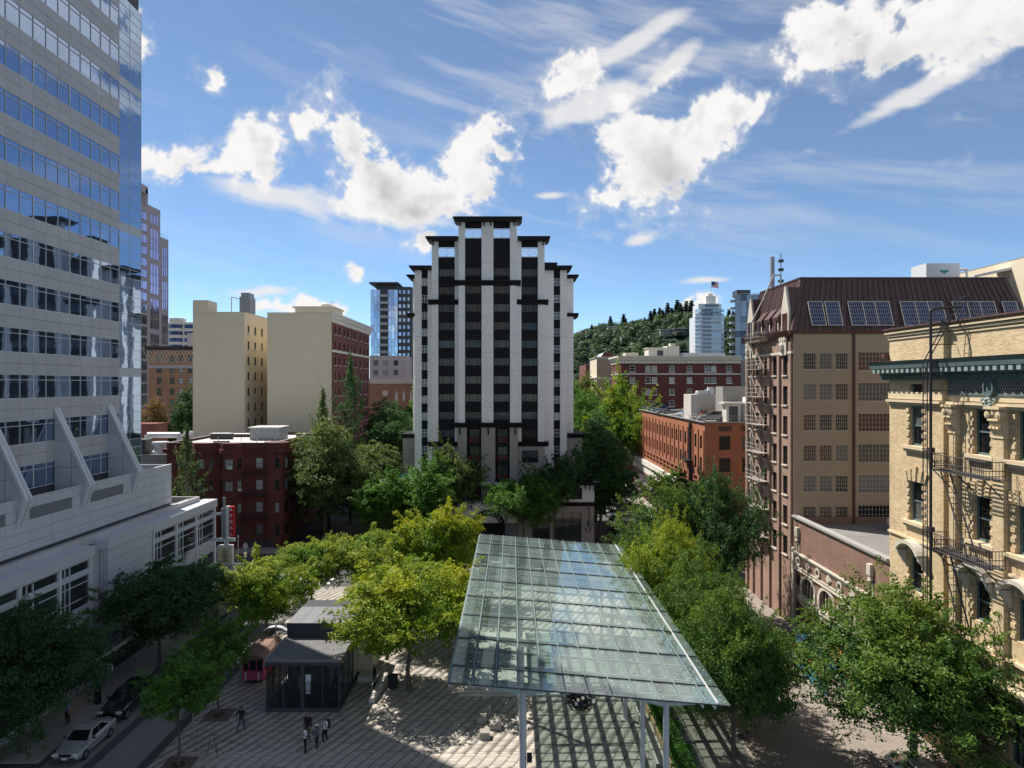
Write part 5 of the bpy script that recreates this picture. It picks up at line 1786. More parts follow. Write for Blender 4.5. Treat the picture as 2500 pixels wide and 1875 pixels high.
    for y in (80.0, 80.45):
        fe.bar((x0 - 0.6, y, 4), (x0 - 0.6, y, 31), 0.035)
    for z in np.arange(4, 31, 0.35):
        fe.bar((x0 - 0.6, 80.0, z), (x0 - 0.6, 80.45, z), 0.02)
    fe.tube([(x0 - 0.9, 78.0, 5), (x0 - 0.9, 78.0, 30.8), (x0 + 0.5, 78.0, 33.6), (x0 + 1.6, 78.0, 36.2), (x0 + 2.4, 78, 36.2), (x0 + 2.4, 78, 35)], 0.09, 8)
    link('fire_escape', fe.mesh('fire_escape', 'iron_white'), T)
    link('downpipe', MB().cyl((33.6, y0 - 0.1, 9), (33.6, y0 - 0.1, 29), 0.12, n=8).mesh('downpipe', 'drain_red'), T)
    an = MB().box(x0 + 2.0, 79.8, 34.6, x0 + 2.4, 80.2, 38.6)
    link('antenna_panel', an.mesh('antenna_panel', 'metal_grey'), T)
    an = MB().bar((x0 + 3.0, 79.5, 34.6), (x0 + 3.0, 79.5, 38.9), 0.07)
    for z in (35.6, 36.9, 37.9):
        an.box(x0 + 2.75, 79.3, z, x0 + 3.25, 79.7, z + 0.3)
    link('antenna_mast', an.mesh('antenna_mast', 'metal_dark'), T)
    pl = MB().box(47.0, 79, 34.6, 50.8, 82, 37.7)
    H = link('plant_box', pl.mesh('plant_box', 'metal_white'), T)
    link('plant_badge', MB().prism([(48.5, 36.9), (49.6, 36.9), (49.45, 36.7), (49.2, 36.65), (49.05, 36.45), (48.9, 36.65), (48.65, 36.7)], 'y', 78.96, 78.998).mesh('plant_badge', 'teal_cloth'), H)
    link('plant_pipe', MB().tube([(50.8, 80, 37.1), (52.2, 80, 37.2), (52.2, 80, 34.8)], 0.16, 8).mesh('plant_pipe', 'metal_white'), H)
    fr = MB().tube([(42.2, 80, 34.8), (42.2, 80, 35.9), (45.6, 80, 35.9), (45.9, 80, 34.8)], 0.1, 6)
    for x in (43, 44, 44.8):
        fr.bar((x, 80, 34.8), (x, 80, 36.3), 0.05)
    fr.box(42.8, 80.2, 34.8, 45, 81.5, 35.6)
    link('roof_frame', fr.mesh('roof_frame', 'metal_dark'), T)
    for (x, r) in ((36.4, 0.7), (39.4, 0.6), (41.2, 0.5)):
        link('roof_vent', MB().lathe((x, 78, 34.7), [(r, 0), (r, 0.5), (r * 1.2, 0.55), (r * 1.1, 0.75)], 12).mesh('roof_vent', 'white_trim'), T)


build_studio()

T = thing('cream_tower_block', 'cream block edge beyond the copper roof at the right', 'building', (58, 82, 0))
shell(T, 54.2, 66, 73.5, 92, 0, 37.4, {'S': ('cream_wall', [])})
link('roof_louver', MB().box(50.9, 76, 34.9, 54.1, 77.5, 35.6).prism([(50.2, 35.6), (54.19, 36.4), (54.19, 36.7), (50.2, 35.8)], 'y', 75.6, 77.9).mesh('roof_louver', 'metal_white'), T)

# ------------------------------------------------------------------ the old theatre between the studio and the yellow corner building
def build_theatre():
    T = thing('old_theatre', 'low brown brick theatre with stone roundels, arched windows and a flat roof', 'building', (35, 60, 0))
    x0, x1, y0, y1, zt = 27.7, 50.0, 51.15, 68.45, 10.95
    ar = [(65.1, 2.7), (61.3, 2.7), (57.5, 2.7)]
    hs = [(u - w / 2, u + w / 2, 3.9, 5.8) for u, w in ar] + [(66.9, 67.9, 0.1, 2.9), (54.0, 56.0, 0.1, 2.8), (58.3, 63.6, 0.1, 2.9)]
    shell(T, x0, x1, y0, y1, 0, zt, {'W': ('brick_theatre', hs)}, roofmat='roof_felt', parapet=0.7, depth=0.35)
    link('roof_kerb', MB().box(38.3, 62, 10.2, 38.8, 68.3, 11.0).box(38.81, 62, 10.2, 49, 62.4, 11.0).mesh('roof_kerb', 'roof_dark'), T)
    link('roof_hut', MB().box(40, 63.5, 10.2, 48, 67.5, 11.2).mesh('roof_hut', 'brick_red'), T)
    link('roof_fan', MB().lathe((36.2, 65.5, 10.25), [(0.6, 0), (0.6, 0.5), (0.85, 0.55), (0.85, 1.0), (0.5, 1.2), (0.5, 1.6)], 12).mesh('roof_fan', 'metal_white'), T)
    link('cornice', MB().prism([(x0 + 0.4, zt + 0.061), (x0 + 0.4, zt + 0.2), (x0 - 0.22, zt + 0.2), (x0 - 0.22, zt + 0.02), (x0 - 0.02, zt - 0.2), (x0 - 0.02, zt + 0.061)], 'y', y0, y1).mesh('cornice', 'kerb_stone'), T)
    bd = MB()
    for z, d in ((6.0, 0.18), (6.25, 0.1), (7.35, 0.12), (7.6, 0.25)):
        bd.box(x0 - d, y0, z, x0 - 0.003, y1, z + 0.14)
    link('stone_bands', bd.mesh('stone_bands', 'limestone'), T)
    for i, u in enumerate(np.linspace(67.2, 52.4, 8)):
        m = MB()
        if i % 2 == 0:
            n = 16
            for k in range(n):
                a0, a1 = 2 * math.pi * k / n, 2 * math.pi * (k + 1) / n
                m.prism([(u + r * math.cos(a), 6.87 + r * math.sin(a)) for r, a in ((0.47, a0), (0.47, a1), (0.3, a1), (0.3, a0))], 'x', x0 - 0.14, x0 - 0.004)
        else:
            m.prism([(u, 7.35), (u + 0.5, 6.87), (u, 6.4), (u - 0.5, 6.87)], 'x', x0 - 0.1, x0 - 0.004)
            m.prism([(u, 7.2), (u + 0.32, 6.87), (u, 6.55), (u - 0.32, 6.87)], 'x', x0 - 0.16, x0 - 0.101)
        link('roundel', m.mesh('roundel', 'limestone'), T)
    for u, w in ar:
        m = MB(); n = 12
        for k in range(n):
            a0, a1 = math.pi * k / n, math.pi * (k + 1) / n
            P = [(u + r * math.cos(a), 4.75 + 1.0 * r / (w / 2) * math.sin(a)) for r, a in ((w / 2 + 0.32, a0), (w / 2 + 0.32, a1), (w / 2 - 0.02, a1), (w / 2 - 0.02, a0))]
            m.prism(P, 'x', x0 - 0.1, x0 + 0.05)
        for s in (-1, 1):
            m.box(x0 - 0.12, u + s * (w / 2 + 0.15) - 0.17, 3.0, x0 + 0.02, u + s * (w / 2 + 0.15) + 0.17, 4.75)
        m.box(x0 - 0.35, u - w / 2 - 0.3, 3.5, x0 + 0.02, u + w / 2 + 0.3, 3.9).box(x0 - 0.22, u - w / 2 - 0.1, 3.0, x0 - 0.01, u + w / 2 + 0.1, 3.49)
        a = link('arch', m.mesh('arch', 'stone_pale'), T)
        f = MB()
        for q in range(5):
            f.box(x0 + 0.2, u - w / 2 + w * q / 4 - 0.06, 3.9, x0 + 0.28, u - w / 2 + w * q / 4 + 0.06, 5.75)
        link('arch_frame', f.mesh('arch_frame', 'stone_pale'), a)
        link('arch_pane', MB().poly([(x0 + 0.3, u - w / 2, 3.9), (x0 + 0.3, u + w / 2, 3.9), (x0 + 0.3, u + w / 2, 5.8), (x0 + 0.3, u - w / 2, 5.8)]).mesh('arch_pane', 'glass_dark'), a)
    for (a, b, z1) in ((66.9, 67.9, 2.9), (54.0, 56.0, 2.8), (58.3, 63.6, 2.9)):
        link('doorway', MB().poly([(x0 + 0.34, a, 0.1), (x0 + 0.34, b, 0.1), (x0 + 0.34, b, z1), (x0 + 0.34, a, z1)]).mesh('doorway', 'glass_shop'), T)
    for u in (67.3, 53.6):
        m = MB().box(x0 - 0.3, u - 0.28, 9.3, x0 - 0.01, u + 0.28, 10.15).box(x0 - 0.22, u - 0.2, 8.9, x0 - 0.01, u + 0.2, 9.29).lathe((x0 - 0.2, u, 8.6), [(0.02, 0), (0.12, 0.1), (0.18, 0.3)], 8)
        link('carved_mask', m.mesh('carved_mask', 'limestone'), T)
        m = MB(); n = 10
        for k in range(n):
            a0, a1 = math.pi * k / n, math.pi * (k + 1) / n
            m.prism([(u + r * math.cos(a), 8.5 - 0.1 + r * math.sin(a)) for r, a in ((0.36, a0), (0.36, a1), (0.24, a1), (0.24, a0))], 'x', x0 - 0.1, x0 - 0.003)
        m.box(x0 - 0.1, u - 0.36, 7.75, x0 - 0.003, u - 0.24, 8.4).box(x0 - 0.1, u + 0.24, 7.75, x0 - 0.003, u + 0.36, 8.4)
        link('niche', m.mesh('niche', 'limestone'), T)
    n = 16; m = MB()
    m.cyl((x0 - 0.03, 67.4, 5.0), (x0 - 0.004, 67.4, 5.0), 0.5, n=16)
    link('round_window', m.mesh('round_window', 'glass_dark'), T)
    link('corner_pier', MB().box(x0 - 0.25, 68.0, 0, x0 - 0.003, 68.44, 8.0).mesh('corner_pier', 'limestone'), T)


build_theatre()

# ------------------------------------------------------------------ yellow brick corner building
window_kind('tall_sash', 1.55, 2.75, rows=[0.5], fr=0.13, bar=0.09, dep=0.08, fmat='frame_teal', split=[0.5])
window_kind('tall_sash_low', 1.55, 2.45, rows=[0.5], fr=0.13, bar=0.09, dep=0.08, fmat='frame_teal', split=[0.5])
window_kind('attic_sash', 1.5, 1.2, fr=0.12, bar=0.08, dep=0.08, fmat='frame_teal', pmat='glass_redblind')


def build_yellow():
    T = thing('corner_office', 'yellow brick office building with teal cornice, capitals and black fire escape', 'building', (36, 42, 0))
    X = 27.7
    y1 = 51.1
    pav = (44.7, 51.1)
    XR = X + 0.34                       # the middle part stands back from the end pavilion
    wu = 47.75
    # end pavilion
    hp = [(wu - 0.775, wu + 0.775, 19.75, 22.5), (wu - 0.775, wu + 0.775, 14.55, 17.3), (wu - 0.775, wu + 0.775, 9.75, 12.2), (wu - 0.75, wu + 0.75, 23.1, 24.0), (wu - 1.2, wu + 1.2, 1.0, 6.6)]
    m = MB(); wall(m, 'W', X, pav[0], pav[1], 0, 27.9, hp, 0.4)
    m.poly([(X, pav[0], 0), (XR + 0.1, pav[0], 0), (XR + 0.1, pav[0], 27.9), (X, pav[0], 27.9)])
    link('pavilion_wall', m.mesh('pavilion_wall', 'brick_yellow'), T)
    # middle part
    cols = [41.55, 37.95, 34.3]
    hm = []
    for u in cols:
        hm += [(u - 0.775, u + 0.775, 19.75, 22.5), (u - 0.775, u + 0.775, 14.55, 17.3), (u - 0.775, u + 0.775, 9.75, 12.2), (u - 1.3, u + 1.3, 0.8, 6.4)]
    m = MB(); wall(m, 'W', XR, 30, pav[0], 0, 27.9, hm, 0.4)
    link('middle_wall', m.mesh('middle_wall', 'brick_yellow'), T)
    link('end_wall', MB().box(X + 0.03, y1 - 0.2, 0, 50, y1, 27.9).mesh('end_wall', 'brick_yellow'), T)
    link('inside', MB().box(XR + 0.45, 30, 0, 50, y1 - 0.21, 27.0).mesh('inside', 'hotel_black'), T)
    link('roof', MB().box(XR + 0.01, 30, 27.01, 50, y1 - 0.21, 27.1).mesh('roof', 'roof_grey'), T)
    pn = ['glass_dark', 'glass_dark', 'glass_curtain']
    for u, c in [(wu, X)] + [(q, XR) for q in cols]:
        add_window(T, 'tall_sash', 'W', c, u, 19.75, 0.3, pn, rndw)
        add_window(T, 'tall_sash', 'W', c, u, 14.55, 0.3, pn, rndw)
        add_window(T, 'tall_sash_low', 'W', c, u, 9.75, 0.3, pn, rndw)
        w = 1.2 if c == X else 1.3
        o = link('shop_window', MB().poly([(c + 0.38, u - w, 0.8), (c + 0.38, u + w, 0.8), (c + 0.38, u + w, 6.6), (c + 0.38, u - w, 6.6)]).mesh('shop_window', 'glass_shop'), T)
        f = MB()
        for q in (-w, -w + 0.5, w - 0.5, w):
            f.box(c + 0.25, u + q - 0.06, 0.8, c + 0.36, u + q + 0.06, 6.5)
        f.box(c + 0.25, u - w, 4.3, c + 0.36, u + w, 4.45).box(c + 0.25, u - w, 1.9, c + 0.36, u + w, 2.05)
        link('shop_frame', f.mesh('shop_frame', 'frame_teal'), o)
        # stone sills and the quoins that edge every window
        for z in (19.75, 14.55):
            s = MB().box(c - 0.32, u - 1.35, z - 0.22, c + 0.05, u + 1.35, z - 0.004).box(c - 0.2, u - 1.2, z - 0.42, c + 0.02, u + 1.2, z - 0.221)
            link('stone_sill', s.mesh('stone_sill', 'carved_stone'), T)
        for z0, z1 in ((19.8, 22.5), (14.6, 17.3), (9.8, 12.2)):
            for s in (-1, 1):
                q = MB()
                z = z0
                while z < z1:
                    q.box(c - 0.07, u + s * 0.78, z, c - 0.003, u + s * 1.13, z + 0.28)
                    z += 0.56
                link('quoins', q.mesh('quoins', 'brick_yellow'), T)
        for z in (17.3,):             # flat arches with stepped keystones
            k = MB()
            for s, w0, h in ((0, 0.16, 1.05), (-0.55, 0.15, 0.8), (0.55, 0.15, 0.8), (-1.0, 0.14, 0.65), (1.0, 0.14, 0.65)):
                k.prism([(u + s - w0, z + 0.02), (u + s + w0, z + 0.02), (u + s * 1.25 + w0 * 1.4, z + h), (u + s * 1.25 - w0 * 1.4, z + h)], 'x', c - 0.12 - 0.03 * (s == 0), c - 0.003)
            k.box(c - 0.06, u - 1.0, z + 0.02, c - 0.004, u + 1.0, z + 0.6)
            link('flat_arch', k.mesh('flat_arch', 'brick_yellow'), T)
        # segmental hood on brackets over the lower windows
        h = MB(); n = 10
        for i in range(n):
            a0 = R(35 + 110 * i / n); a1 = R(35 + 110 * (i + 1) / n)
            P = [(u + r * math.cos(a), 12.3 + (r * math.sin(a) - 0.75)) for r, a in ((1.75, a0), (1.75, a1), (1.5, a1), (1.5, a0))]
            h.prism(P, 'x', c - 0.75, c - 0.003)
        hd = link('window_hood', h.mesh('window_hood', 'limestone'), T)
        for s in (-1, 1):
            b = MB().prism([(c - 0.6, 12.42), (c - 0.003, 12.42), (c - 0.003, 11.4), (c - 0.15, 11.45), (c - 0.3, 11.8), (c - 0.55, 12.1)], 'y', u + s * 1.22 - 0.14, u + s * 1.22 + 0.14)
            link('hood_bracket', b.mesh('hood_bracket', 'limestone'), hd)
        k = MB()
        for s in (-0.55, 0, 0.55):
            k.prism([(u + s - 0.14, 12.22), (u + s + 0.14, 12.22), (u + s * 1.2 + 0.18, 12.95), (u + s * 1.2 - 0.18, 12.95)], 'x', c - 0.14, c - 0.004)
        link('keystones', k.mesh('keystones', 'brick_yellow'), T)
        # fanned brickwork above the ground floor opening
        k = MB()
        for s in np.linspace(-1, 1, 11):
            k.prism([(u + s * 1.2 - 0.05, 6.65), (u + s * 1.2 + 0.05, 6.65), (u + s * 1.9 + 0.08, 7.9), (u + s * 1.9 - 0.08, 7.9)], 'x', c - 0.05, c - 0.004)
        link('fan_brickwork', k.mesh('fan_brickwork', 'carved_stone'), T)
    add_window(T, 'attic_sash', 'W', X, wu, 22.95, 0.3, None, rndw)
    # pilasters with leafy capitals
    for u, w in ((43.9, 0.62), (39.75, 0.9), (36.15, 0.9), (32.5, 0.9)):
        link('pilaster', MB().box(XR - 0.3, u - w / 2, 8.4, XR - 0.002, u + w / 2, 20.9).mesh('pilaster', 'brick_yellow'), T)
        link('pilaster_foot', MB().box(XR - 0.42, u - w / 2 - 0.12, 7.6, XR - 0.001, u + w / 2 + 0.12, 8.4).box(XR - 0.36, u - w / 2 - 0.06, 12.6, XR - 0.302, u + w / 2 + 0.06, 13.2).mesh('pilaster_foot', 'brick_yellow'), T)
        c = MB().box(XR - 0.36, u - w / 2 - 0.05, 20.9, XR - 0.001, u + w / 2 + 0.05, 21.02)
        c.prism([(XR - 0.3, 21.02), (XR - 0.002, 21.02), (XR - 0.002, 22.55), (XR - 0.5, 22.55)], 'y', u - w / 2, u + w / 2)
        n = max(3, int(w / 0.28))
        for row, (z, o) in enumerate(((21.05, 0.32), (21.5, 0.38))):
            for i in range(n + row):
                y = u - w / 2 + w * (i + 0.5) / (n + row)
                c.prism([(XR - o, z), (XR - o - 0.14, z + 0.34), (XR - o - 0.26, z + 0.4), (XR - o - 0.24, z + 0.52), (XR - o - 0.05, z + 0.48)], 'y', y - 0.10, y + 0.10)
        for s in (-1, 1):
            c.cyl((XR - 0.66, u + s * (w / 2), 22.25), (XR - 0.3, u + s * (w / 2), 22.25), 0.2, n=10)
            c.cyl((XR - 0.7, u + s * (w / 2), 22.25), (XR - 0.62, u + s * (w / 2), 22.25), 0.1, n=8)
        c.lathe((XR - 0.52, u, 22.1), [(0.05, 0), (0.16, 0.15), (0.16, 0.4), (0.04, 0.55)], 8)
        c.box(XR - 0.72, u - w / 2 - 0.2, 22.55, XR - 0.001, u + w / 2 + 0.2, 22.7)
        link('capital', c.mesh('capital', 'carved_stone'), T)
    # string courses
    for z, h, d in ((22.72, 0.16, 0.3), (22.55, 0.12, 0.14), (22.95, 0.5, 0.1), (18.75, 0.0, 0), (8.4, 0.18, 0.25), (13.2, 0.16, 0.14)):
        if h:
            link('string_course', MB().box(X - d, pav[0], z, X - 0.002, pav[1], z + h).box(XR - d, 30, z, XR - 0.0025, pav[0] - 0.003, z + h).mesh('string_course', 'carved_stone'), T)
    # teal cornice: soffit blocks, dentils, lattice frieze with oval shields
    pr = [(0, 24.3), (0.16, 24.3), (0.2, 24.62), (0.34, 24.66), (0.4, 25.0), (0.95, 25.08), (1.0, 25.35), (1.15, 25.6), (0, 25.6)]
    m = MB().prism([(X - a, z) for a, z in pr], 'y', pav[0] - 0.3, pav[1] + 0.9)
    C = link('cornice', m.mesh('cornice', 'teal_cornice'), T)
    m = MB().prism([(XR - a, z) for a, z in pr], 'y', 30, pav[0] - 0.31)
    link('cornice', m.mesh('cornice', 'teal_cornice'), T)
    dt = MB(); mdm = MB().box(-0.92, 0, 24.78, -0.39, 0.32, 25.04).mesh('modillion', 'lattice_paint')
    for y in np.arange(30.1, 51.7, 0.20):
        xx = X if y > pav[0] else XR
        dt.box(xx - 0.33, y, 24.32, xx - 0.17, y + 0.11, 24.6)
    for y in np.arange(30.3, 51.7, 0.62):
        xx = X if y > pav[0] - 0.3 else XR
        link('modillion', mdm, T, (xx, y, 0))
    link('dentils', dt.mesh('dentils', 'teal_cornice'), T)
    fz = MB().box(XR - 0.05, 30, 23.35, XR - 0.003, pav[0] - 0.15, 24.28)
    F = link('frieze', fz.mesh('frieze', 'brick_red'), T)
    la = MB()
    y = 30.0
    while y < pav[0] - 0.6:
        la.bar((XR - 0.09, y, 23.42), (XR - 0.09, y + 0.44, 24.22), 0.032); la.bar((XR - 0.09, y + 0.44, 23.42), (XR - 0.09, y, 24.22), 0.032)
        y += 0.22
    link('lattice', la.mesh('lattice', 'lattice_paint'), F)
    link('frieze_edge', MB().box(XR - 0.16, 30, 23.3, XR - 0.052, pav[0] - 0.12, 23.42).box(XR - 0.16, 30, 24.2, XR - 0.052, pav[0] - 0.12, 24.29).box(XR - 0.15, pav[0] - 0.3, 23.42, XR - 0.053, pav[0] - 0.13, 24.2).mesh('frieze_edge', 'teal_cornice'), F)
    for y in (40.55, 37.0):
        s = MB(); n = 16
        for i in range(n):
            a0, a1 = 2 * math.pi * i / n, 2 * math.pi * (i + 1) / n
            s.prism([(y + rx * math.cos(a), 23.82 + rz * math.sin(a)) for rx, rz, a in ((0.46, 0.56, a0), (0.46, 0.56, a1), (0.34, 0.42, a1), (0.34, 0.42, a0))], 'x', XR - 0.36, XR - 0.06)
        s.prism([(y + 0.35 * math.cos(2 * math.pi * i / n), 23.82 + 0.43 * math.sin(2 * math.pi * i / n)) for i in range(n)], 'x', XR - 0.26, XR - 0.061)
        O = link('oval_shield', s.mesh('oval_shield', 'teal_cornice'), T)
        g = MB()
        for i in range(9):
            a = math.pi * 2 * i / 9
            g.lathe((XR - 0.35, y + 0.22 * math.cos(a), 22.9 + 0.25 * math.sin(a)), [(0.04, -0.12), (0.12, 0), (0.04, 0.12)], 6)
        for s_ in (-1, 1):
            g.tube([(XR - 0.3, y + s_ * 0.2, 22.85), (XR - 0.34, y + s_ * 0.55, 22.95), (XR - 0.3, y + s_ * 0.6, 23.12), (XR - 0.32, y + s_ * 0.42, 23.1)], 0.06, 6)
        link('shield_scroll', g.mesh('shield_scroll', 'lattice_paint'), O)
    # attic wall mouldings and roof edge
    m = MB()
    for z, h, d in ((27.2, 0.1, 0.08), (27.42, 0.12, 0.16), (27.62, 0.1, 0.26)):
        m.box(X - d, pav[0], z, X - 0.002, pav[1] + d, z + h).box(XR - d, 30, z, XR - 0.0025, pav[0] - 0.002, z + h)
    link('attic_moulding', m.mesh('attic_moulding', 'carved_stone'), T)
    link('roof_cap', MB().box(X - 0.34, pav[0] - 0.3, 27.9, X + 0.6, pav[1] + 0.34, 28.02).box(XR - 0.34, 30, 27.9, XR + 0.6, pav[0] - 0.302, 28.02).mesh('roof_cap', 'copper_roof'), T)
    link('spout', MB().box(X - 0.35, 51.11, 25.9, X + 0.4, 51.6, 26.2).box(X + 0.2, 51.2, 26.2, X + 0.45, 51.45, 26.7).mesh('spout', 'drain_red'), T)
    # black fire escape with drop ladder and standpipe
    fe = MB()
    y0, y2 = 39.0, 44.3
    for z in (18.6, 13.6, 7.6):
        for q in np.linspace(X - 1.15, X - 0.05, 9):
            fe.bar((q, y0, z), (q, y2, z), 0.045)
        for y in np.linspace(y0, y2, 30):
            fe.bar((X - 1.15, y, z), (X - 1.15, y, z + 1.0), 0.027)
            if int(y * 10) % 2:
                fe.bar((X - 1.15, y, z + 0.25), (X - 1.15, y + 0.18, z + 0.75), 0.024)
        for q in np.linspace(X - 1.15, X - 0.05, 7):
            fe.bar((q, y0, z), (q, y0, z + 1.0), 0.027); fe.bar((q, y2, z), (q, y2, z + 1.0), 0.027)
        for h in (0.2, 0.5, 1.0):
            fe.bar((X - 1.15, y0, z + h), (X - 1.15, y2, z + h), 0.036)
            for y in (y0, y2):
                fe.bar((X - 1.15, y, z + h), (X - 0.05, y, z + h), 0.036)
        for y in (y0 + 0.3, (y0 + y2) / 2, y2 - 0.3):
            fe.bar((X - 1.1, y, z), (X - 0.01, y, z - 1.1), 0.053)
        if z > 8:
            dz = 5.0 if z > 15 else 6.0
            for q in (X - 1.0, X - 0.45):
                fe.bar((q, y2 - 0.9, z), (q, y0 + 1.7, z - dz), 0.083)
            for i in range(16):
                u = i / 16
                yy = (y2 - 0.9) + (y0 + 1.7 - y2 + 0.9) * u
                fe.bar((X - 1.0, yy, z - dz * u), (X - 0.45, yy, z - dz * u), 0.033)
    E = link('fire_escape', fe.mesh('fire_escape', 'iron'), T)
    la = MB()
    for y in (44.35, 44.8):
        la.tube([(X - 1.25, y, 3.2), (X - 1.25, y, 25.4), (X - 0.55, y - 0.9, 27.6), (X - 0.1, y - 1.6, 29.3), (X + 0.3, y - 1.8, 29.4), (X + 0.4, y - 1.85, 28.1)], 0.035, 6)
    for z in np.arange(3.4, 25.4, 0.32):
        la.bar((X - 1.25, 44.35, z), (X - 1.25, 44.8, z), 0.02)
    for i in range(10):
        u = i / 10
        la.bar((X - 1.25 + 1.1 * u, 44.35 - 1.5 * u, 25.4 + 3.6 * u), (X - 1.25 + 1.1 * u, 44.8 - 1.5 * u, 25.4 + 3.6 * u), 0.02)
    link('roof_ladder', la.mesh('roof_ladder', 'iron'), E)
    link('standpipe', MB().tube([(X - 1.3, 43.9, 2.5), (X - 1.3, 43.9, 28.6), (X - 1.2, 43.8, 28.75), (X + 0.3, 43.4, 28.8)], 0.085, 8).tube([(X - 1.3, 43.9, 26.5), (X + 0.3, 43.9, 26.5)], 0.03).tube([(X - 1.3, 43.9, 23.6), (X + 0.3, 43.0, 23.6)], 0.03).box(X - 1.45, 43.7, 19.7, X - 1.15, 44.05, 20.0).box(X - 1.45, 43.7, 14.7, X - 1.15, 44.05, 15.0).mesh('standpipe', 'iron'), E)
    # ledge and iron balustrade above the shops
    link('ledge', MB().box(X - 0.9, 30, 7.3, X - 0.003, 51, 7.55).box(X - 0.75, 30, 7.0, X - 0.004, 51, 7.299).mesh('ledge', 'carved_stone'), T)
    lg = MB()
    lg.box(X - 1.6, 30, 3.0, X - 0.002, 50.8, 3.18)
    link('lower_ledge', lg.mesh('lower_ledge', 'carved_stone'), T)
    ba = MB()
    for y in np.arange(30, 50.5, 0.16):
        ba.bar((X - 1.5, y, 3.18), (X - 1.5, y, 4.1), 0.02)
        ba.bar((X - 1.5, y, 3.4), (X - 1.5, y + 0.16, 3.7), 0.014)
    for z in (3.3, 3.8, 4.1):
        ba.bar((X - 1.5, 30, z), (X - 1.5, 50.5, z), 0.03)
    link('balustrade', ba.mesh('balustrade', 'iron'), T)


build_yellow()

# ------------------------------------------------------------------ far towers, the wooded hill and its houses
def build_far_right():
    T = thing('white_condominium', 'distant white and blue round-cornered apartment tower before the hill', 'tower', (145, 510, 0))
    P = [(133, 506), (136, 500), (150, 500), (154, 506), (154, 522), (133, 522)]
    link('body', MB().prism(P, 'z', 0, 73).prism([(135, 504), (138, 502), (149, 502), (152, 506), (152, 520), (135, 520)], 'z', 73, 82).mesh('body', 'metal_white'), T)
    for j in range(22):
        z = 14 + 2.95 * j
        q = MB()
        for (a, b) in ((134.2, 139), (140.6, 144.2), (145.2, 149.6)):
            pass
        link('pane', MB().box(136.6, 499.85, z, 143.2, 499.99, z + 2.0).mesh('pane', 'glass_slate'), T)
        link('pane', MB().box(144.0, 499.85, z, 149.8, 499.99, z + 2.0).mesh('pane', 'glass_pale'), T)
        s = MB().prism([(132.9, 505.6), (135.6, 500.1), (135.9, 500.4), (133.2, 505.9)], 'z', z, z + 2.0).prism([(150.3, 500.1), (154.1, 505.7), (153.8, 506), (150.0, 500.4)], 'z', z, z + 2.0)
        link('side_panes', s.mesh('side_panes', 'glass_pale'), T)
        link('balcony', MB().prism([(131.8, 505.6), (135.2, 498.9), (136.4, 499.2), (136.1, 500), (133, 506)], 'z', z - 0.5, z - 0.2).mesh('balcony', 'metal_white'), T)
    for z in (73.8, 76.8, 79.6):
        link('pane', MB().box(139, 501.85, z, 149, 501.99, z + 1.8).mesh('pane', 'glass_slate'), T)
    link('roof_plant', MB().box(141, 506, 82, 148, 514, 88).box(143, 508, 88, 146.5, 512, 90).mesh('roof_plant', 'white_trim'), T)
    F = thing('flag', 'striped red white and blue flag flying on the white apartment tower', 'flag', (146, 510, 90))
    link('pole', MB().cyl((146, 510, 90), (146, 510, 99.5), 0.16, n=6).mesh('pole', 'metal_white'), F)
    fl = MB()
    for i in range(7):
        fl.prism([(146.2, 99 - 0.6 * i), (148.6, 98.9 - 0.6 * i), (151.2, 98.2 - 0.6 * i), (151.2, 97.6 - 0.6 * i), (148.6, 98.3 - 0.6 * i), (146.2, 98.4 - 0.6 * i)], 'y', 509.9, 510.1, i % 2)
    cl = link('cloth', fl.mesh('cloth', ['sign_red', 'letter_white']), F)
    link('canton', MB().prism([(146.2, 99.05), (148.7, 98.95), (148.7, 96.5), (146.2, 96.6)], 'y', 509.85, 510.15).mesh('canton', 'glass_navy'), cl)
    T = thing('blue_glass_tower', 'pale blue glass tower rising behind the copper roof', 'tower', (114, 340, 0))
    # its street front leans back towards the right
    link('body', MB().prism([(106, 331), (125, 322), (131, 350), (112.5, 350)], 'z', 0, 66).box(107.6, 333, 66, 114, 340, 69).mesh('body', 'metal_dark'), T)
    n = 8
    for i in range(n):
        a = Vector((106, 330.9, 0)).lerp(Vector((125, 321.9, 0)), i / n); b = Vector((106, 330.9, 0)).lerp(Vector((125, 321.9, 0)), (i + 1) / n)
        d = (b - a) * 0.03
        for j in range(17):
            z = 8 + 3.45 * j
            zt = min(z + 3.3, 66.2)
            me = MB().poly([(a.x + d.x, a.y + d.y, z), (b.x - d.x, b.y - d.y, z), (b.x - d.x, b.y - d.y, zt), (a.x + d.x, a.y + d.y, zt)]).mesh('pane', rndw.choice(['glass_pale', 'glass_pale', 'glass_slate']))
            link('pane', me, T)
    fr = MB()
    for j in range(18):
        z = 8 + 3.45 * j - 0.1
        fr.prism([(106, 330.95), (125, 321.95), (125, 321.8), (106, 330.8)], 'z', z, z + 0.2)
    link('floor_lines', fr.mesh('floor_lines', 'frame_pale'), T)
    bl = MB()
    for j in range(17):
        z = 8 + 3.45 * j
        bl.box(104.2, 331.5, z - 0.2, 106.2, 334, z + 0.9)
    link('balconies', bl.mesh('balconies', 'metal_grey'), T)


build_far_right()
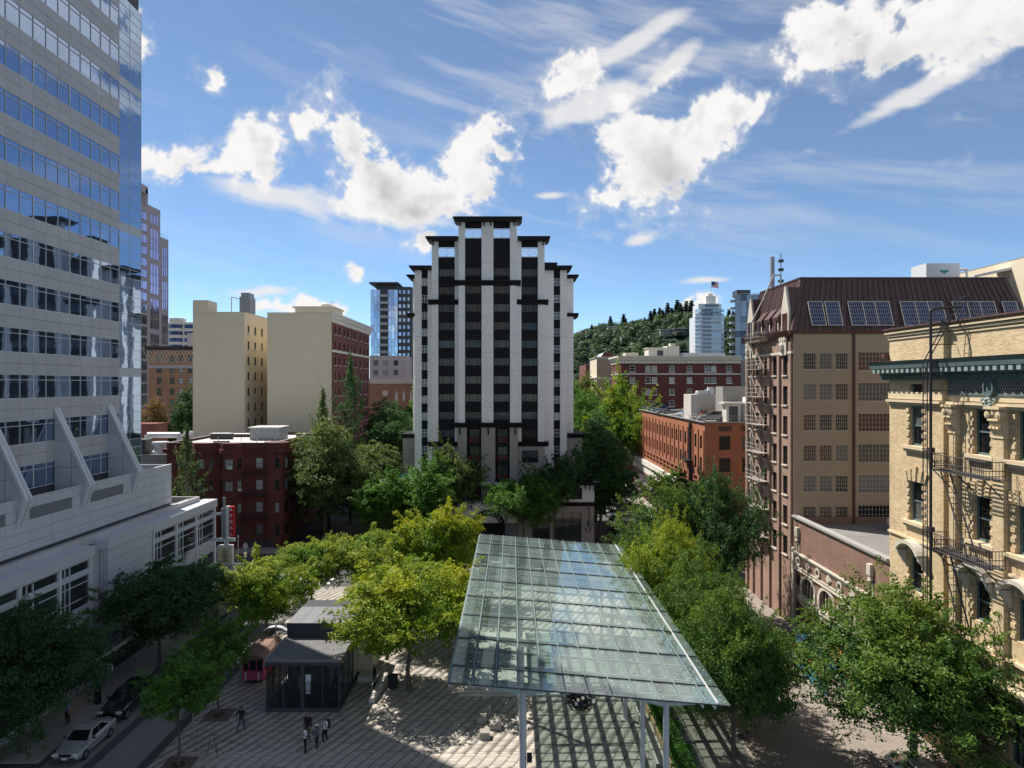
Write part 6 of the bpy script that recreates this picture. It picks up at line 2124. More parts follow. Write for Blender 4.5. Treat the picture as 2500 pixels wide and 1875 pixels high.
# ------------------------------------------------------------------ trees
surf('bark', (0.10, 0.085, 0.07), 0.9, 0.2, 2.0, 0.2, 12, 0.5, 20)
surf('bark_pale', (0.26, 0.24, 0.21), 0.9, 0.25, 2.0, 0.2, 12, 0.5, 20)
leafmat('leaf_green', (0.05, 0.135, 0.022), (0.14, 0.31, 0.034))
leafmat('leaf_deep', (0.026, 0.078, 0.026), (0.072, 0.165, 0.038))
leafmat('leaf_yellow', (0.08, 0.18, 0.016), (0.23, 0.36, 0.022), (0.46, 0.44, 0.018), 0.65)
leafmat('leaf_lime', (0.06, 0.16, 0.018), (0.18, 0.34, 0.025), (0.46, 0.44, 0.03), 0.5)
leafmat('leaf_olive', (0.045, 0.10, 0.025), (0.13, 0.20, 0.05), (0.26, 0.27, 0.06), 0.35)
leafmat('leaf_horn', (0.024, 0.082, 0.02), (0.085, 0.20, 0.03), (0.30, 0.34, 0.03), 0.30)
leafmat('leaf_far', (0.026, 0.060, 0.034), (0.11, 0.18, 0.06))  # hill foliage; distance haze is painted in as a paler, bluish leaf colour
leafmat('leaf_conifer', (0.012, 0.035, 0.02), (0.03, 0.065, 0.035))
leafmat('leaf_rust', (0.09, 0.09, 0.03), (0.22, 0.16, 0.05), (0.32, 0.17, 0.05), 0.6)


def leaves(cent, nrm, rs, size, aspect=0.5, spread=0.6):
    """diamond leaves at the given centres, roughly facing nrm"""
    n = len(cent)
    nn = nrm + rs.normal(0, spread, (n, 3))
    nn /= np.linalg.norm(nn, axis=1, keepdims=True) + 1e-9
    d = rs.normal(0, 1, (n, 3))
    d -= nn * np.sum(d * nn, axis=1, keepdims=True)
    d /= np.linalg.norm(d, axis=1, keepdims=True) + 1e-9
    s = np.cross(nn, d)
    L = (size * rs.uniform(0.65, 1.35, n))[:, None]
    V = np.stack([cent - d * L * 0.5, cent + s * L * aspect * 0.5 + d * L * 0.05, cent + d * L * 0.5 - nn * L * 0.12, cent - s * L * aspect * 0.5 + d * L * 0.05], axis=1)
    return V.reshape(-1, 3)


def crown_mesh(name, seed, rx=4.6, rz=3.4, lobes=16, sprays=330, per=62, size=0.24, spray_r=0.75, base=0.0, form='round', droop=0.25, shoots=0):
    rs = np.random.RandomState(seed)
    if form == 'round':
        # boughs that each carry a cushion of sprays; the outline is the sum of the cushions
        dirs = rs.normal(0, 1, (lobes, 3)); dirs[:, 2] = dirs[:, 2] * 0.8 + 0.12
        dirs /= np.linalg.norm(dirs, axis=1, keepdims=True)
        lc = dirs * np.array([rx, rx, rz]) * rs.uniform(0.48, 0.8, (lobes, 1))
        lr = rs.uniform(0.30, 0.46, lobes) * 1.12
        k = rs.randint(0, lobes, sprays)
        q = rs.normal(0, 1, (sprays, 3)); q[:, 2] = q[:, 2] * 0.8 + 0.35
        q /= np.linalg.norm(q, axis=1, keepdims=True)
        rad = rs.uniform(0.55, 1.0, (sprays, 1)) * lr[k][:, None]
        sc_ = lc[k] + q * rad * np.array([rx, rx, rz * 0.95])
        fill = rs.normal(0, 1, (sprays // 6, 3)); fill /= np.linalg.norm(fill, axis=1, keepdims=True)
        sc_ = np.vstack([sc_, fill * np.array([rx, rx, rz]) * rs.uniform(0.15, 0.55, (len(fill), 1))])
        out = sc_ / np.array([rx, rx, rz])
    elif form == 'column':
        u = rs.uniform(0, 1, sprays)
        wid = np.sin(np.clip(u * 1.05, 0, 1) * math.pi) ** 0.6 * (1 - 0.55 * u)
        a = rs.uniform(0, 2 * math.pi, sprays)
        r = rx * wid * np.sqrt(rs.uniform(0.1, 1, sprays)) * (1 + 0.25 * np.sin(a * 3 + u * 9))
        sc_ = np.stack([r * np.cos(a), r * np.sin(a), (u * 2 - 1) * rz], 1)
        out = np.stack([np.cos(a), np.sin(a), u * 0.5], 1)
    else:   # conifer: whorls of drooping boughs
        u = rs.uniform(0, 1, sprays) ** 1.25
        u = np.round(u * 13) / 13 + rs.normal(0, 0.008, sprays)
        a = rs.uniform(0, 2 * math.pi, sprays)
        r = rx * (1.02 - u) * np.sqrt(rs.uniform(0.08, 1, sprays)) * (1 + 0.3 * np.sin(a * 4 + u * 40))
        sc_ = np.stack([r * np.cos(a), r * np.sin(a), (u * 2 - 1) * rz - 0.22 * r], 1)
        out = np.stack([np.cos(a) * 0.5, np.sin(a) * 0.5, u], 1)
    if shoots:          # long leading shoots that break the outline
        pick = rs.choice(len(sc_), shoots)
        o_ = sc_[pick] / (np.linalg.norm(sc_[pick] / np.array([rx, rx, rz]), axis=1, keepdims=True) + 1e-6)
        o_ = o_ / np.linalg.norm(o_, axis=1, keepdims=True) * np.array([1, 1, 0.5]) + np.array([0, 0, 0.45])
        steps = np.arange(1, 5)[None, :, None] * 0.3 * rs.uniform(0.6, 1.3, (shoots, 1, 1))
        ext = (sc_[pick][:, None, :] + o_[:, None, :] * (steps + 0.3)).reshape(-1, 3)
        nmain = len(sc_)
        sc_ = np.vstack([sc_, ext]); out = np.vstack([out, np.repeat(out[pick], 4, axis=0)])
    else:
        nmain = len(sc_)
    ns = len(sc_)
    up = np.array([0, 0, 1.0])
    on = out / (np.linalg.norm(out, axis=1, keepdims=True) + 1e-9)
    sn = on * 0.45 + up * 0.8 + rs.normal(0, 0.28, (ns, 3))
    sn /= np.linalg.norm(sn, axis=1, keepdims=True)
    t1 = np.cross(sn, rs.normal(0, 1, (ns, 3))); t1 /= np.linalg.norm(t1, axis=1, keepdims=True)
    t2 = np.cross(sn, t1)
    idx = np.repeat(np.arange(ns), per)
    N = len(idx)
    srad = rs.uniform(0.6, 1.25, ns); srad[nmain:] *= 0.36
    keep = (idx < nmain) | (rs.uniform(0, 1, N) < 0.3)
    idx = idx[keep]; N = len(idx)
    rr = np.sqrt(rs.uniform(0, 1, N)) * spray_r * srad[idx]
    aa = rs.uniform(0, 2 * math.pi, N)
    # fingers: leaves gather along a few twigs of each spray
    aa = aa + 0.35 * np.sin(aa * 5 + idx)
    C = sc_[idx] + t1[idx] * (rr * np.cos(aa))[:, None] + t2[idx] * (rr * np.sin(aa) * 0.72)[:, None]
    C -= sn[idx] * (rr ** 2 / spray_r * droop)[:, None]
    C += rs.normal(0, 0.07 * spray_r + 0.02, (N, 3))
    C[:, 2] += base
    V = leaves(C, sn[idx], rs, size)
    F = np.arange(4 * N).reshape(-1, 4)
    tint = np.clip(rs.uniform(0, 1, ns)[idx] * 0.55 + rs.uniform(0, 1, N) * 0.45, 0, 1)
    rel = np.linalg.norm(out, axis=1)[idx] if form == 'round' else rs.uniform(0.3, 0.9, N)
    outer = np.clip(rel - 0.35 + 0.35 * np.clip(out[idx, 2], -0.5, 1), 0, 1)
    me = quads_mesh(name, V, F, 'leaf_green', {'tint': tint, 'outer': outer})
    return me, sc_ + np.array([0, 0, base])


def trunk_mesh(name, seed, sprays, ht, base_z, r0=0.17, limbs=26, mat='bark', rx=4.0):
    """tapered stem from the ground to the crown with limbs that run out to the sprays"""
    rs = random.Random(seed)
    mb = MB()
    bend = [Vector((rs.uniform(-0.15, 0.15), rs.uniform(-0.15, 0.15), 0)) for _ in range(5)]
    top = ht
    pts = []
    for i in range(6):
        u = i / 5
        pts.append((Vector((0, 0, top * u)) + (bend[i - 1] if 0 < i < 5 else Vector((0, 0, 0))), r0 * (1.25 if i == 0 else 1) * (1 - 0.72 * u)))
    for (a, ra), (b, rb) in zip(pts[:-1], pts[1:]):
        mb.cyl(a, b, ra, rb, 8, caps=False)
    S = [sprays[i] for i in rs.sample(range(len(sprays)), min(limbs, len(sprays)))]
    for p in S:
        p = Vector(p)
        u = min(0.95, max(base_z / ht, rs.uniform(0.3, 0.8) * (p.z / ht)))
        k = min(4, int(u * 5)); f = u * 5 - k
        st = pts[k][0].lerp(pts[k + 1][0], f)
        r = max(0.035, (pts[k][1] * (1 - f) + pts[k + 1][1] * f) * 0.5)
        mid = st.lerp(p, 0.5) + Vector((rs.uniform(-0.3, 0.3), rs.uniform(-0.3, 0.3), rs.uniform(0.1, 0.5)))
        mb.cyl(st, mid, r, r * 0.6, 5, caps=False); mb.cyl(mid, p, r * 0.6, 0.012, 5, caps=False)
    return mb.mesh(name, mat, smooth=True)


TK = {}


def tree_kind(key, seed, ht, cz, **kw):
    """ht: height of the stem; cz: height of the crown's middle"""
    tk = {k: kw.pop(k) for k in ('r0', 'limbs', 'mat') if k in kw}
    cr, sp = crown_mesh('crown', seed, base=cz, **kw)
    tr = trunk_mesh('trunk', seed, sp, ht, cz * 0.55, rx=kw.get('rx', 4), **tk)
    TK[key] = (cr, tr)


tree_kind('round_a', 1, 8.2, 5.9, rx=5.0, rz=3.5, lobes=22, sprays=560, per=64, size=0.23, spray_r=0.8, shoots=90)
tree_kind('round_b', 2, 8.2, 5.9, rx=4.9, rz=3.6, lobes=19, sprays=540, per=64, size=0.23, spray_r=0.8, shoots=90)
tree_kind('round_c', 3, 8.2, 6.0, rx=5.0, rz=3.7, lobes=24, sprays=560, per=62, size=0.23, spray_r=0.8, shoots=90)
tree_kind('upright', 4, 8.5, 6.0, rx=3.4, rz=4.4, lobes=24, sprays=460, per=60, size=0.22, spray_r=0.65, shoots=80)
tree_kind('spreading', 5, 9.5, 6.6, rx=6.4, rz=5.0, lobes=34, sprays=900, per=60, size=0.21, spray_r=0.85, droop=0.45, r0=0.25, limbs=44, shoots=190)
tree_kind('spreading_b', 15, 9.5, 6.4, rx=6.2, rz=5.4, lobes=30, sprays=820, per=60, size=0.21, spray_r=0.85, droop=0.45, r0=0.25, limbs=44, shoots=180)
tree_kind('young', 6, 6.4, 4.5, rx=2.6, rz=2.9, lobes=15, sprays=240, per=62, size=0.19, spray_r=0.52, r0=0.10, limbs=24, shoots=50)
tree_kind('big', 7, 14, 9.6, rx=6.2, rz=7.4, lobes=34, sprays=760, per=46, size=0.34, spray_r=1.0, r0=0.3, limbs=34)
tree_kind('big_b', 17, 14, 9.8, rx=6.4, rz=7.2, lobes=28, sprays=700, per=46, size=0.34, spray_r=1.0, r0=0.3, limbs=34)
tree_kind('column', 8, 13, 8.0, rx=2.6, rz=6.8, form='column', sprays=340, per=40, size=0.32, spray_r=0.7, r0=0.16, droop=0.6)
tree_kind('birch', 12, 10, 6.0, rx=2.7, rz=4.6, form='column', sprays=95, per=34, size=0.22, spray_r=0.62, r0=0.12, droop=0.9, shoots=70)
tree_kind('far_round', 9, 12, 9, rx=5.0, rz=5.0, lobes=14, sprays=130, per=16, size=1.0, spray_r=1.2, limbs=6)
tree_kind('conifer', 10, 22, 12, rx=4.2, rz=11, form='conifer', sprays=420, per=7, size=1.5, spray_r=1.0, limbs=4, droop=0.5)
tree_kind('fir_small', 11, 12, 6.5, rx=3.2, rz=6.2, form='conifer', sprays=300, per=26, size=0.42, spray_r=0.6, limbs=6, droop=0.5)

TREES = []


def tree(key, x, y, label, leaf, s=1.0, sz=None, rot=0.0, group=None, name='street_tree', z=0.0, bark=None):
    cr, tr = TK[key]
    t = thing(name, label, 'tree', (x, y, z), group)
    t.rotation_euler = (0, 0, rot)
    t.scale = (s, s, s if sz is None else sz)
    c = bpy.data.objects.new('crown', cr); COL.objects.link(c); c.parent = t
    c.material_slots[0].link = 'OBJECT'; c.material_slots[0].material = M(leaf)
    k = bpy.data.objects.new('trunk', tr); COL.objects.link(k); k.parent = t
    if bark:
        k.material_slots[0].link = 'OBJECT'; k.material_slots[0].material = M(bark)
    return t


P_ = 'trees standing in the paved square'
tree('round_a', -8.0, 54.3, 'yellow-green tree with golden top between the kiosk and the glass canopy', 'leaf_yellow', 1.1, 1.04, 0.4, P_)
tree('round_b', -22.6, 64.2, 'dark leaved tree with lime top beside the pink trolley', 'leaf_lime', 0.84, 0.84, 1.5, P_)
tree('round_c', -21.6, 75.0, 'lime tree nearest the crossing behind the kiosk roof', 'leaf_lime', 0.78, 0.80, 2.2, P_)
tree('round_a', -15.8, 76.2, 'broad lime tree in the middle of the clump behind the kiosk', 'leaf_lime', 1.0, 0.86, 3.3, P_)
tree('round_b', -8.0, 75.5, 'tall golden crowned tree touching the far corner of the canopy', 'leaf_yellow', 0.94, 1.1, 4.4, P_)
tree('round_c', -9.8, 65.4, 'yellow tree half hidden behind the golden tree by the canopy', 'leaf_lime', 0.80, 0.86, 0.9, P_)
tree('round_b', -5.0, 61.5, 'small reddish yellow tree close to the canopy edge', 'leaf_yellow', 0.62, 0.74, 5.1, P_)
S_ = 'street trees along the paved street'
tree('young', -21.0, 43.8, 'slim young tree at the bottom beside the silver car', 'leaf_green', 0.92, 1.0, 0.3, S_)
tree('young', -21.2, 50.4, 'small young tree near the walking person with dark jacket', 'leaf_green', 0.80, 0.94, 2.0, S_)
tree('round_c', -29.6, 58.6, 'large dark tree in front of the white panelled bay', 'leaf_deep', 1.02, 1.02, 1.1, S_)
tree('spreading', -31.8, 45.2, 'big shaded tree cut off by the lower left corner', 'leaf_deep', 0.86, 0.80, 2.6, S_)
tree('round_a', -26.8, 69.0, 'dark tree shading the far cinema awning', 'leaf_deep', 0.55, 0.62, 5.0, S_)
H_ = 'trees on the pavement before the hotel'
tree('upright', -18.4, 99.6, 'leftmost green tree before the hotel base', 'leaf_green', 1.12, 1.16, 0.5, H_)
tree('upright', -11.0, 99.4, 'pointed green tree left of the hotel entrance', 'leaf_green', 1.28, 1.34, 1.9, H_)
tree('round_c', 1.6, 99.4, 'round bright green tree right of the hotel entrance', 'leaf_green', 1.0, 1.24, 2.7, H_)
tree('upright', -15.0, 101.2, 'thin green tree between two fuller trees by the hotel', 'leaf_green', 0.8, 1.0, 3.0, H_)
tree('young', -8.2, 103.0, 'thin leafed sapling against the taupe hotel wall', 'leaf_olive', 1.3, 2.1, 4.0, H_, 'sapling')
tree('young', 6.2, 101.6, 'sparse sapling behind the round green tree at the hotel', 'leaf_deep', 1.4, 1.9, 1.0, H_, 'sapling')
B_ = 'big trees along the street left of the hotel'
tree('big', -28.2, 105.0, 'large pale olive tree covering the corner of the red flats', 'leaf_olive', 1.1, 1.05, 0.2, B_)
tree('big_b', -21.6, 108.0, 'olive green tree with ragged left edge beside the hotel base', 'leaf_olive', 0.85, 0.86, 1.4, B_)
tree('big_b', -30.4, 116.0, 'dark tree under the brick sided block', 'leaf_deep', 0.86, 0.95, 2.4, B_)
tree('big', -21.6, 126.0, 'deep green tree behind the left hotel wing', 'leaf_deep', 0.95, 1.15, 3.1, B_)
tree('big_b', -25.0, 143.0, 'dark street tree farther down the left side street', 'leaf_deep', 1.0, 1.2, 4.1, B_)
tree('big', -19.6, 158.0, 'brighter green tree at the brown brick hall', 'leaf_green', 1.05, 1.35, 5.2, B_)
tree('birch', -30.4, 112.0, 'drooping poplar with wind swept top beside the cream block', 'leaf_olive', 1.5, 1.95, 0.6, B_, 'poplar')
tree('birch', -27.6, 119.0, 'taller leaning poplar before the red brick side wall', 'leaf_deep', 1.6, 2.45, 2.6, B_, 'poplar')
tree('birch', -45.2, 96.8, 'narrow ragged birch in front of the red flats', 'leaf_olive', 1.15, 1.55, 1.0, None, 'birch', bark='bark_pale')
tree('young', -50.5, 98.2, 'low bush like tree at the left end of the red flats', 'leaf_olive', 1.2, 1.1, 2.2, None, 'small_tree')
tree('big', -89.0, 172.0, 'rust tinged dark tree before the patterned brick block', 'leaf_rust', 0.9, 1.15, 1.0, 'trees by the patterned brick block')
tree('big', -80.0, 172.0, 'dark tree left of the cream block', 'leaf_deep', 0.9, 1.3, 3.0, 'trees by the patterned brick block')
RG = 'trees of the right hand row beside the canopy'
tree('spreading', 14.2, 44.6, 'dark leafy tree at the front right post of the canopy', 'leaf_horn', 0.58, 0.92, 0.7, RG)
tree('spreading_b', 14.6, 53.0, 'olive tree hugging the right edge of the canopy', 'leaf_horn', 0.62, 0.98, 1.9, RG)
tree('spreading', 13.6, 61.8, 'yellowish tree overhanging the far right canopy corner', 'leaf_lime', 0.64, 1.02, 3.0, RG)
tree('spreading_b', 15.6, 71.0, 'green tree before the orange brick building', 'leaf_horn', 0.82, 1.22, 4.2, RG)
tree('spreading', 20.4, 69.8, 'tall dark tree against the brown studio building', 'leaf_deep', 0.76, 1.26, 5.0, RG)
tree('spreading_b', 16.2, 47.6, 'low dark tree between the canopy and the feathery tree', 'leaf_horn', 0.5, 0.72, 2.4, RG)
tree('spreading', 24.0, 41.6, 'huge feathery tree before the yellow brick building', 'leaf_horn', 1.06, 0.98, 0.1, RG)
N_ = 'trees lining the street right of the hotel'
tree('big', 13.4, 106.0, 'dense dark tree at the right corner of the hotel', 'leaf_deep', 0.86, 0.92, 0.9, N_)
tree('big', 14.6, 122.0, 'dark tree down the street behind the hotel corner', 'leaf_deep', 0.95, 1.05, 2.0, N_)
tree('big', 14.6, 140.0, 'bright green tree right of the hotel wing', 'leaf_green', 0.95, 1.25, 3.3, N_)
tree('big', 13.6, 160.0, 'tall green tree rising beside the white hotel wing', 'leaf_green', 1.05, 1.45, 4.4, N_)
tree('big', 19.0, 186.0, 'lime green tree before the tan block', 'leaf_olive', 1.1, 1.5, 0.3, N_)
tree('column', 13.9, 132.0, 'narrow yellowing tree close to the hotel wing', 'leaf_yellow', 0.9, 1.2, 1.2, N_)
tree('fir_small', 24.8, 101.5, 'dark conical tree at the corner of the orange building', 'leaf_deep', 0.95, 0.86, 0.4, N_)
tree('young', 25.4, 112.0, 'slim street tree in front of the white shop fascia', 'leaf_green', 1.2, 1.4, 2.0, N_)
tree('young', 26.2, 152.0, 'light green feathery tree at the far end of the orange building', 'leaf_lime', 2.0, 2.9, 1.0, N_)
tree('young', 25.8, 160.5, 'bright feathery tree rising over the orange parapet', 'leaf_lime', 2.2, 3.6, 3.0, N_)

# hill
def build_hill():
    nx, ny = 60, 26
    V = []; F = []
    rs = np.random.RandomState(4)
    xs = np.linspace(-150, 1100, nx); ys = np.linspace(560, 1500, ny)

    def hz(x, y):
        u = min(1, max(0, (y - 600) / 420.0)); u = u * u * (3 - 2 * u)
        ridge = 87 + 26 * (1 / (1 + math.exp(-(x - 170) / 40.0)))
        return -1 + u * ridge + 5 * math.sin(x * 0.021 + y * 0.01) * u + 3 * math.sin(x * 0.06) * u
    for y in ys:
        for x in xs:
            V.append((x, y, hz(x, y)))
    for j in range(ny - 1):
        for i in range(nx - 1):
            F.append((j * nx + i, j * nx + i + 1, (j + 1) * nx + i + 1, (j + 1) * nx + i))
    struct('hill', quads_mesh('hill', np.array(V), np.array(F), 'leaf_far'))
    # the wood on it reads as one mass
    C = []; Nn = []
    pts = []
    rnd = random.Random(12)
    for _ in range(1500):
        x = rnd.uniform(60, 560); y = rnd.uniform(640, 1080)
        pts.append((x, y, hz(x, y), rnd.uniform(4.5, 9.0), rnd.random()))
    cents = []; nr = []; tint = []
    for (x, y, z, r, k) in pts:
        m = 80
        q = rs.normal(0, 1, (m, 3)); q[:, 2] = np.abs(q[:, 2]); q /= np.linalg.norm(q, axis=1, keepdims=True)
        cents.append(np.array([x, y, z + r * 0.7]) + q * r * rs.uniform(0.75, 1.05, (m, 1)) * np.array([1, 1, 1.1]))
        nr.append(q + np.array([0, 0, 0.4])); tint.append(np.clip(np.full(m, k ** 2.2) * 0.95 + rs.uniform(-0.05, 0.2, m), 0, 1))
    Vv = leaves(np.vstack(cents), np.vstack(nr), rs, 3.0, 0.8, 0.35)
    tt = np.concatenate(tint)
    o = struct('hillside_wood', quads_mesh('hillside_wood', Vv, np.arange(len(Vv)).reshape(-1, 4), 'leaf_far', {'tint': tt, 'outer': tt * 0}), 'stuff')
    o['label'] = 'dense mixed wood covering the hill'
    # firs that stand out along the ridge
    rid = [(1445, 1.0), (1468, 0.8), (1490, 1.25), (1522, 1.35), (1528, 1.05), (1560, 0.8), (1570, 0.85), (1588, 1.25), (1598, 1.4), (1611, 1.3),
           (1618, 1.1), (1630, 1.6), (1644, 1.2), (1654, 1.75), (1662, 1.4), (1675, 1.9), (1688, 1.8), (1694, 1.3), (1640, 1.1), (1574, 0.9), (1780, 1.4), (1790, 1.2), (1424, 0.8), (1412, 0.7)]
    ordw = 'first second third fourth fifth sixth seventh eighth ninth tenth eleventh twelfth thirteenth fourteenth fifteenth sixteenth seventeenth eighteenth nineteenth twentieth'.split() + ['twenty-first', 'twenty-second', 'twenty-third', 'twenty-fourth']
    rid.sort()
    for i, (px, s) in enumerate(rid):
        Y = 985 + (i * 37) % 60
        X = (px - 1250) / 1700 * Y
        t = tree('conifer', X, Y, ordw[i] + ' dark fir from the left along the far ridge', 'leaf_conifer', s * 1.45, s * 0.85, i * 1.3, 'firs along the ridge of the far hill', 'fir_tree', hz(X, Y) - 2)
    # houses among the trees
    hs = [(1408, 824, 30, 'flat roofed dark house at the left end of the hillside'), (1486, 822, 34, 'long house with white posts in the middle of the hillside'),
          (1528, 826, 28, 'dark low house in the shadow of the hillside trees'), (1545, 802, 28, 'pinkish house high on the hill with flat roof'),
          (1490, 800, 24, 'white edged house just under the left part of the ridge'), (1630, 808, 40, 'large modern house with glass front below the firs'),
          (1663, 806, 36, 'grey modern house right of the large glass fronted house'), (1600, 780, 24, 'pale house among the firs near the ridge'),
          (1632, 834, 30, 'white edged house low on the right of the hill'), (1452, 797, 14, 'small white gabled house on the left skyline'), (1778, 806, 22, 'white roofed house between the two far towers')]
    for (px, py, w, lab) in hs:
        el = (937.5 - py) / 1700
        Y = 700
        while Y < 1100 and hz((px - 1250) / 1700 * Y, Y) + 8 - HC < el * Y:
            Y += 4
        Y -= 8
        X = (px - 1250) / 1700 * Y; Z = min(HC + el * Y, hz(X, Y) + 12)
        ww = w / 1700 * Y / 2.3
        T = thing('hillside_house', lab, 'house', (X, Y, Z - 6), 'houses on the wooded hill')
        link('wall', MB().box(X - ww, Y, Z - 7, X + ww, Y + 8, Z + 1.6).mesh('wall', rndw.choice(['grey_block', 'pale_block', 'metal_dark', 'pink_stone'])), T)
        link('roof', MB().box(X - ww - 0.8, Y - 1.2, Z + 1.6, X + ww + 0.8, Y + 8.5, Z + 2.1).mesh('roof', rndw.choice(['roof_grey', 'roof_pale', 'white_trim'])), T)
        n = max(2, int(ww / 1.4))
        wm = MB().box(0, -0.15, 0, 1.5, 0, 1.9).mesh('window', 'glass_dark')
        for i in range(n):
            link('window', wm, T, (X - ww + 0.6 + (2 * ww - 2.4) * i / max(1, n - 1), Y, Z - 1.3))
        link('deck', MB().box(X - ww, Y - 1.6, Z - 2.2, X + ww * 0.6, Y - 0.01, Z - 1.9).mesh('deck', 'white_trim'), T)


build_hill()
# ------------------------------------------------------------------ the square: glass canopy
surf('post_paint', (0.55, 0.55, 0.57), 0.4, 0.04, 0.5, 0.03)
surf('fin_paint', (0.46, 0.52, 0.49), 0.45, 0.06, 0.5, 0.03)
surf('fin_dark', (0.20, 0.25, 0.24), 0.5, 0.1)
surf('kiosk_metal', (0.055, 0.055, 0.068), 0.5, 0.08, 0.6, 0.05)
surf('kiosk_roof', (0.21, 0.21, 0.225), 0.45, 0.08, 0.5, 0.05, metal=0.2, obj=0.06)
surf('gravel', (0.15, 0.15, 0.155), 0.95, 0.3, 2.0, 1.1, 9, 1.0, 12)
surf('beige_panel', (0.50, 0.43, 0.32), 0.7, 0.08)
surf('interior_dark', (0.05, 0.055, 0.055), 0.7, 0.1)
surf('concrete', (0.50, 0.47, 0.42), 0.85, 0.12, 0.8, 0.1, 12, 0.3, 40)
surf('granite', (0.30, 0.28, 0.255), 0.85, 0.2, 1.5, 0.2, 12, 0.5, 30)
surf('wood_tan', (0.42, 0.28, 0.16), 0.7, 0.15, 1.2, 0.1)
surf('trolley_pink', (0.42, 0.055, 0.13), 0.45, 0.1)
surf('trolley_roof', (0.19, 0.11, 0.085), 0.6, 0.15)
surf('mural_blue', (0.05, 0.28, 0.52), 0.6, 0.15, 0.8, 0.1)
surf('mural_orange', (0.55, 0.32, 0.10), 0.6, 0.12, 0.8, 0.1)
surf('sign_blue', (0.03, 0.16, 0.35), 0.5, 0.05)
surf('soil', (0.06, 0.045, 0.035), 0.95, 0.2)
surf('iron_grate', (0.16, 0.12, 0.09), 0.7, 0.2)
surf('tyre', (0.018, 0.018, 0.018), 0.85, 0.1)
surf('rim', (0.45, 0.46, 0.48), 0.3, 0.05, metal=0.8)
surf('lamp_glass', (0.72, 0.72, 0.68), 0.15, 0.02)
surf('lamp_red', (0.35, 0.01, 0.01), 0.2, 0.05)
surf('mirror_disc', (0.40, 0.37, 0.30), 0.08, 0.2, 3.0, metal=1.0)


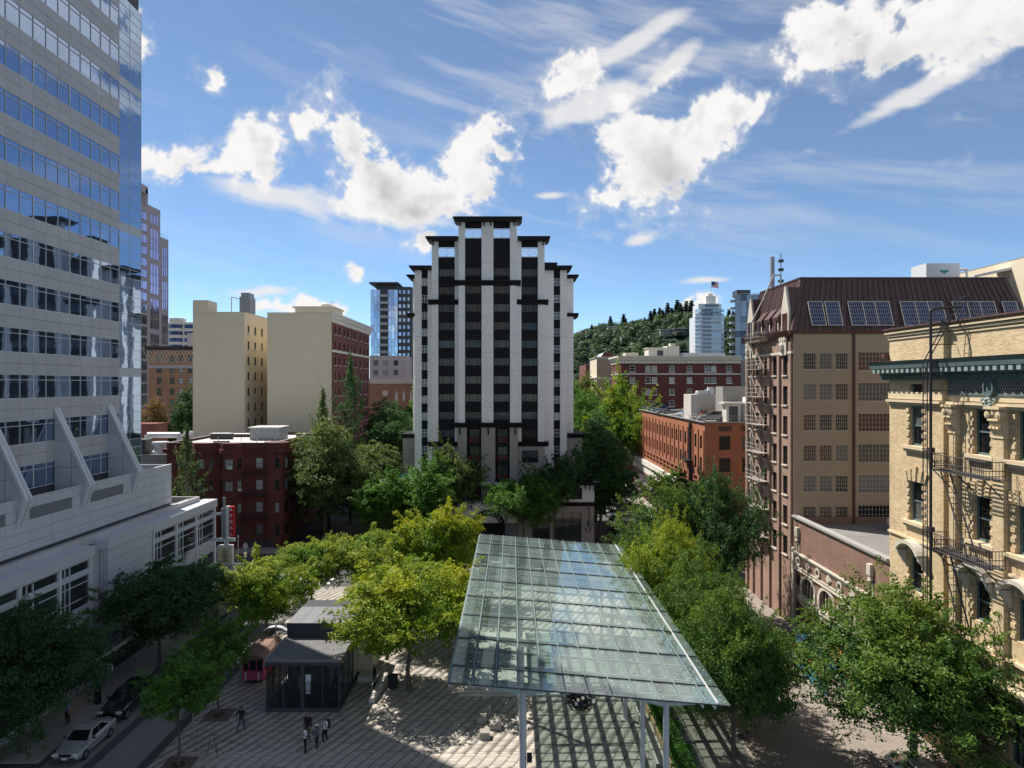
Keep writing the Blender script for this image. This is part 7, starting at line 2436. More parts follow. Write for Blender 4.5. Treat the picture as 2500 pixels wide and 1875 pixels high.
def build_canopy():
    T = thing('glass_canopy', 'large sloping glass canopy of overlapping panes on white posts in the square', 'canopy', (4, 50, 0))
    x0, x1, nc = -3.2, 10.95, 12
    ys = [34.8, 37.05] + [37.05 + 4.06 * i for i in range(1, 9)]
    cw = (x1 - x0) / nc
    sl = (7.84 - 9.0) / (x1 - x0)

    def zc(x):
        return 9.0 + (x - x0) * sl
    for j in range(len(ys) - 1):
        L = ys[j + 1] - ys[j]
        m = MB()
        a, b = 0.015, cw - 0.015
        za, zb = a * sl, b * sl
        up = 0.055
        m._add([(a, 0, za + up), (b, 0, zb + up), (b, L + 0.12, zb), (a, L + 0.12, za), (a, 0, za + up + 0.02), (b, 0, zb + up + 0.02), (b, L + 0.12, zb + 0.02), (a, L + 0.12, za + 0.02)],
               [(4, 5, 6, 7), (0, 1, 5, 4), (1, 2, 6, 5), (3, 0, 4, 7)], 0)
        me = m.mesh('pane', 'glass_canopy')
        e = MB().box(a, -0.012, min(za, zb) * 0, b, 0.0, 0.0)
        em = MB()
        em._add([(a, -0.015, za + up - 0.03), (b, -0.015, zb + up - 0.03), (b, -0.015, zb + up + 0.03), (a, -0.015, za + up + 0.03), (a, 0.03, za + up - 0.03), (b, 0.03, zb + up - 0.03), (b, 0.03, zb + up + 0.03), (a, 0.03, za + up + 0.03)],
                [(0, 1, 2, 3), (4, 7, 6, 5), (3, 2, 6, 7), (0, 4, 5, 1)], 0)
        eme = em.mesh('pane_edge', 'kiosk_metal')
        for i in range(nc):
            x = x0 + i * cw
            o = link('pane', me, T, (x, ys[j], zc(x)))
            sub('pane_edge', eme, o)
    # fins under every joint, cross bars every half pane
    for i in range(nc + 1):
        x = x0 + i * cw
        if i == nc:
            x -= 0.55
        f = MB()
        f.box(x - 0.04, 35.6, zc(x) - 0.52, x + 0.04, 69.6, zc(x) - 0.10)
        f.box(x - 0.09, 35.5, zc(x) - 0.10, x + 0.09, 69.7, zc(x) - 0.07, 1)
        link('fin', f.mesh('fin', ['fin_paint', 'fin_dark']), T)
        if 0 < i < nc:
            link('joint_strip', MB().box(x - 0.022, 34.85, zc(x) + 0.055, x + 0.022, 69.6, zc(x) + 0.085).mesh('joint_strip', 'fin_dark'), T)
    y = 35.9
    while y < 69.6:
        c = MB()
        c._add([(x0 + 0.1, y - 0.05, zc(x0) - 0.24), (x1 - 0.1, y - 0.05, zc(x1) - 0.24), (x1 - 0.1, y + 0.05, zc(x1) - 0.24), (x0 + 0.1, y + 0.05, zc(x0) - 0.24),
                (x0 + 0.1, y - 0.05, zc(x0) - 0.10), (x1 - 0.1, y - 0.05, zc(x1) - 0.10), (x1 - 0.1, y + 0.05, zc(x1) - 0.10), (x0 + 0.1, y + 0.05, zc(x0) - 0.10)],
               [(0, 3, 2, 1), (4, 5, 6, 7), (0, 1, 5, 4), (1, 2, 6, 5), (2, 3, 7, 6), (3, 0, 4, 7)], 0)
        link('cross_bar', c.mesh('cross_bar', 'fin_paint'), T)
        y += 2.05
    b = MB()
    for j in range(len(ys) - 1):
        for i in range(nc):
            for u in (0.18, 0.82):
                for v in (0.16, 0.5, 0.84):
                    x = x0 + (i + u) * cw; yy = ys[j] + v * (ys[j + 1] - ys[j])
                    z = zc(x) + 0.055 * (1 - v) + 0.02
                    b.cyl((x, yy, z), (x, yy, z + 0.03), 0.035, n=6)
    o = link('bolts', b.mesh('bolts', 'metal_white'), T); o['kind'] = 'stuff'
    g = MB()
    g._add([(10.28, 34.9, zc(10.28) + 0.03), (10.35, 34.9, zc(10.35) + 0.03), (10.35, 69.5, zc(10.35) + 0.03), (10.28, 69.5, zc(10.28) + 0.03),
            (10.28, 34.9, zc(10.28) + 0.13), (10.35, 34.9, zc(10.35) + 0.13), (10.35, 69.5, zc(10.35) + 0.13), (10.28, 69.5, zc(10.28) + 0.13)],
           [(4, 5, 6, 7), (0, 1, 5, 4), (1, 2, 6, 5), (3, 0, 4, 7)], 0)
    link('gutter', g.mesh('gutter', 'post_paint'), T)
    for x in (0.6, 8.1):
        for y in (36.6, 43.2, 49.8, 56.4, 63.0):
            p = MB().cyl((x, y, 0.04), (x, y, zc(x) - 0.75), 0.16, n=14).cyl((x, y, 0.04), (x, y, 0.08), 0.3, n=14)
            link('post', p.mesh('post', 'post_paint', smooth=False), T)
            h = MB()
            h.prism([(x - 3.2, zc(x - 3.2) - 0.53), (x + 3.0, zc(x + 3.0) - 0.53), (x + 0.25, zc(x) - 1.0), (x - 0.25, zc(x) - 1.0)], 'y', y - 0.05, y + 0.05)
            link('bracket_arm', h.mesh('bracket_arm', 'fin_paint'), T)
    sp = MB().box(0.78, 36.4, 4.2, 1.05, 36.75, 4.55).box(7.6, 36.4, 3.6, 7.9, 36.75, 3.95)
    link('speaker', sp.mesh('speaker', 'metal_black'), T)
    # ball of mirrored discs hung under the front edge
    B = thing('mirror_ball', 'hanging ball of bronze mirror discs under the front edge of the canopy', 'sculpture', (3.75, 38.2, 6.75))
    rs = np.random.RandomState(3)
    n = 150; k = np.arange(n) + 0.5
    ph = np.arccos(1 - 2 * k / n); th = math.pi * (1 + 5 ** 0.5) * k
    d = MB()
    for p, t in zip(ph, th):
        v = Vector((math.cos(t) * math.sin(p), math.sin(t) * math.sin(p), math.cos(p)))
        w = (v + Vector(rs.normal(0, 0.22, 3))).normalized()
        c = Vector((3.75, 38.2, 6.75)) + v * 0.76
        d.cyl(c, c + w * 0.012, rs.uniform(0.06, 0.12), n=9)
    o = link('discs', d.mesh('discs', 'mirror_disc'), B); o['kind'] = 'stuff'
    link('core', MB().lathe((3.75, 38.2, 6.75), [(0.05, -0.62), (0.4, -0.48), (0.6, -0.2), (0.62, 0.1), (0.45, 0.44), (0.05, 0.62)], 14).mesh('core', 'metal_black'), B)
    link('cable', MB().cyl((3.75, 38.2, 7.3), (3.75, 38.2, zc(3.75) - 0.3), 0.02, n=6).mesh('cable', 'metal_dark'), B)
    # stepped platform under the canopy
    S = thing('stone_steps', 'three low stone steps up to the platform under the canopy', 'steps', (2, 54, 0))
    for i in range(3):
        st = MB().box(-4.0 + 0.25 * i, 53.4 + 0.42 * i, 0.02, 7.2, 53.4 + 0.42 * (i + 1) - 0.01, 0.05 + 0.14 * (i + 1))
        link('step', st.mesh('step', 'concrete'), S)
    link('platform', MB().box(-3.4, 54.67, 0.02, 7.2, 66, 0.48).mesh('platform', 'concrete'), S)
    # planter and tan bench wall along the right posts
    Pn = thing('planter', 'long timber sided planter full of green shrubs beside the right canopy posts', 'planter', (10, 47, 0))
    link('bench', MB().box(8.95, 41, 0.04, 9.6, 53, 0.55).mesh('bench', 'concrete'), Pn)
    for k in range(8):
        link('timber_panel', MB().box(9.61, 41 + 1.5 * k + 0.01, 0.04, 9.72, 41 + 1.5 * (k + 1) - 0.01, 1.05).mesh('timber_panel', 'wood_tan'), Pn)
    link('soil', MB().box(9.73, 41, 0.04, 11.0, 53, 0.9).mesh('soil', 'soil'), Pn)
    link('kerb', MB().box(11.01, 41, 0.04, 11.2, 53.05, 1.0).mesh('kerb', 'concrete'), Pn)
    rs = np.random.RandomState(9)
    N = 5200
    c = np.stack([rs.uniform(9.7, 11.15, N), rs.uniform(41, 53, N), np.zeros(N)], 1)
    c[:, 2] = 0.95 + rs.uniform(0, 1, N) * (0.35 + 0.55 * (np.sin(c[:, 1] * 2.1) * 0.5 + 0.5))
    V = leaves(c, np.tile(np.array([0, 0, 1.0]), (N, 1)), rs, 0.17)
    o = link('shrubs', quads_mesh('shrubs', V, np.arange(len(V)).reshape(-1, 4), 'leaf_green', {'tint': rs.uniform(0, 1, N), 'outer': np.zeros(N)}), Pn)
    o['kind'] = 'stuff'
    for i, (x, y, w, h, lab) in enumerate(((-1.9, 50.7, 0.62, 0.5, 'farthest of the four rough stone seats beside the canopy'), (-2.15, 49.4, 0.66, 0.5, 'left one of the four rough stone seats beside the canopy'),
                                           (-1.15, 48.5, 0.72, 0.46, 'right one of the four rough stone seats beside the canopy'), (-1.85, 47.2, 0.66, 0.52, 'nearest of the four rough stone seats beside the canopy'))):
        m = MB()
        j = [random.Random(i * 9 + q).uniform(-0.04, 0.04) for q in range(16)]
        lo = [(x - w / 2 + j[0], y - w / 2 + j[1]), (x + w / 2 + j[2], y - w / 2 + j[3]), (x + w / 2 + j[4], y + w / 2 + j[5]), (x - w / 2 + j[6], y + w / 2 + j[7])]
        hi = [(p + j[8 + q] * 1.5, r + j[9 + q]) for q, (p, r) in enumerate(lo)]
        md = [((p[0] - x) * 1.06 + x, (p[1] - y) * 1.06 + y) for p in lo]
        vs = [(*p, 0.03) for p in lo] + [(*p, 0.25) for p in md] + [(*p, h + j[q] * 0.6) for q, p in enumerate(hi)]
        fs = [(3, 2, 1, 0), (8, 9, 10, 11)]
        for k in range(2):
            fs += [(k * 4 + q, k * 4 + (q + 1) % 4, k * 4 + 4 + (q + 1) % 4, k * 4 + 4 + q) for q in range(4)]
        m._add(vs, fs, 0)
        tag(link('stone_block', m.mesh('stone_block', 'granite')), lab, 'seat', 'rough stone seats by the canopy')


build_canopy()


def build_kiosk():
    T = thing('glass_kiosk', 'dark steel kiosk with glass walls, gravel roof and louvred upper box', 'kiosk', (-15.3, 54, 0))
    x0, x1, y0, y1 = -18.0, -12.6, 50.9, 55.5
    link('base', MB().box(x0 - 0.03, y0 - 0.08, 0.03, x1 + 0.03, y1 + 4, 0.34).mesh('base', 'kiosk_metal'), T)
    fr = MB()
    for x in (x0 + 0.07, -16.7, -15.32, -13.85, x1 - 0.07):
        w = 0.13 if abs(x + 15.32) < 0.01 else 0.04
        fr.box(x - w, y0, 0.34, x + w, y0 + 0.12, 3.45)
    for y in (52.4, 53.9, y1 - 0.1):
        for x in (x0 + 0.05, x1 - 0.05):
            fr.box(x - 0.05, y - 0.04, 0.34, x + 0.05, y + 0.04, 3.45)
    link('frame', fr.mesh('frame', 'kiosk_metal'), T)
    xs = [x0 + 0.1, -16.74, -15.45]
    for a, b in ((x0 + 0.12, -16.74), (-16.66, -15.46), (-15.18, -13.9), (-13.8, x1 - 0.12)):
        link('pane', MB().poly([(a, y0 + 0.05, 0.34), (b, y0 + 0.05, 0.34), (b, y0 + 0.05, 3.45), (a, y0 + 0.05, 3.45)]).mesh('pane', 'glass_clear'), T)
    for x in (x0 + 0.05, x1 - 0.05):
        for a, b in ((y0 + 0.13, 52.35), (52.45, 53.85), (53.95, y1 - 0.15)):
            link('pane', MB().poly([(x, a, 0.34), (x, b, 0.34), (x, b, 3.45), (x, a, 3.45)]).mesh('pane', 'glass_clear'), T)
    link('roof', MB().box(x0 - 0.06, y0 - 0.12, 3.45, x1 + 0.06, y1, 3.78).mesh('roof', 'kiosk_metal'), T)
    link('gravel', MB().box(x0 + 0.06, y0 + 0.0, 3.781, x1 - 0.06, y1 - 0.02, 3.80).mesh('gravel', 'gravel'), T)
    link('roof_rim', MB().box(x0 - 0.07, y0 - 0.13, 3.70, x0 + 0.05, y1, 3.86).box(x1 - 0.05, y0 - 0.13, 3.70, x1 + 0.07, y1, 3.86).box(x0 + 0.051, y0 - 0.13, 3.70, x1 - 0.051, y0 - 0.01, 3.86).mesh('roof_rim', 'kiosk_roof'), T)
    # rear box: louvres below a metal sheet roof
    link('rear_wall', MB().box(x0 + 0.12, y1 + 0.02, 0.05, x1 - 0.1, 61.5, 4.9).mesh('rear_wall', 'beige_panel'), T)
    lv = MB()
    for k in range(13):
        z = 3.82 + k * 0.086
        lv.prism([(y1 - 0.06, z), (y1 + 0.0, z + 0.05), (y1 + 0.0, z + 0.075), (y1 - 0.06, z + 0.03)], 'x', x0 + 0.1, x1 - 0.08)
    lv.box(x0 + 0.08, y1 - 0.02, 3.8, x1 - 0.06, y1 + 0.015, 4.92)
    link('louver', lv.mesh('louver', 'kiosk_metal'), T)
    link('upper_side', MB().box(x0 + 0.08, y1 + 0.016, 3.7, x0 + 0.115, 61.5, 4.92).box(x1 - 0.098, y1 + 0.016, 3.7, x1 - 0.06, 61.5, 4.92).mesh('upper_side', 'kiosk_metal'), T)
    for j, (a, b) in enumerate(((y1 - 0.06, 57.3), (57.32, 59.5))):
        for i in range(5):
            w = (x1 - x0 - 0.1) / 5
            link('roof_sheet', MB().box(x0 + 0.05 + i * w + 0.012, a, 4.925, x0 + 0.05 + (i + 1) * w - 0.012, b, 4.97).mesh('roof_sheet', 'kiosk_roof'), T)
    link('roof_underlay', MB().box(x0 + 0.07, y1 - 0.04, 4.905, x1 - 0.05, 61.5, 4.924).mesh('roof_underlay', 'kiosk_metal'), T)
    inn = MB().box(x0 + 0.2, y1 - 0.25, 0.35, x1 - 0.2, y1 - 0.02, 3.4)
    link('interior_wall', inn.mesh('interior_wall', 'interior_dark'), T)
    link('interior_counter', MB().box(-16.6, 54.0, 0.35, -15.6, 54.9, 1.4).box(-14.3, 54.6, 0.35, -13.6, 55.0, 2.4).mesh('interior_counter', 'metal_grey'), T)
    d = MB().box(-15.1, y0 + 0.035, 2.25, -14.72, y0 + 0.045, 2.75)
    z = 2.2
    rr = random.Random(2)
    while z > 1.35:
        h = rr.uniform(0.02, 0.045)
        d.box(-15.08, y0 + 0.035, z - h, -14.74 + rr.uniform(-0.08, 0), y0 + 0.045, z)
        z -= h + rr.uniform(0.025, 0.05)
    link('door_lettering', d.mesh('door_lettering', 'frame_pale'), T)
    # lift wall and low walls behind
    link('side_wing', MB().box(x1 - 0.09, 57.2, 0.05, x1 + 1.1, 60.5, 2.9).mesh('side_wing', 'beige_panel'), T)


build_kiosk()


def low_wall():
    W = thing('ramp_wall', 'low pale concrete ramp wall with a steel handrail right of the kiosk', 'wall', (-10.2, 54, 0))
    m = MB()
    m._add([(-10.75, 52.3, 0.03), (-10.35, 52.3, 0.03), (-9.95, 56.2, 0.03), (-10.35, 56.2, 0.03), (-10.75, 52.3, 0.42), (-10.35, 52.3, 0.42), (-9.95, 56.2, 0.75), (-10.35, 56.2, 0.75)],
           [(0, 3, 2, 1), (4, 5, 6, 7), (0, 1, 5, 4), (1, 2, 6, 5), (2, 3, 7, 6), (3, 0, 4, 7)], 0)
    link('wall', m.mesh('wall', 'concrete'), W)
    h = MB().tube([(-10.6, 52.6, 0.4), (-10.6, 52.6, 1.2), (-10.2, 56.0, 1.6), (-10.2, 56.0, 0.7)], 0.025)
    link('handrail', h.mesh('handrail', 'metal_grey'), W)
    W2 = thing('ledge_block', 'pale concrete ledge in front of the beige kiosk wall', 'ledge', (-11.5, 57, 0))
    link('block', MB().box(-12.4, 55.9, 0.03, -10.6, 57.1, 0.5).mesh('block', 'concrete'), W2)
    B = thing('litter_bin', 'dark slatted round litter bin behind the ramp wall', 'bin', (-9.4, 54.9, 0))
    for i in range(14):
        a = 2 * math.pi * i / 14
        link('slat', MB().cyl((-9.4 + 0.33 * math.cos(a), 54.9 + 0.33 * math.sin(a), 0.06), (-9.4 + 0.36 * math.cos(a), 54.9 + 0.36 * math.sin(a), 1.0), 0.05, n=4).mesh('slat', 'metal_dark'), B)
    link('liner', MB().lathe((-9.4, 54.9, 0.05), [(0.27, 0), (0.3, 0.9)], 12).mesh('liner', 'metal_black'), B)
    link('rim', MB().lathe((-9.4, 54.9, 0.98), [(0.42, 0), (0.42, 0.06), (0.3, 0.1)], 14).mesh('rim', 'metal_black'), B)


low_wall()


def build_trolley():
    T = thing('pink_trolley', 'pink food trolley with brown roof parked left of the kiosk', 'food cart', (-20.7, 57.4, 0))
    x0, x1, y0, y1 = -21.55, -19.85, 55.6, 59.3
    link('lower_body', MB().box(x0, y0, 0.35, x1, y1, 1.05).box(x0 - 0.03, y0 - 0.03, 1.05, x1 + 0.03, y1 + 0.03, 1.12).mesh('lower_body', 'trolley_pink'), T)
    link('chassis', MB().box(x0 + 0.15, y0 + 0.1, 0.15, x1 - 0.15, y1 - 0.1, 0.35).mesh('chassis', 'metal_black'), T)
    po = MB()
    for x in (x0 + 0.04, x1 - 0.04):
        for y in np.linspace(y0 + 0.04, y1 - 0.04, 5):
            po.box(x - 0.05, y - 0.05, 1.12, x + 0.05, y + 0.05, 2.05)
    for x in (-21.0, -20.4):
        po.box(x - 0.04, y0 + 0.0, 1.12, x + 0.04, y0 + 0.06, 2.05)
    po.box(x0, y0, 1.95, x1, y1, 2.06)
    link('window_posts', po.mesh('window_posts', 'trolley_pink'), T)
    ys = np.linspace(y0 + 0.04, y1 - 0.04, 5)
    for a, b in zip(ys[:-1], ys[1:]):
        for x in (x0 + 0.04, x1 - 0.04):
            f = MB().box(x - 0.03, a + 0.1, 1.2, x + 0.03, a + 0.16, 1.9).box(x - 0.03, b - 0.16, 1.2, x + 0.03, b - 0.1, 1.9).box(x - 0.03, a + 0.16, 1.84, x + 0.03, b - 0.16, 1.9).box(x - 0.03, a + 0.16, 1.5, x + 0.03, b - 0.16, 1.55)
            w = link('window', f.mesh('window', 'frame_white'), T)
            link('pane', MB().poly([(x, a + 0.05, 1.12), (x, b - 0.05, 1.12), (x, b - 0.05, 1.95), (x, a + 0.05, 1.95)]).mesh('pane', 'glass_dark'), w)
    for a, b in ((x0 + 0.09, -21.04), (-20.96, -20.44), (-20.36, x1 - 0.09)):
        link('pane', MB().poly([(a, y0 + 0.03, 1.12), (b, y0 + 0.03, 1.12), (b, y0 + 0.03, 1.95), (a, y0 + 0.03, 1.95)]).mesh('pane', 'glass_dark'), T)
    link('roof', MB().prism([(x0 - 0.2, 2.06), (x1 + 0.2, 2.06), (x1 + 0.12, 2.2), (x1 - 0.35, 2.42), (x0 + 0.35, 2.42), (x0 - 0.12, 2.2)], 'y', y0 - 0.3, y1 + 0.3).mesh('roof', 'trolley_roof'), T)
    link('buffer', MB().box(x0 + 0.3, y0 - 0.22, 0.4, x0 + 0.38, y0 - 0.01, 1.0).box(x1 - 0.38, y0 - 0.22, 0.4, x1 - 0.3, y0 - 0.01, 1.0).mesh('buffer', 'metal_white'), T)
    wm = MB().cyl((-0.06, 0, 0), (0.06, 0, 0), 0.26, n=14).mesh('wheel', 'tyre')
    for y in (56.5, 58.4):
        for x in (x0 + 0.12, x1 - 0.12):
            link('wheel', wm, T, (x, y, 0.31))


build_trolley()


def build_signs():
    S = thing('blade_sign', 'vertical cinema blade sign with red letters and a cream film board at the podium corner', 'sign', (-32, 78, 3))
    link('mast', MB().box(-32.45, 77.7, 6.8, -31.95, 78.1, 10.1).box(-32.3, 77.8, 10.1, -32.1, 78.0, 11.3).mesh('mast', 'metal_grey'), S)
    link('panel', MB().box(-31.94, 77.75, 6.85, -31.55, 78.05, 10.35).mesh('panel', 'letter_white'), S)
    for i, ch in enumerate('REGAL'):
        z = 10.0 - 0.68 * i
        b = link('letter_box', MB().box(-31.54, 77.6, z - 0.3, -31.05, 78.1, z + 0.32).mesh('letter_box', 'sign_red'), S)
        o = link('letter', text_mesh(ch, 0.5, 'letter_white'), b, (-31.3, 77.57, z))
        o.rotation_euler = (R(90), 0, 0)
    link('arms', MB().box(-33.6, 77.8, 9.35, -32.45, 78.0, 9.65).box(-33.6, 77.75, 6.4, -31.0, 78.1, 6.75).box(-32.2, 77.85, 6.0, -31.75, 78.05, 6.4).mesh('arms', 'metal_white'), S)
    bd = link('film_board', MB().box(-32.85, 77.6, 3.75, -31.2, 78.15, 6.0).mesh('film_board', 'metal_white'), S)
    link('board_face', MB().box(-32.7, 77.56, 3.9, -31.3, 77.6, 5.85).mesh('board_face', 'sign_cream'), bd)
    rr = random.Random(4); L = MB()
    for k, w in enumerate((0.45, 0.75, 0.5, 0.7, 0.8, 0.5, 0.65, 0.75)):
        z = 5.45 - k * 0.185
        x = -32.0 - w / 2
        while x < -32.0 + w / 2:
            g = rr.uniform(0.04, 0.07)
            if rr.random() > 0.12:
                L.box(x, 77.545, z, x + g, 77.558, z + 0.10)
            x += g + 0.022
    link('film_lettering', L.mesh('film_lettering', 'sign_letter'), bd)
    bl = MB()
    for k in range(5):
        z = 4.0 + 0.42 * k
        for x in (-32.95, -31.15):
            bl.box(x - 0.06, 77.7, z, x + 0.06, 77.8, z + 0.07)
    link('board_lamps', bl.mesh('board_lamps', 'letter_white'), bd)

    def pole(name, label, x, y, h, parts, cat):
        P = thing(name, label, cat, (x, y, 0))
        link('pole', MB().cyl((x, y, 0.02), (x, y, h), 0.05, 0.04, n=8).cyl((x, y, 0.02), (x, y, 0.1), 0.12, n=8).mesh('pole', 'metal_grey'), P)
        for nm, mb, mat in parts:
            link(nm, mb.mesh(nm, mat), P)
        return P
    pole('street_pole', 'thin grey pole under the cream film board', -31.3, 79.6, 6.5, [('cap', MB().lathe((-31.3, 79.6, 6.5), [(0.06, 0), (0.1, 0.1), (0.02, 0.2)], 8), 'metal_grey')], 'pole')
    pole('signal_pole', 'crossing signal pole with grey sign back and orange push box', -31.9, 83.4, 4.6,
         [('sign_plate', MB().prism([(-31.9, 5.1), (-31.55, 4.6), (-31.9, 4.1), (-32.25, 4.6)], 'y', 83.3, 83.34), 'metal_grey'), ('signal_head', MB().box(-32.05, 83.2, 3.3, -31.75, 83.38, 3.8), 'sign_cream')], 'signal')
    pole('parking_sign', 'blue and white parking sign on a thin post by the green car', -30.5, 52.6, 2.9,
         [('blue_plate', MB().box(-30.95, 52.53, 2.35, -30.52, 52.55, 2.95), 'sign_blue'), ('white_plate', MB().box(-30.5, 52.53, 2.35, -30.1, 52.55, 2.95), 'letter_white')], 'sign')
    o = link('letter', text_mesh('P', 0.3, 'letter_white', 0.003), bpy.data.objects['parking_sign'], (-30.73, 52.52, 2.75)); o.rotation_euler = (R(90), 0, 0)
    K = thing('pay_station', 'dark parking pay station with a round blue sign behind the green car', 'pay station', (-30.9, 52.0, 0))
    link('body', MB().box(-31.1, 51.85, 0.13, -30.75, 52.15, 1.55).mesh('body', 'metal_black'), K)
    link('disc', MB().cyl((-30.92, 51.95, 1.8), (-30.92, 52.0, 1.8), 0.17, n=16).cyl((-30.92, 51.98, 1.55), (-30.92, 51.98, 1.7), 0.03, n=6).mesh('disc', 'sign_blue'), K)
    for i, y in enumerate((54.6, 61.0)):
        B = thing('bike_rack', ('black loop bike rack behind the green car', 'black loop bike rack under the large dark tree')[i], 'bike rack', (-30.4, y, 0), 'bike racks on the left pavement')
        link('loop', MB().tube([(-30.4, y - 0.3, 0.13), (-30.4, y - 0.28, 0.9), (-30.4, y, 1.05), (-30.4, y + 0.28, 0.9), (-30.4, y + 0.3, 0.13)], 0.03).mesh('loop', 'metal_grey'), B)
    # lamps of the square: two curved white wings on a slim mast
    for (x, y, lab) in ((-21.6, 47.2, 'slim lamp with curved white wing reflectors near the young trees'), (-18.2, 63.0, 'slim lamp post behind the kiosk louvres'), (-19.4, 57.2, 'dark slim lamp post beside the pink trolley')):
        Lm = thing('lamp_post', lab, 'lamp', (x, y, 0), 'slim lamps of the square')
        link('mast', MB().cyl((x, y, 0.03), (x, y, 4.4), 0.06, 0.045, n=8).cyl((x, y, 0.03), (x, y, 0.12), 0.16, n=10).mesh('mast', 'metal_grey'), Lm)
        w = MB()
        for s in (-1, 1):
            w.prism([(x + s * 0.06, 4.05), (x + s * 0.5, 4.0), (x + s * 0.95, 3.75), (x + s * 0.95, 3.79), (x + s * 0.5, 4.06), (x + s * 0.06, 4.12)], 'y', y - 0.22, y + 0.22)
        link('wings', w.mesh('wings', 'metal_white'), Lm)
    E = thing('easel_frame', 'folding steel display frame standing under the young tree', 'stand', (-19.2, 44.9, 0))
    link('legs', MB().bar((-19.6, 44.6, 0.05), (-19.4, 44.9, 1.5), 0.025).bar((-18.9, 44.6, 0.05), (-19.1, 44.9, 1.5), 0.025).bar((-19.25, 45.3, 0.05), (-19.25, 44.9, 1.5), 0.025).bar((-19.5, 44.75, 0.8), (-19.0, 44.75, 0.8), 0.025).mesh('legs', 'metal_dark'), E)
    for (x, y, lab) in ((-21.0, 43.8, 'perforated iron tree grate round the slim young tree at the bottom'), (-21.2, 50.4, 'perforated iron tree grate round the small young tree')):
        G = thing('tree_grate', lab, 'tree grate', (x, y, 0), 'tree grates')
        link('plate', MB().box(x - 0.95, y - 0.95, 0.051, x + 0.95, y + 0.95, 0.062).mesh('plate', 'iron_grate'), G)
        h = MB()
        for i in range(7):
            for j in range(7):
                px, py = x - 0.8 + i * 0.267, y - 0.8 + j * 0.267
                if abs(px - x) > 0.45 or abs(py - y) > 0.45:
                    h.box(px - 0.07, py - 0.05, 0.0625, px + 0.07, py + 0.05, 0.064)
        h.cyl((x, y, 0.0625), (x, y, 0.066), 0.42, n=16)
        o = link('holes', h.mesh('holes', 'soil'), G); o['kind'] = 'stuff'


build_signs()


def build_terrace_booth():
    T = thing('dining_booth', 'black framed dining booth with orange and blue mural before the theatre', 'booth', (25.2, 59, 0))
    x0, x1, y0, y1 = 24.1, 26.4, 53.4, 60.4
    # end screen with glass blocks
    f = MB().box(x0, y1 - 0.1, 0.1, x1, y1, 0.75).box(x0, y1 - 0.1, 2.35, x1, y1, 2.7).box(x0, y1 - 0.1, 0.75, x0 + 0.45, y1, 2.35).box(x1 - 0.3, y1 - 0.1, 0.75, x1, y1, 2.35)
    link('end_screen', f.mesh('end_screen', 'metal_black'), T)
    for i in range(4):
        for j in range(5):
            w, h = (x1 - x0 - 0.75) / 4, 1.6 / 5
            link('glass_block', MB().box(x0 + 0.45 + i * w + 0.02, y1 - 0.08, 0.75 + j * h + 0.02, x0 + 0.45 + (i + 1) * w - 0.02, y1 - 0.02, 0.75 + (j + 1) * h - 0.02).mesh('glass_block', 'glass_sky'), T)
    link('back_panel', MB().box(x1 - 0.05, y0, 0.1, x1 + 0.05, y1 - 0.11, 2.65).mesh('back_panel', 'mural_orange'), T)
    link('mural_wave', MB().prism([(y1 - 0.12, 0.15), (y1 - 0.12, 1.5), (58.2, 1.65), (56.5, 1.1), (55.0, 0.7), (y0, 0.5), (y0, 0.15)], 'x', x1 - 0.075, x1 - 0.052).mesh('mural_wave', 'mural_blue'), T)
    link('roof_beam', MB().box(x0, y0, 2.7, x0 + 0.1, y1, 2.8).box(x1 - 0.1, y0, 2.7, x1 + 0.1, y1, 2.8).box(x0, y0, 2.7, x1, y0 + 0.1, 2.801).box(x0, y1 - 0.1, 2.701, x1, y1, 2.802).mesh('roof_beam', 'metal_black'), T)
    link('barrier', MB().box(x0 - 0.05, y0, 0.1, x0 + 0.05, y1 - 0.15, 1.0).mesh('barrier', 'mural_blue'), T)
    link('barrier_rail', MB().tube([(x0 - 0.02, y0, 1.1), (x0 - 0.02, y1 - 0.3, 1.1), (x0 - 0.02, y1 - 0.1, 0.9), (x0 + 0.1, y1 + 0.05, 0.7), (x0 + 0.1, y1 + 0.05, 2.5)], 0.05).mesh('barrier_rail', 'metal_black'), T)
    for i, (x, y) in enumerate(((25.0, 58.9), (25.3, 58.1), (25.0, 56.4), (25.6, 56.9))):
        C = thing('red_chair', ('red chair nearest the glass block screen', 'red chair in the middle of the dining booth', 'red chair at the near end of the booth', 'red chair against the mural')[i], 'chair', (x, y, 0.1), 'red chairs in the dining booth')
        link('seat', MB().box(x - 0.22, y - 0.22, 0.52, x + 0.22, y + 0.22, 0.57).mesh('seat', 'chair_red'), C)
        link('backrest', MB().box(x - 0.22, y + 0.19, 0.6, x + 0.22, y + 0.23, 1.0).mesh('backrest', 'chair_red'), C)
        for sx in (-0.19, 0.19):
            for sy in (-0.19, 0.19):
                link('leg', MB().cyl((x + sx, y + sy, 0.1), (x + sx, y + sy, 0.52 if sy < 0 else 0.98), 0.016, n=5).mesh('leg', 'metal_dark'), C)
    for (x, y, r, lab) in ((15.6, 47.2, 0.36, 'round dark manhole cover on the right pavement'),):
        m = thing('manhole', lab, 'manhole', (x, y, 0.1))
        link('cover', MB().cyl((x, y, 0.1), (x, y, 0.112), r, n=20).mesh('cover', 'metal_dark'), m)


build_terrace_booth()
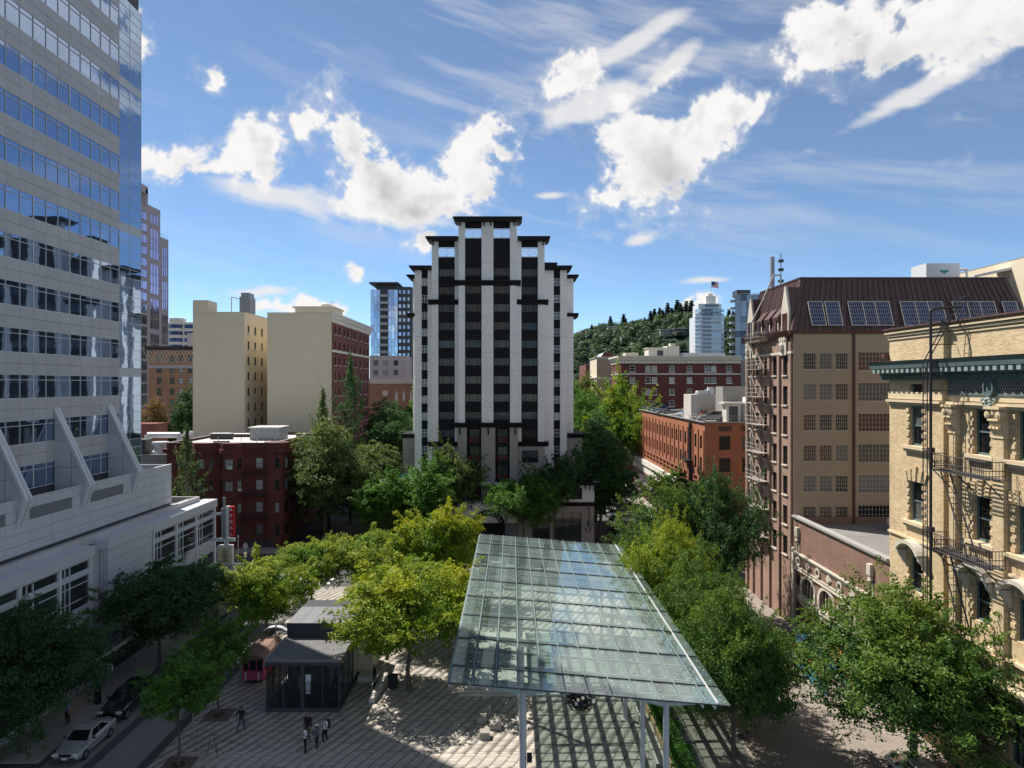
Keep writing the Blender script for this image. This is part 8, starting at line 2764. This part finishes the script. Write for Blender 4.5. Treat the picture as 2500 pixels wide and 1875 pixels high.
# ------------------------------------------------------------------ cars
def paint(name, col, rough=0.25, metal=0.3):
    m, t, bs = new_mat(name)
    bs.inputs['Base Color'].default_value = (*col, 1)
    bs.inputs['Roughness'].default_value = rough
    bs.inputs['Metallic'].default_value = metal
    bs.inputs['Coat Weight'].default_value = 0.6
    bs.inputs['Coat Roughness'].default_value = 0.06
    t.put(bs.inputs['Roughness'], t.math('ADD', t.math('MULTIPLY', t.noise(pos(t), 3.0, 4, 0.6), 0.15), rough - 0.07))


for n_, c_ in (('paint_silver', (0.42, 0.43, 0.45)), ('paint_green', (0.012, 0.028, 0.020)), ('paint_black', (0.012, 0.012, 0.014)), ('paint_white', (0.66, 0.66, 0.65)),
               ('paint_orange', (0.42, 0.13, 0.04)), ('paint_grey', (0.16, 0.17, 0.18)), ('paint_blue', (0.03, 0.06, 0.14))):
    paint(n_, c_)
glass('car_glass', (0.012, 0.014, 0.016), 0.03, spec=0.8)

CARK = {}


def car_kind(key, L=4.55, W=1.76, H=1.42, wagon=False, clear=0.2):
    hw = W / 2
    st = [(0.0, 0.78, clear + 0.18, 0.60), (0.025, 0.88, clear + 0.06, 0.69), (0.09, 0.96, clear, 0.77), (0.20, 1.0, clear, 0.86), (0.29, 1.0, clear, 0.93), (0.5, 1.0, clear, 0.95),
          (0.78, 1.0, clear, 0.99), (0.92, 0.97, clear + 0.02, 0.99 if not wagon else 1.02), (0.98, 0.92, clear + 0.06, 0.93 if not wagon else 1.0), (1.0, 0.84, clear + 0.2, 0.84 if not wagon else 0.92)]
    k = H / 1.42
    mb = MB(); n = 11
    for (t, w, zb, z) in st:
        z *= k; y = -L / 2 + L * t; w *= hw
        half = [(w * 0.86, zb), (w * 0.97, zb + 0.12), (w, z - 0.30), (w * 0.985, z - 0.14), (w * 0.9, z - 0.03)]
        ring = [(-a, y, b) for a, b in half] + [(0, y, z + 0.02)] + [(a, y, b) for a, b in half[::-1]]
        mb.v += ring
    for i in range(len(st) - 1):
        for j in range(n - 1):
            a = i * n + j
            mb.f.append([a, a + 1, a + n + 1, a + n]); mb.m.append(0)
        mb.f.append([i * n, i * n + n, i * n + 2 * n - 1, i * n + n - 1]); mb.m.append(0)
    mb.f.append(list(range(n))[::-1]); mb.m.append(0)
    mb.f.append([(len(st) - 1) * n + q for q in range(n)]); mb.m.append(0)
    # cabin
    zt = H; b0, r0 = 0.27, 0.42
    r1, b1 = (0.66, 0.84) if not wagon else (0.90, 0.97)
    zb = 0.92 * k

    def Y(t):
        return -L / 2 + L * t
    bw, rw = hw * 0.90, hw * 0.68
    cab = [(-bw, Y(b0), zb), (bw, Y(b0), zb), (bw, Y(b1), zb + 0.05), (-bw, Y(b1), zb + 0.05), (-rw, Y(r0), zt - 0.03), (rw, Y(r0), zt - 0.03), (rw, Y(r1), zt - 0.03), (-rw, Y(r1), zt - 0.03)]
    rm = (r0 + r1) / 2
    cab += [(0, Y(r0 + 0.02), zt + 0.01), (0, Y(rm), zt + 0.03), (0, Y(r1 - 0.02), zt + 0.01), (-rw, Y(rm), zt), (rw, Y(rm), zt)]
    mb._add(cab, [(0, 1, 5, 8, 4), (2, 3, 7, 10, 6), (1, 2, 6, 12, 5), (3, 0, 4, 11, 7), (4, 8, 9, 11), (8, 5, 12, 9), (11, 9, 10, 7), (9, 12, 6, 10)], 0)
    body = mb.mesh('body', 'paint_silver', smooth=False)

    def lerp(a, b, t):
        return tuple(a[i] + (b[i] - a[i]) * t for i in range(3))

    def inset(q, a=0.08, top=0.10, off=(0, 0, 0)):
        A, B, C, D = q
        p = [lerp(lerp(A, B, a), lerp(D, C, a), top * 0.7), lerp(lerp(A, B, 1 - a), lerp(D, C, 1 - a), top * 0.7), lerp(lerp(A, B, 1 - a), lerp(D, C, 1 - a), 1 - top), lerp(lerp(A, B, a), lerp(D, C, a), 1 - top)]
        return [tuple(v[i] + off[i] for i in range(3)) for v in p]
    parts = {'windscreen': MB().poly(inset((cab[0], cab[1], cab[5], cab[4]), 0.06, 0.08, (0, -0.012, 0.012))).mesh('windscreen', 'car_glass'),
             'rear_window': MB().poly(inset((cab[2], cab[3], cab[7], cab[6]), 0.08, 0.1, (0, 0.012, 0.012))).mesh('rear_window', 'car_glass')}
    for nm, q, s in (('right_glass', (cab[1], cab[2], cab[6], cab[5]), 1), ('left_glass', (cab[3], cab[0], cab[4], cab[7]), -1)):
        g = MB()
        A, B, C, D = q
        for u0, u1 in ((0.10, 0.50), (0.53, 0.90)):
            qq = (lerp(A, B, u0), lerp(A, B, u1), lerp(D, C, 0.02 + u1 * 0.96), lerp(D, C, 0.02 + u0 * 0.96))
            g.poly([tuple(v[i] + (0.014 * s, 0, 0.004)[i] for i in range(3)) for v in (lerp(qq[0], qq[3], 0.08), lerp(qq[1], qq[2], 0.08), lerp(qq[1], qq[2], 0.86), lerp(qq[0], qq[3], 0.86))])
        parts['side_window' + ('' if s > 0 else '_')] = g.mesh('side_window', 'car_glass')
    hl = MB()
    for s in (-1, 1):
        hl.prism([(s * hw * 0.48, 0.60 * k), (s * hw * 0.9, 0.58 * k), (s * hw * 0.93, 0.70 * k), (s * hw * 0.55, 0.70 * k)], 'y', -L / 2 - 0.012, -L / 2 + 0.18)
    parts['headlight'] = hl.mesh('headlight', 'lamp_glass')
    parts['grille'] = MB().box(-hw * 0.42, -L / 2 - 0.02, 0.55 * k, hw * 0.42, -L / 2 + 0.06, 0.68 * k).mesh('grille', 'metal_black')
    parts['bumper'] = MB().box(-hw * 0.8, -L / 2 - 0.035, clear + 0.12, hw * 0.8, -L / 2 + 0.1, clear + 0.26).box(-hw * 0.8, L / 2 - 0.08, clear + 0.16, hw * 0.8, L / 2 + 0.035, clear + 0.32).mesh('bumper', 'metal_dark')
    parts['plate'] = MB().box(-0.16, -L / 2 - 0.045, clear + 0.18, 0.16, -L / 2 - 0.036, clear + 0.30).mesh('plate', 'letter_white')
    tl = MB()
    for s in (-1, 1):
        tl.box(s * hw * 0.6, L / 2 - 0.05, 0.68 * k, s * hw * 0.88, L / 2 + 0.012, 0.82 * k)
    parts['tail_light'] = tl.mesh('tail_light', 'lamp_red')
    mi = MB()
    for s in (-1, 1):
        mi.box(s * hw * 0.95, Y(0.335), 0.93 * k, s * (hw + 0.16), Y(0.355), 1.05 * k)
    parts['mirror'] = mi.mesh('mirror', 'metal_dark')
    wr = 0.31 if not wagon else 0.34
    CARK[key] = dict(body=body, parts=parts, L=L, hw=hw, wr=wr,
                     tyre=MB().cyl((-0.1, 0, 0), (0.1, 0, 0), wr, n=18).mesh('wheel', 'tyre'),
                     rim=MB().cyl((-0.108, 0, 0), (0.108, 0, 0), wr * 0.62, n=12).mesh('rim', 'rim'))


car_kind('sedan')
car_kind('wagon', 4.7, 1.82, 1.62, True, 0.24)
car_kind('suv', 4.6, 1.85, 1.75, True, 0.28)


def car(key, x, y, z, rot, col, label, group=None):
    k = CARK[key]
    T = thing('parked_car', label, 'car', (x, y, z), group)
    T.rotation_euler = (0, 0, rot)
    b = bpy.data.objects.new('body', k['body']); COL.objects.link(b); b.parent = T
    b.material_slots[0].link = 'OBJECT'; b.material_slots[0].material = M(col)
    for nm, me in k['parts'].items():
        o = bpy.data.objects.new(nm.rstrip('_'), me); COL.objects.link(o); o.parent = T
    for t in (0.17, 0.79):
        for s in (-1, 1):
            w = bpy.data.objects.new('wheel', k['tyre']); COL.objects.link(w); w.parent = T
            w.location = (s * (k['hw'] - 0.09), -k['L'] / 2 + k['L'] * t, k['wr'])
            r = bpy.data.objects.new('rim', k['rim']); COL.objects.link(r); r.parent = w
    return T


car('sedan', -28.15, 46.0, 0.01, 0.02, 'paint_silver', 'silver saloon car parked at the bottom left kerb', 'cars at the left kerb')
car('wagon', -28.45, 51.5, 0.01, -0.01, 'paint_green', 'dark green estate car parked behind the silver saloon', 'cars at the left kerb')
car('suv', 18.0, 124.5, 0.01, 0.0, 'paint_white', 'white car parked at the kerb right of the hotel', 'cars in the street right of the hotel')
car('suv', 17.4, 113.5, 0.01, 0.03, 'paint_black', 'black car parked nearest the hotel corner', 'cars in the street right of the hotel')
car('wagon', 22.9, 118.0, 0.01, math.pi, 'paint_black', 'dark car on the far kerb beside the shops', 'cars in the street right of the hotel')
car('sedan', 18.2, 133.0, 0.01, 0.0, 'paint_grey', 'grey car farthest up the street right of the hotel', 'cars in the street right of the hotel')
car('suv', -8.2, 88.8, 0.01, math.pi / 2, 'paint_white', 'white van-like car in the cross street behind the golden tree', 'cars in the cross street')
car('sedan', -1.8, 88.6, 0.01, math.pi / 2, 'paint_white', 'white car in the cross street seen through the canopy glass', 'cars in the cross street')
car('wagon', -28.6, 90.5, 0.01, math.pi / 2, 'paint_grey', 'grey car crossing beside the cinema corner', 'cars in the cross street')
RT = 'cars on the roof of the orange building'
car('wagon', 31.0, 108.2, 18.2, -math.pi / 2 + 0.1, 'paint_grey', 'silver grey estate car nearest on the orange building roof', RT)
car('wagon', 32.6, 112.2, 18.2, math.pi / 2, 'paint_orange', 'orange car beside the grey stair tower on the roof', RT)
car('sedan', 30.0, 119.5, 18.2, -math.pi / 2, 'paint_white', 'white car behind the pale roof hut', RT)
car('sedan', 29.6, 131.0, 18.2, -math.pi / 2, 'paint_black', 'black car in the middle of the rooftop row', RT)
car('sedan', 30.3, 140.0, 18.2, -math.pi / 2, 'paint_blue', 'dark blue car near the far end of the rooftop row', RT)
car('suv', 31.2, 149.5, 18.2, -math.pi / 2, 'paint_black', 'tall black car at the far end of the roof', RT)
car('suv', 24.0, 40.9, 0.1, math.pi, 'paint_white', 'white van half hidden under the huge feathery tree')
bx = thing('mail_box', 'blue topped street box on the pavement by the shops', 'mail box', (24.9, 117.5, 0.14))
link('box', MB().box(24.5, 117.2, 0.14, 25.3, 117.9, 1.3).mesh('box', 'metal_black'), bx)
link('lid', MB().prism([(117.15, 1.3), (117.95, 1.3), (117.95, 1.5), (117.55, 1.62), (117.15, 1.5)], 'x', 24.45, 25.35).mesh('lid', 'sign_blue'), bx)

# ------------------------------------------------------------------ people
surf('skin_dark', (0.10, 0.055, 0.035), 0.6, 0.05)
surf('skin_tan', (0.36, 0.21, 0.14), 0.6, 0.05)
surf('hair_dark', (0.015, 0.012, 0.010), 0.7, 0.1)
surf('cloth_white', (0.62, 0.62, 0.66), 0.85, 0.08, 3.0, 0.05)
surf('cloth_black', (0.014, 0.014, 0.016), 0.85, 0.1, 3.0)
surf('cloth_denim', (0.05, 0.065, 0.10), 0.85, 0.12, 3.0)
surf('cloth_slate', (0.09, 0.11, 0.15), 0.85, 0.12, 3.0)
surf('cloth_blue', (0.10, 0.20, 0.34), 0.85, 0.1, 3.0)
surf('shoe_white', (0.6, 0.6, 0.6), 0.7, 0.05)


def person(x, y, rot, label, h=1.75, top='cloth_white', legs='cloth_black', shoes='cloth_black', skin='skin_tan', hair='hair_dark', sleeves='short',
           shorts=False, stride=0.0, arms=((0.05, -0.02, -0.30), (0.05, -0.02, -0.30)), fore=((0.0, 0.07, -0.26), (0.0, 0.07, -0.26)), headtilt=0.0, hat=None, z=0.05, name='person'):
    """one continuous skin over a posed skeleton; arms and forearms are (outward, forward, up) steps for right and left"""
    k = h / 1.75
    J = []; E = []; Rd = []; tagv = []

    def add(p, r, parent, tg):
        J.append(tuple(q * k for q in p)); Rd.append(tuple(q * k * 1.12 for q in (r if hasattr(r, '__len__') else (r, r)))); tagv.append(tg)
        if parent is not None:
            E.append((parent, len(J) - 1))
        return len(J) - 1
    pel = add((0, 0, 0.95), (0.155, 0.11), None, 'legs')
    wa = add((0, 0.0, 1.10), (0.14, 0.10), pel, 'top')
    ch = add((0, 0.0, 1.32), (0.165, 0.115), wa, 'top')
    sh = add((0, -0.01, 1.45), (0.12, 0.08), ch, 'top')
    nk = add((0, 0.0 + headtilt * 0.03, 1.52), 0.055, sh, 'skin')
    h1 = add((0, 0.02 + headtilt * 0.06, 1.60), (0.075, 0.085), nk, 'skin')
    h2 = add((0, 0.02 + headtilt * 0.10, 1.70), (0.072, 0.09), h1, 'hair')
    add((0, 0.115 + headtilt * 0.08, 1.625 - headtilt * 0.03), 0.018, h1, 'skin')            # nose
    for s in (-1, 1):
        add((s * 0.085, 0.02 + headtilt * 0.07, 1.635), 0.016, h1, 'skin')      # ears
    for i, s in enumerate((1, -1)):
        f = stride * s
        hp = add((s * 0.09, 0, 0.90), (0.095, 0.10), pel, 'legs')
        kn = add((s * 0.10, 0.03 + f * 0.22, 0.50), 0.062, hp, 'skin' if shorts else 'legs')
        if shorts:
            tagv[hp] = 'legs'
        an = add((s * 0.10, -0.02 + f * 0.28 - (0.10 if f < 0 else 0), 0.09 + (0.05 if f < 0 else 0)), 0.042, kn, 'skin' if shorts else 'legs')
        add((s * 0.12, 0.15 + f * 0.28 - (0.10 if f < 0 else 0), 0.04), (0.042, 0.03), an, 'shoes')
        ao, af, au = arms[i]; fo, ff, fu = fore[i]
        so = add((s * 0.19, 0, 1.42), 0.062, sh, 'top')
        el = add((s * (0.19 + ao), af, 1.42 + au), 0.043, so, 'skin' if sleeves == 'short' else 'top')
        wr = add((s * (0.19 + ao + fo), af + ff, 1.42 + au + fu), 0.030, el, 'skin' if sleeves == 'short' else 'top')
        d = Vector((s * fo, ff, fu)).normalized()
        pa = add(tuple(np.array((s * (0.19 + ao + fo), af + ff, 1.42 + au + fu)) + np.array(d) * 0.07), (0.036, 0.018), wr, 'skin')
        side = d.cross(Vector((0, 1, 0.3))).normalized()
        for q, (o, ln) in enumerate(((-0.03, 0.062), (-0.01, 0.075), (0.01, 0.07), (0.03, 0.055))):
            base = Vector(J[pa]) / k
            add(tuple(base + d * ln + side * o * 1.3 + Vector((0, 0.015, -0.01))), 0.009, pa, 'skin')
        add(tuple(Vector(J[wr]) / k + d * 0.05 + side * 0.055 + Vector((0, 0.02, 0))), 0.010, wr, 'skin')
    me = bpy.data.meshes.new('figure')
    me.from_pydata(J, E, [])
    ob = bpy.data.objects.new('figure', me); COL.objects.link(ob)
    sk = ob.modifiers.new('skin', 'SKIN')
    for v, r in zip(me.skin_vertices[0].data, Rd):
        v.radius = r
    me.skin_vertices[0].data[0].use_root = True
    sk.use_smooth_shade = True
    ss_ = ob.modifiers.new('sub', 'SUBSURF'); ss_.levels = 1; ss_.render_levels = 1
    dg = bpy.context.evaluated_depsgraph_get()
    bm_ = bpy.data.meshes.new_from_object(ob.evaluated_get(dg))
    COL.objects.unlink(ob); bpy.data.objects.remove(ob)
    bm_.name = 'body'
    order = ['skin', 'top', 'legs', 'shoes', 'hair']
    mats = {'skin': skin, 'top': top, 'legs': legs, 'shoes': shoes, 'hair': hair}
    bm_.materials.clear()
    for q in order:
        bm_.materials.append(M(mats[q]))
    JA = np.array(J)
    seg = [(JA[a], JA[b], tagv[b]) for a, b in E]
    n = len(bm_.polygons)
    ce = np.zeros(n * 3, np.float32); bm_.polygons.foreach_get('center', ce); ce = ce.reshape(-1, 3)
    best = np.full(n, 9e9); idx = np.zeros(n, np.int32)
    for a, b, tg in seg:
        ab = b - a
        t = np.clip(((ce - a) @ ab) / max(1e-9, ab @ ab), 0, 1)
        d2 = np.linalg.norm(ce - (a + t[:, None] * ab), axis=1)
        if tg == 'skin' and sleeves == 'short':
            pass
        m_ = d2 < best
        best[m_] = d2[m_]; idx[m_] = order.index(tg)
    if shorts:
        up = (ce[:, 2] > 0.52 * k) & (ce[:, 2] < 0.95 * k) & (np.abs(ce[:, 0]) < 0.24 * k)
        idx[up & (idx == 0)] = 2
    if sleeves == 'short':
        up = (ce[:, 2] > (1.42 - 0.20) * k) & (ce[:, 2] < 1.5 * k) & (np.abs(ce[:, 0]) > 0.15 * k)
        idx[up & (idx == 0)] = 1
    hd = (ce[:, 2] > 1.585 * k) & ((ce[:, 1] < (0.04 + headtilt * 0.07) * k) | (ce[:, 2] > 1.72 * k)) & (np.abs(ce[:, 0]) < 0.2 * k)
    idx[hd] = 4
    bm_.polygons.foreach_set('material_index', idx)
    bm_.update()
    T = thing(name, label, 'person', (x, y, z))
    T.rotation_euler = (0, 0, rot)
    b = bpy.data.objects.new('body', bm_); COL.objects.link(b); b.parent = T
    if hat:
        hm = MB().lathe((0, 0.02 * k, 1.70 * k), [(0.098 * k, 0), (0.1 * k, 0.04 * k), (0.075 * k, 0.09 * k), (0.02 * k, 0.105 * k)], 12)
        hm.box(-0.07 * k, 0.06 * k, 1.70 * k, 0.07 * k, 0.20 * k, 1.715 * k)
        o = bpy.data.objects.new('cap', hm.mesh('cap', hat)); COL.objects.link(o); o.parent = T
    return T


REACH = ((0.05, 0.10, -0.26), (0.05, 0.10, -0.26))
FWD = ((-0.06, 0.22, 0.04), (-0.06, 0.22, 0.04))
person(-13.43, 45.2, R(-78), 'person in a white shirt and dark trousers holding out both hands', 1.75, 'cloth_white', 'cloth_black', 'cloth_black', 'skin_dark', 'hair_dark', 'short', arms=REACH, fore=FWD, headtilt=0.3)
person(-12.72, 45.45, R(82), 'person in a white cap, slate shirt and dark shorts facing the white shirt', 1.72, 'cloth_slate', 'cloth_black', 'shoe_white', 'skin_dark', 'hair_dark', 'short', shorts=True, arms=REACH, fore=FWD, headtilt=0.3, hat='cloth_white')
person(-13.75, 46.9, R(175), 'person dressed all in black standing at the back of the group', 1.82, 'cloth_black', 'cloth_black', 'cloth_black', 'skin_tan', 'hair_dark', 'long', headtilt=0.5)
person(-12.45, 46.35, R(150), 'person in a white T-shirt with a dark backpack looking at a phone', 1.78, 'cloth_white', 'cloth_black', 'shoe_white', 'skin_tan', 'hair_dark', 'short', arms=REACH, fore=((-0.10, 0.18, 0.10), (-0.10, 0.18, 0.10)), headtilt=0.7, stride=0.25)
bp = thing('backpack', 'dark backpack worn by the person in the white T-shirt', 'backpack', (-12.36, 46.50, 1.05))
bp.rotation_euler = (0, 0, R(150))
o = bpy.data.objects.new('pack', MB().prism([(-0.16, 0.0), (0.16, 0.0), (0.17, 0.35), (0.12, 0.52), (-0.12, 0.52), (-0.17, 0.35)], 'y', -0.16, 0.02).box(-0.12, -0.22, 0.03, 0.12, -0.161, 0.28).mesh('pack', 'metal_black')); COL.objects.link(o); o.parent = bp
o = bpy.data.objects.new('straps', MB().tube([(-0.11, 0.0, 0.5), (-0.12, 0.22, 0.48), (-0.13, 0.28, 0.25), (-0.15, 0.0, 0.05)], 0.02).tube([(0.11, 0.0, 0.5), (0.12, 0.22, 0.48), (0.13, 0.28, 0.25), (0.15, 0.0, 0.05)], 0.02).mesh('straps', 'metal_black')); COL.objects.link(o); o.parent = bp
person(-18.66, 48.0, R(-15), 'person in a dark jacket walking away with an arm bent across', 1.76, 'cloth_black', 'cloth_denim', 'cloth_black', 'skin_tan', 'hair_dark', 'long', stride=0.8, arms=((0.06, 0.03, -0.27), (0.12, -0.08, -0.27)), fore=((-0.02, 0.24, 0.02), (0.02, 0.02, -0.26)))
person(-13.4, 52.6, R(160), 'dark figure standing inside the glass kiosk', 1.75, 'cloth_black', 'cloth_black', 'cloth_black', 'skin_tan', 'hair_dark', 'long', z=0.34)
person(-31.2, 48.9, R(170), 'person in a pale blue shirt on the shaded left pavement', 1.72, 'cloth_blue', 'cloth_black', 'cloth_black', 'skin_tan', 'hair_dark', 'short', z=0.13)
person(-10.9, 55.2, R(120), 'person in black by the ramp wall beside the litter bin', 1.75, 'cloth_black', 'cloth_black', 'cloth_black', 'skin_tan', 'hair_dark', 'long')
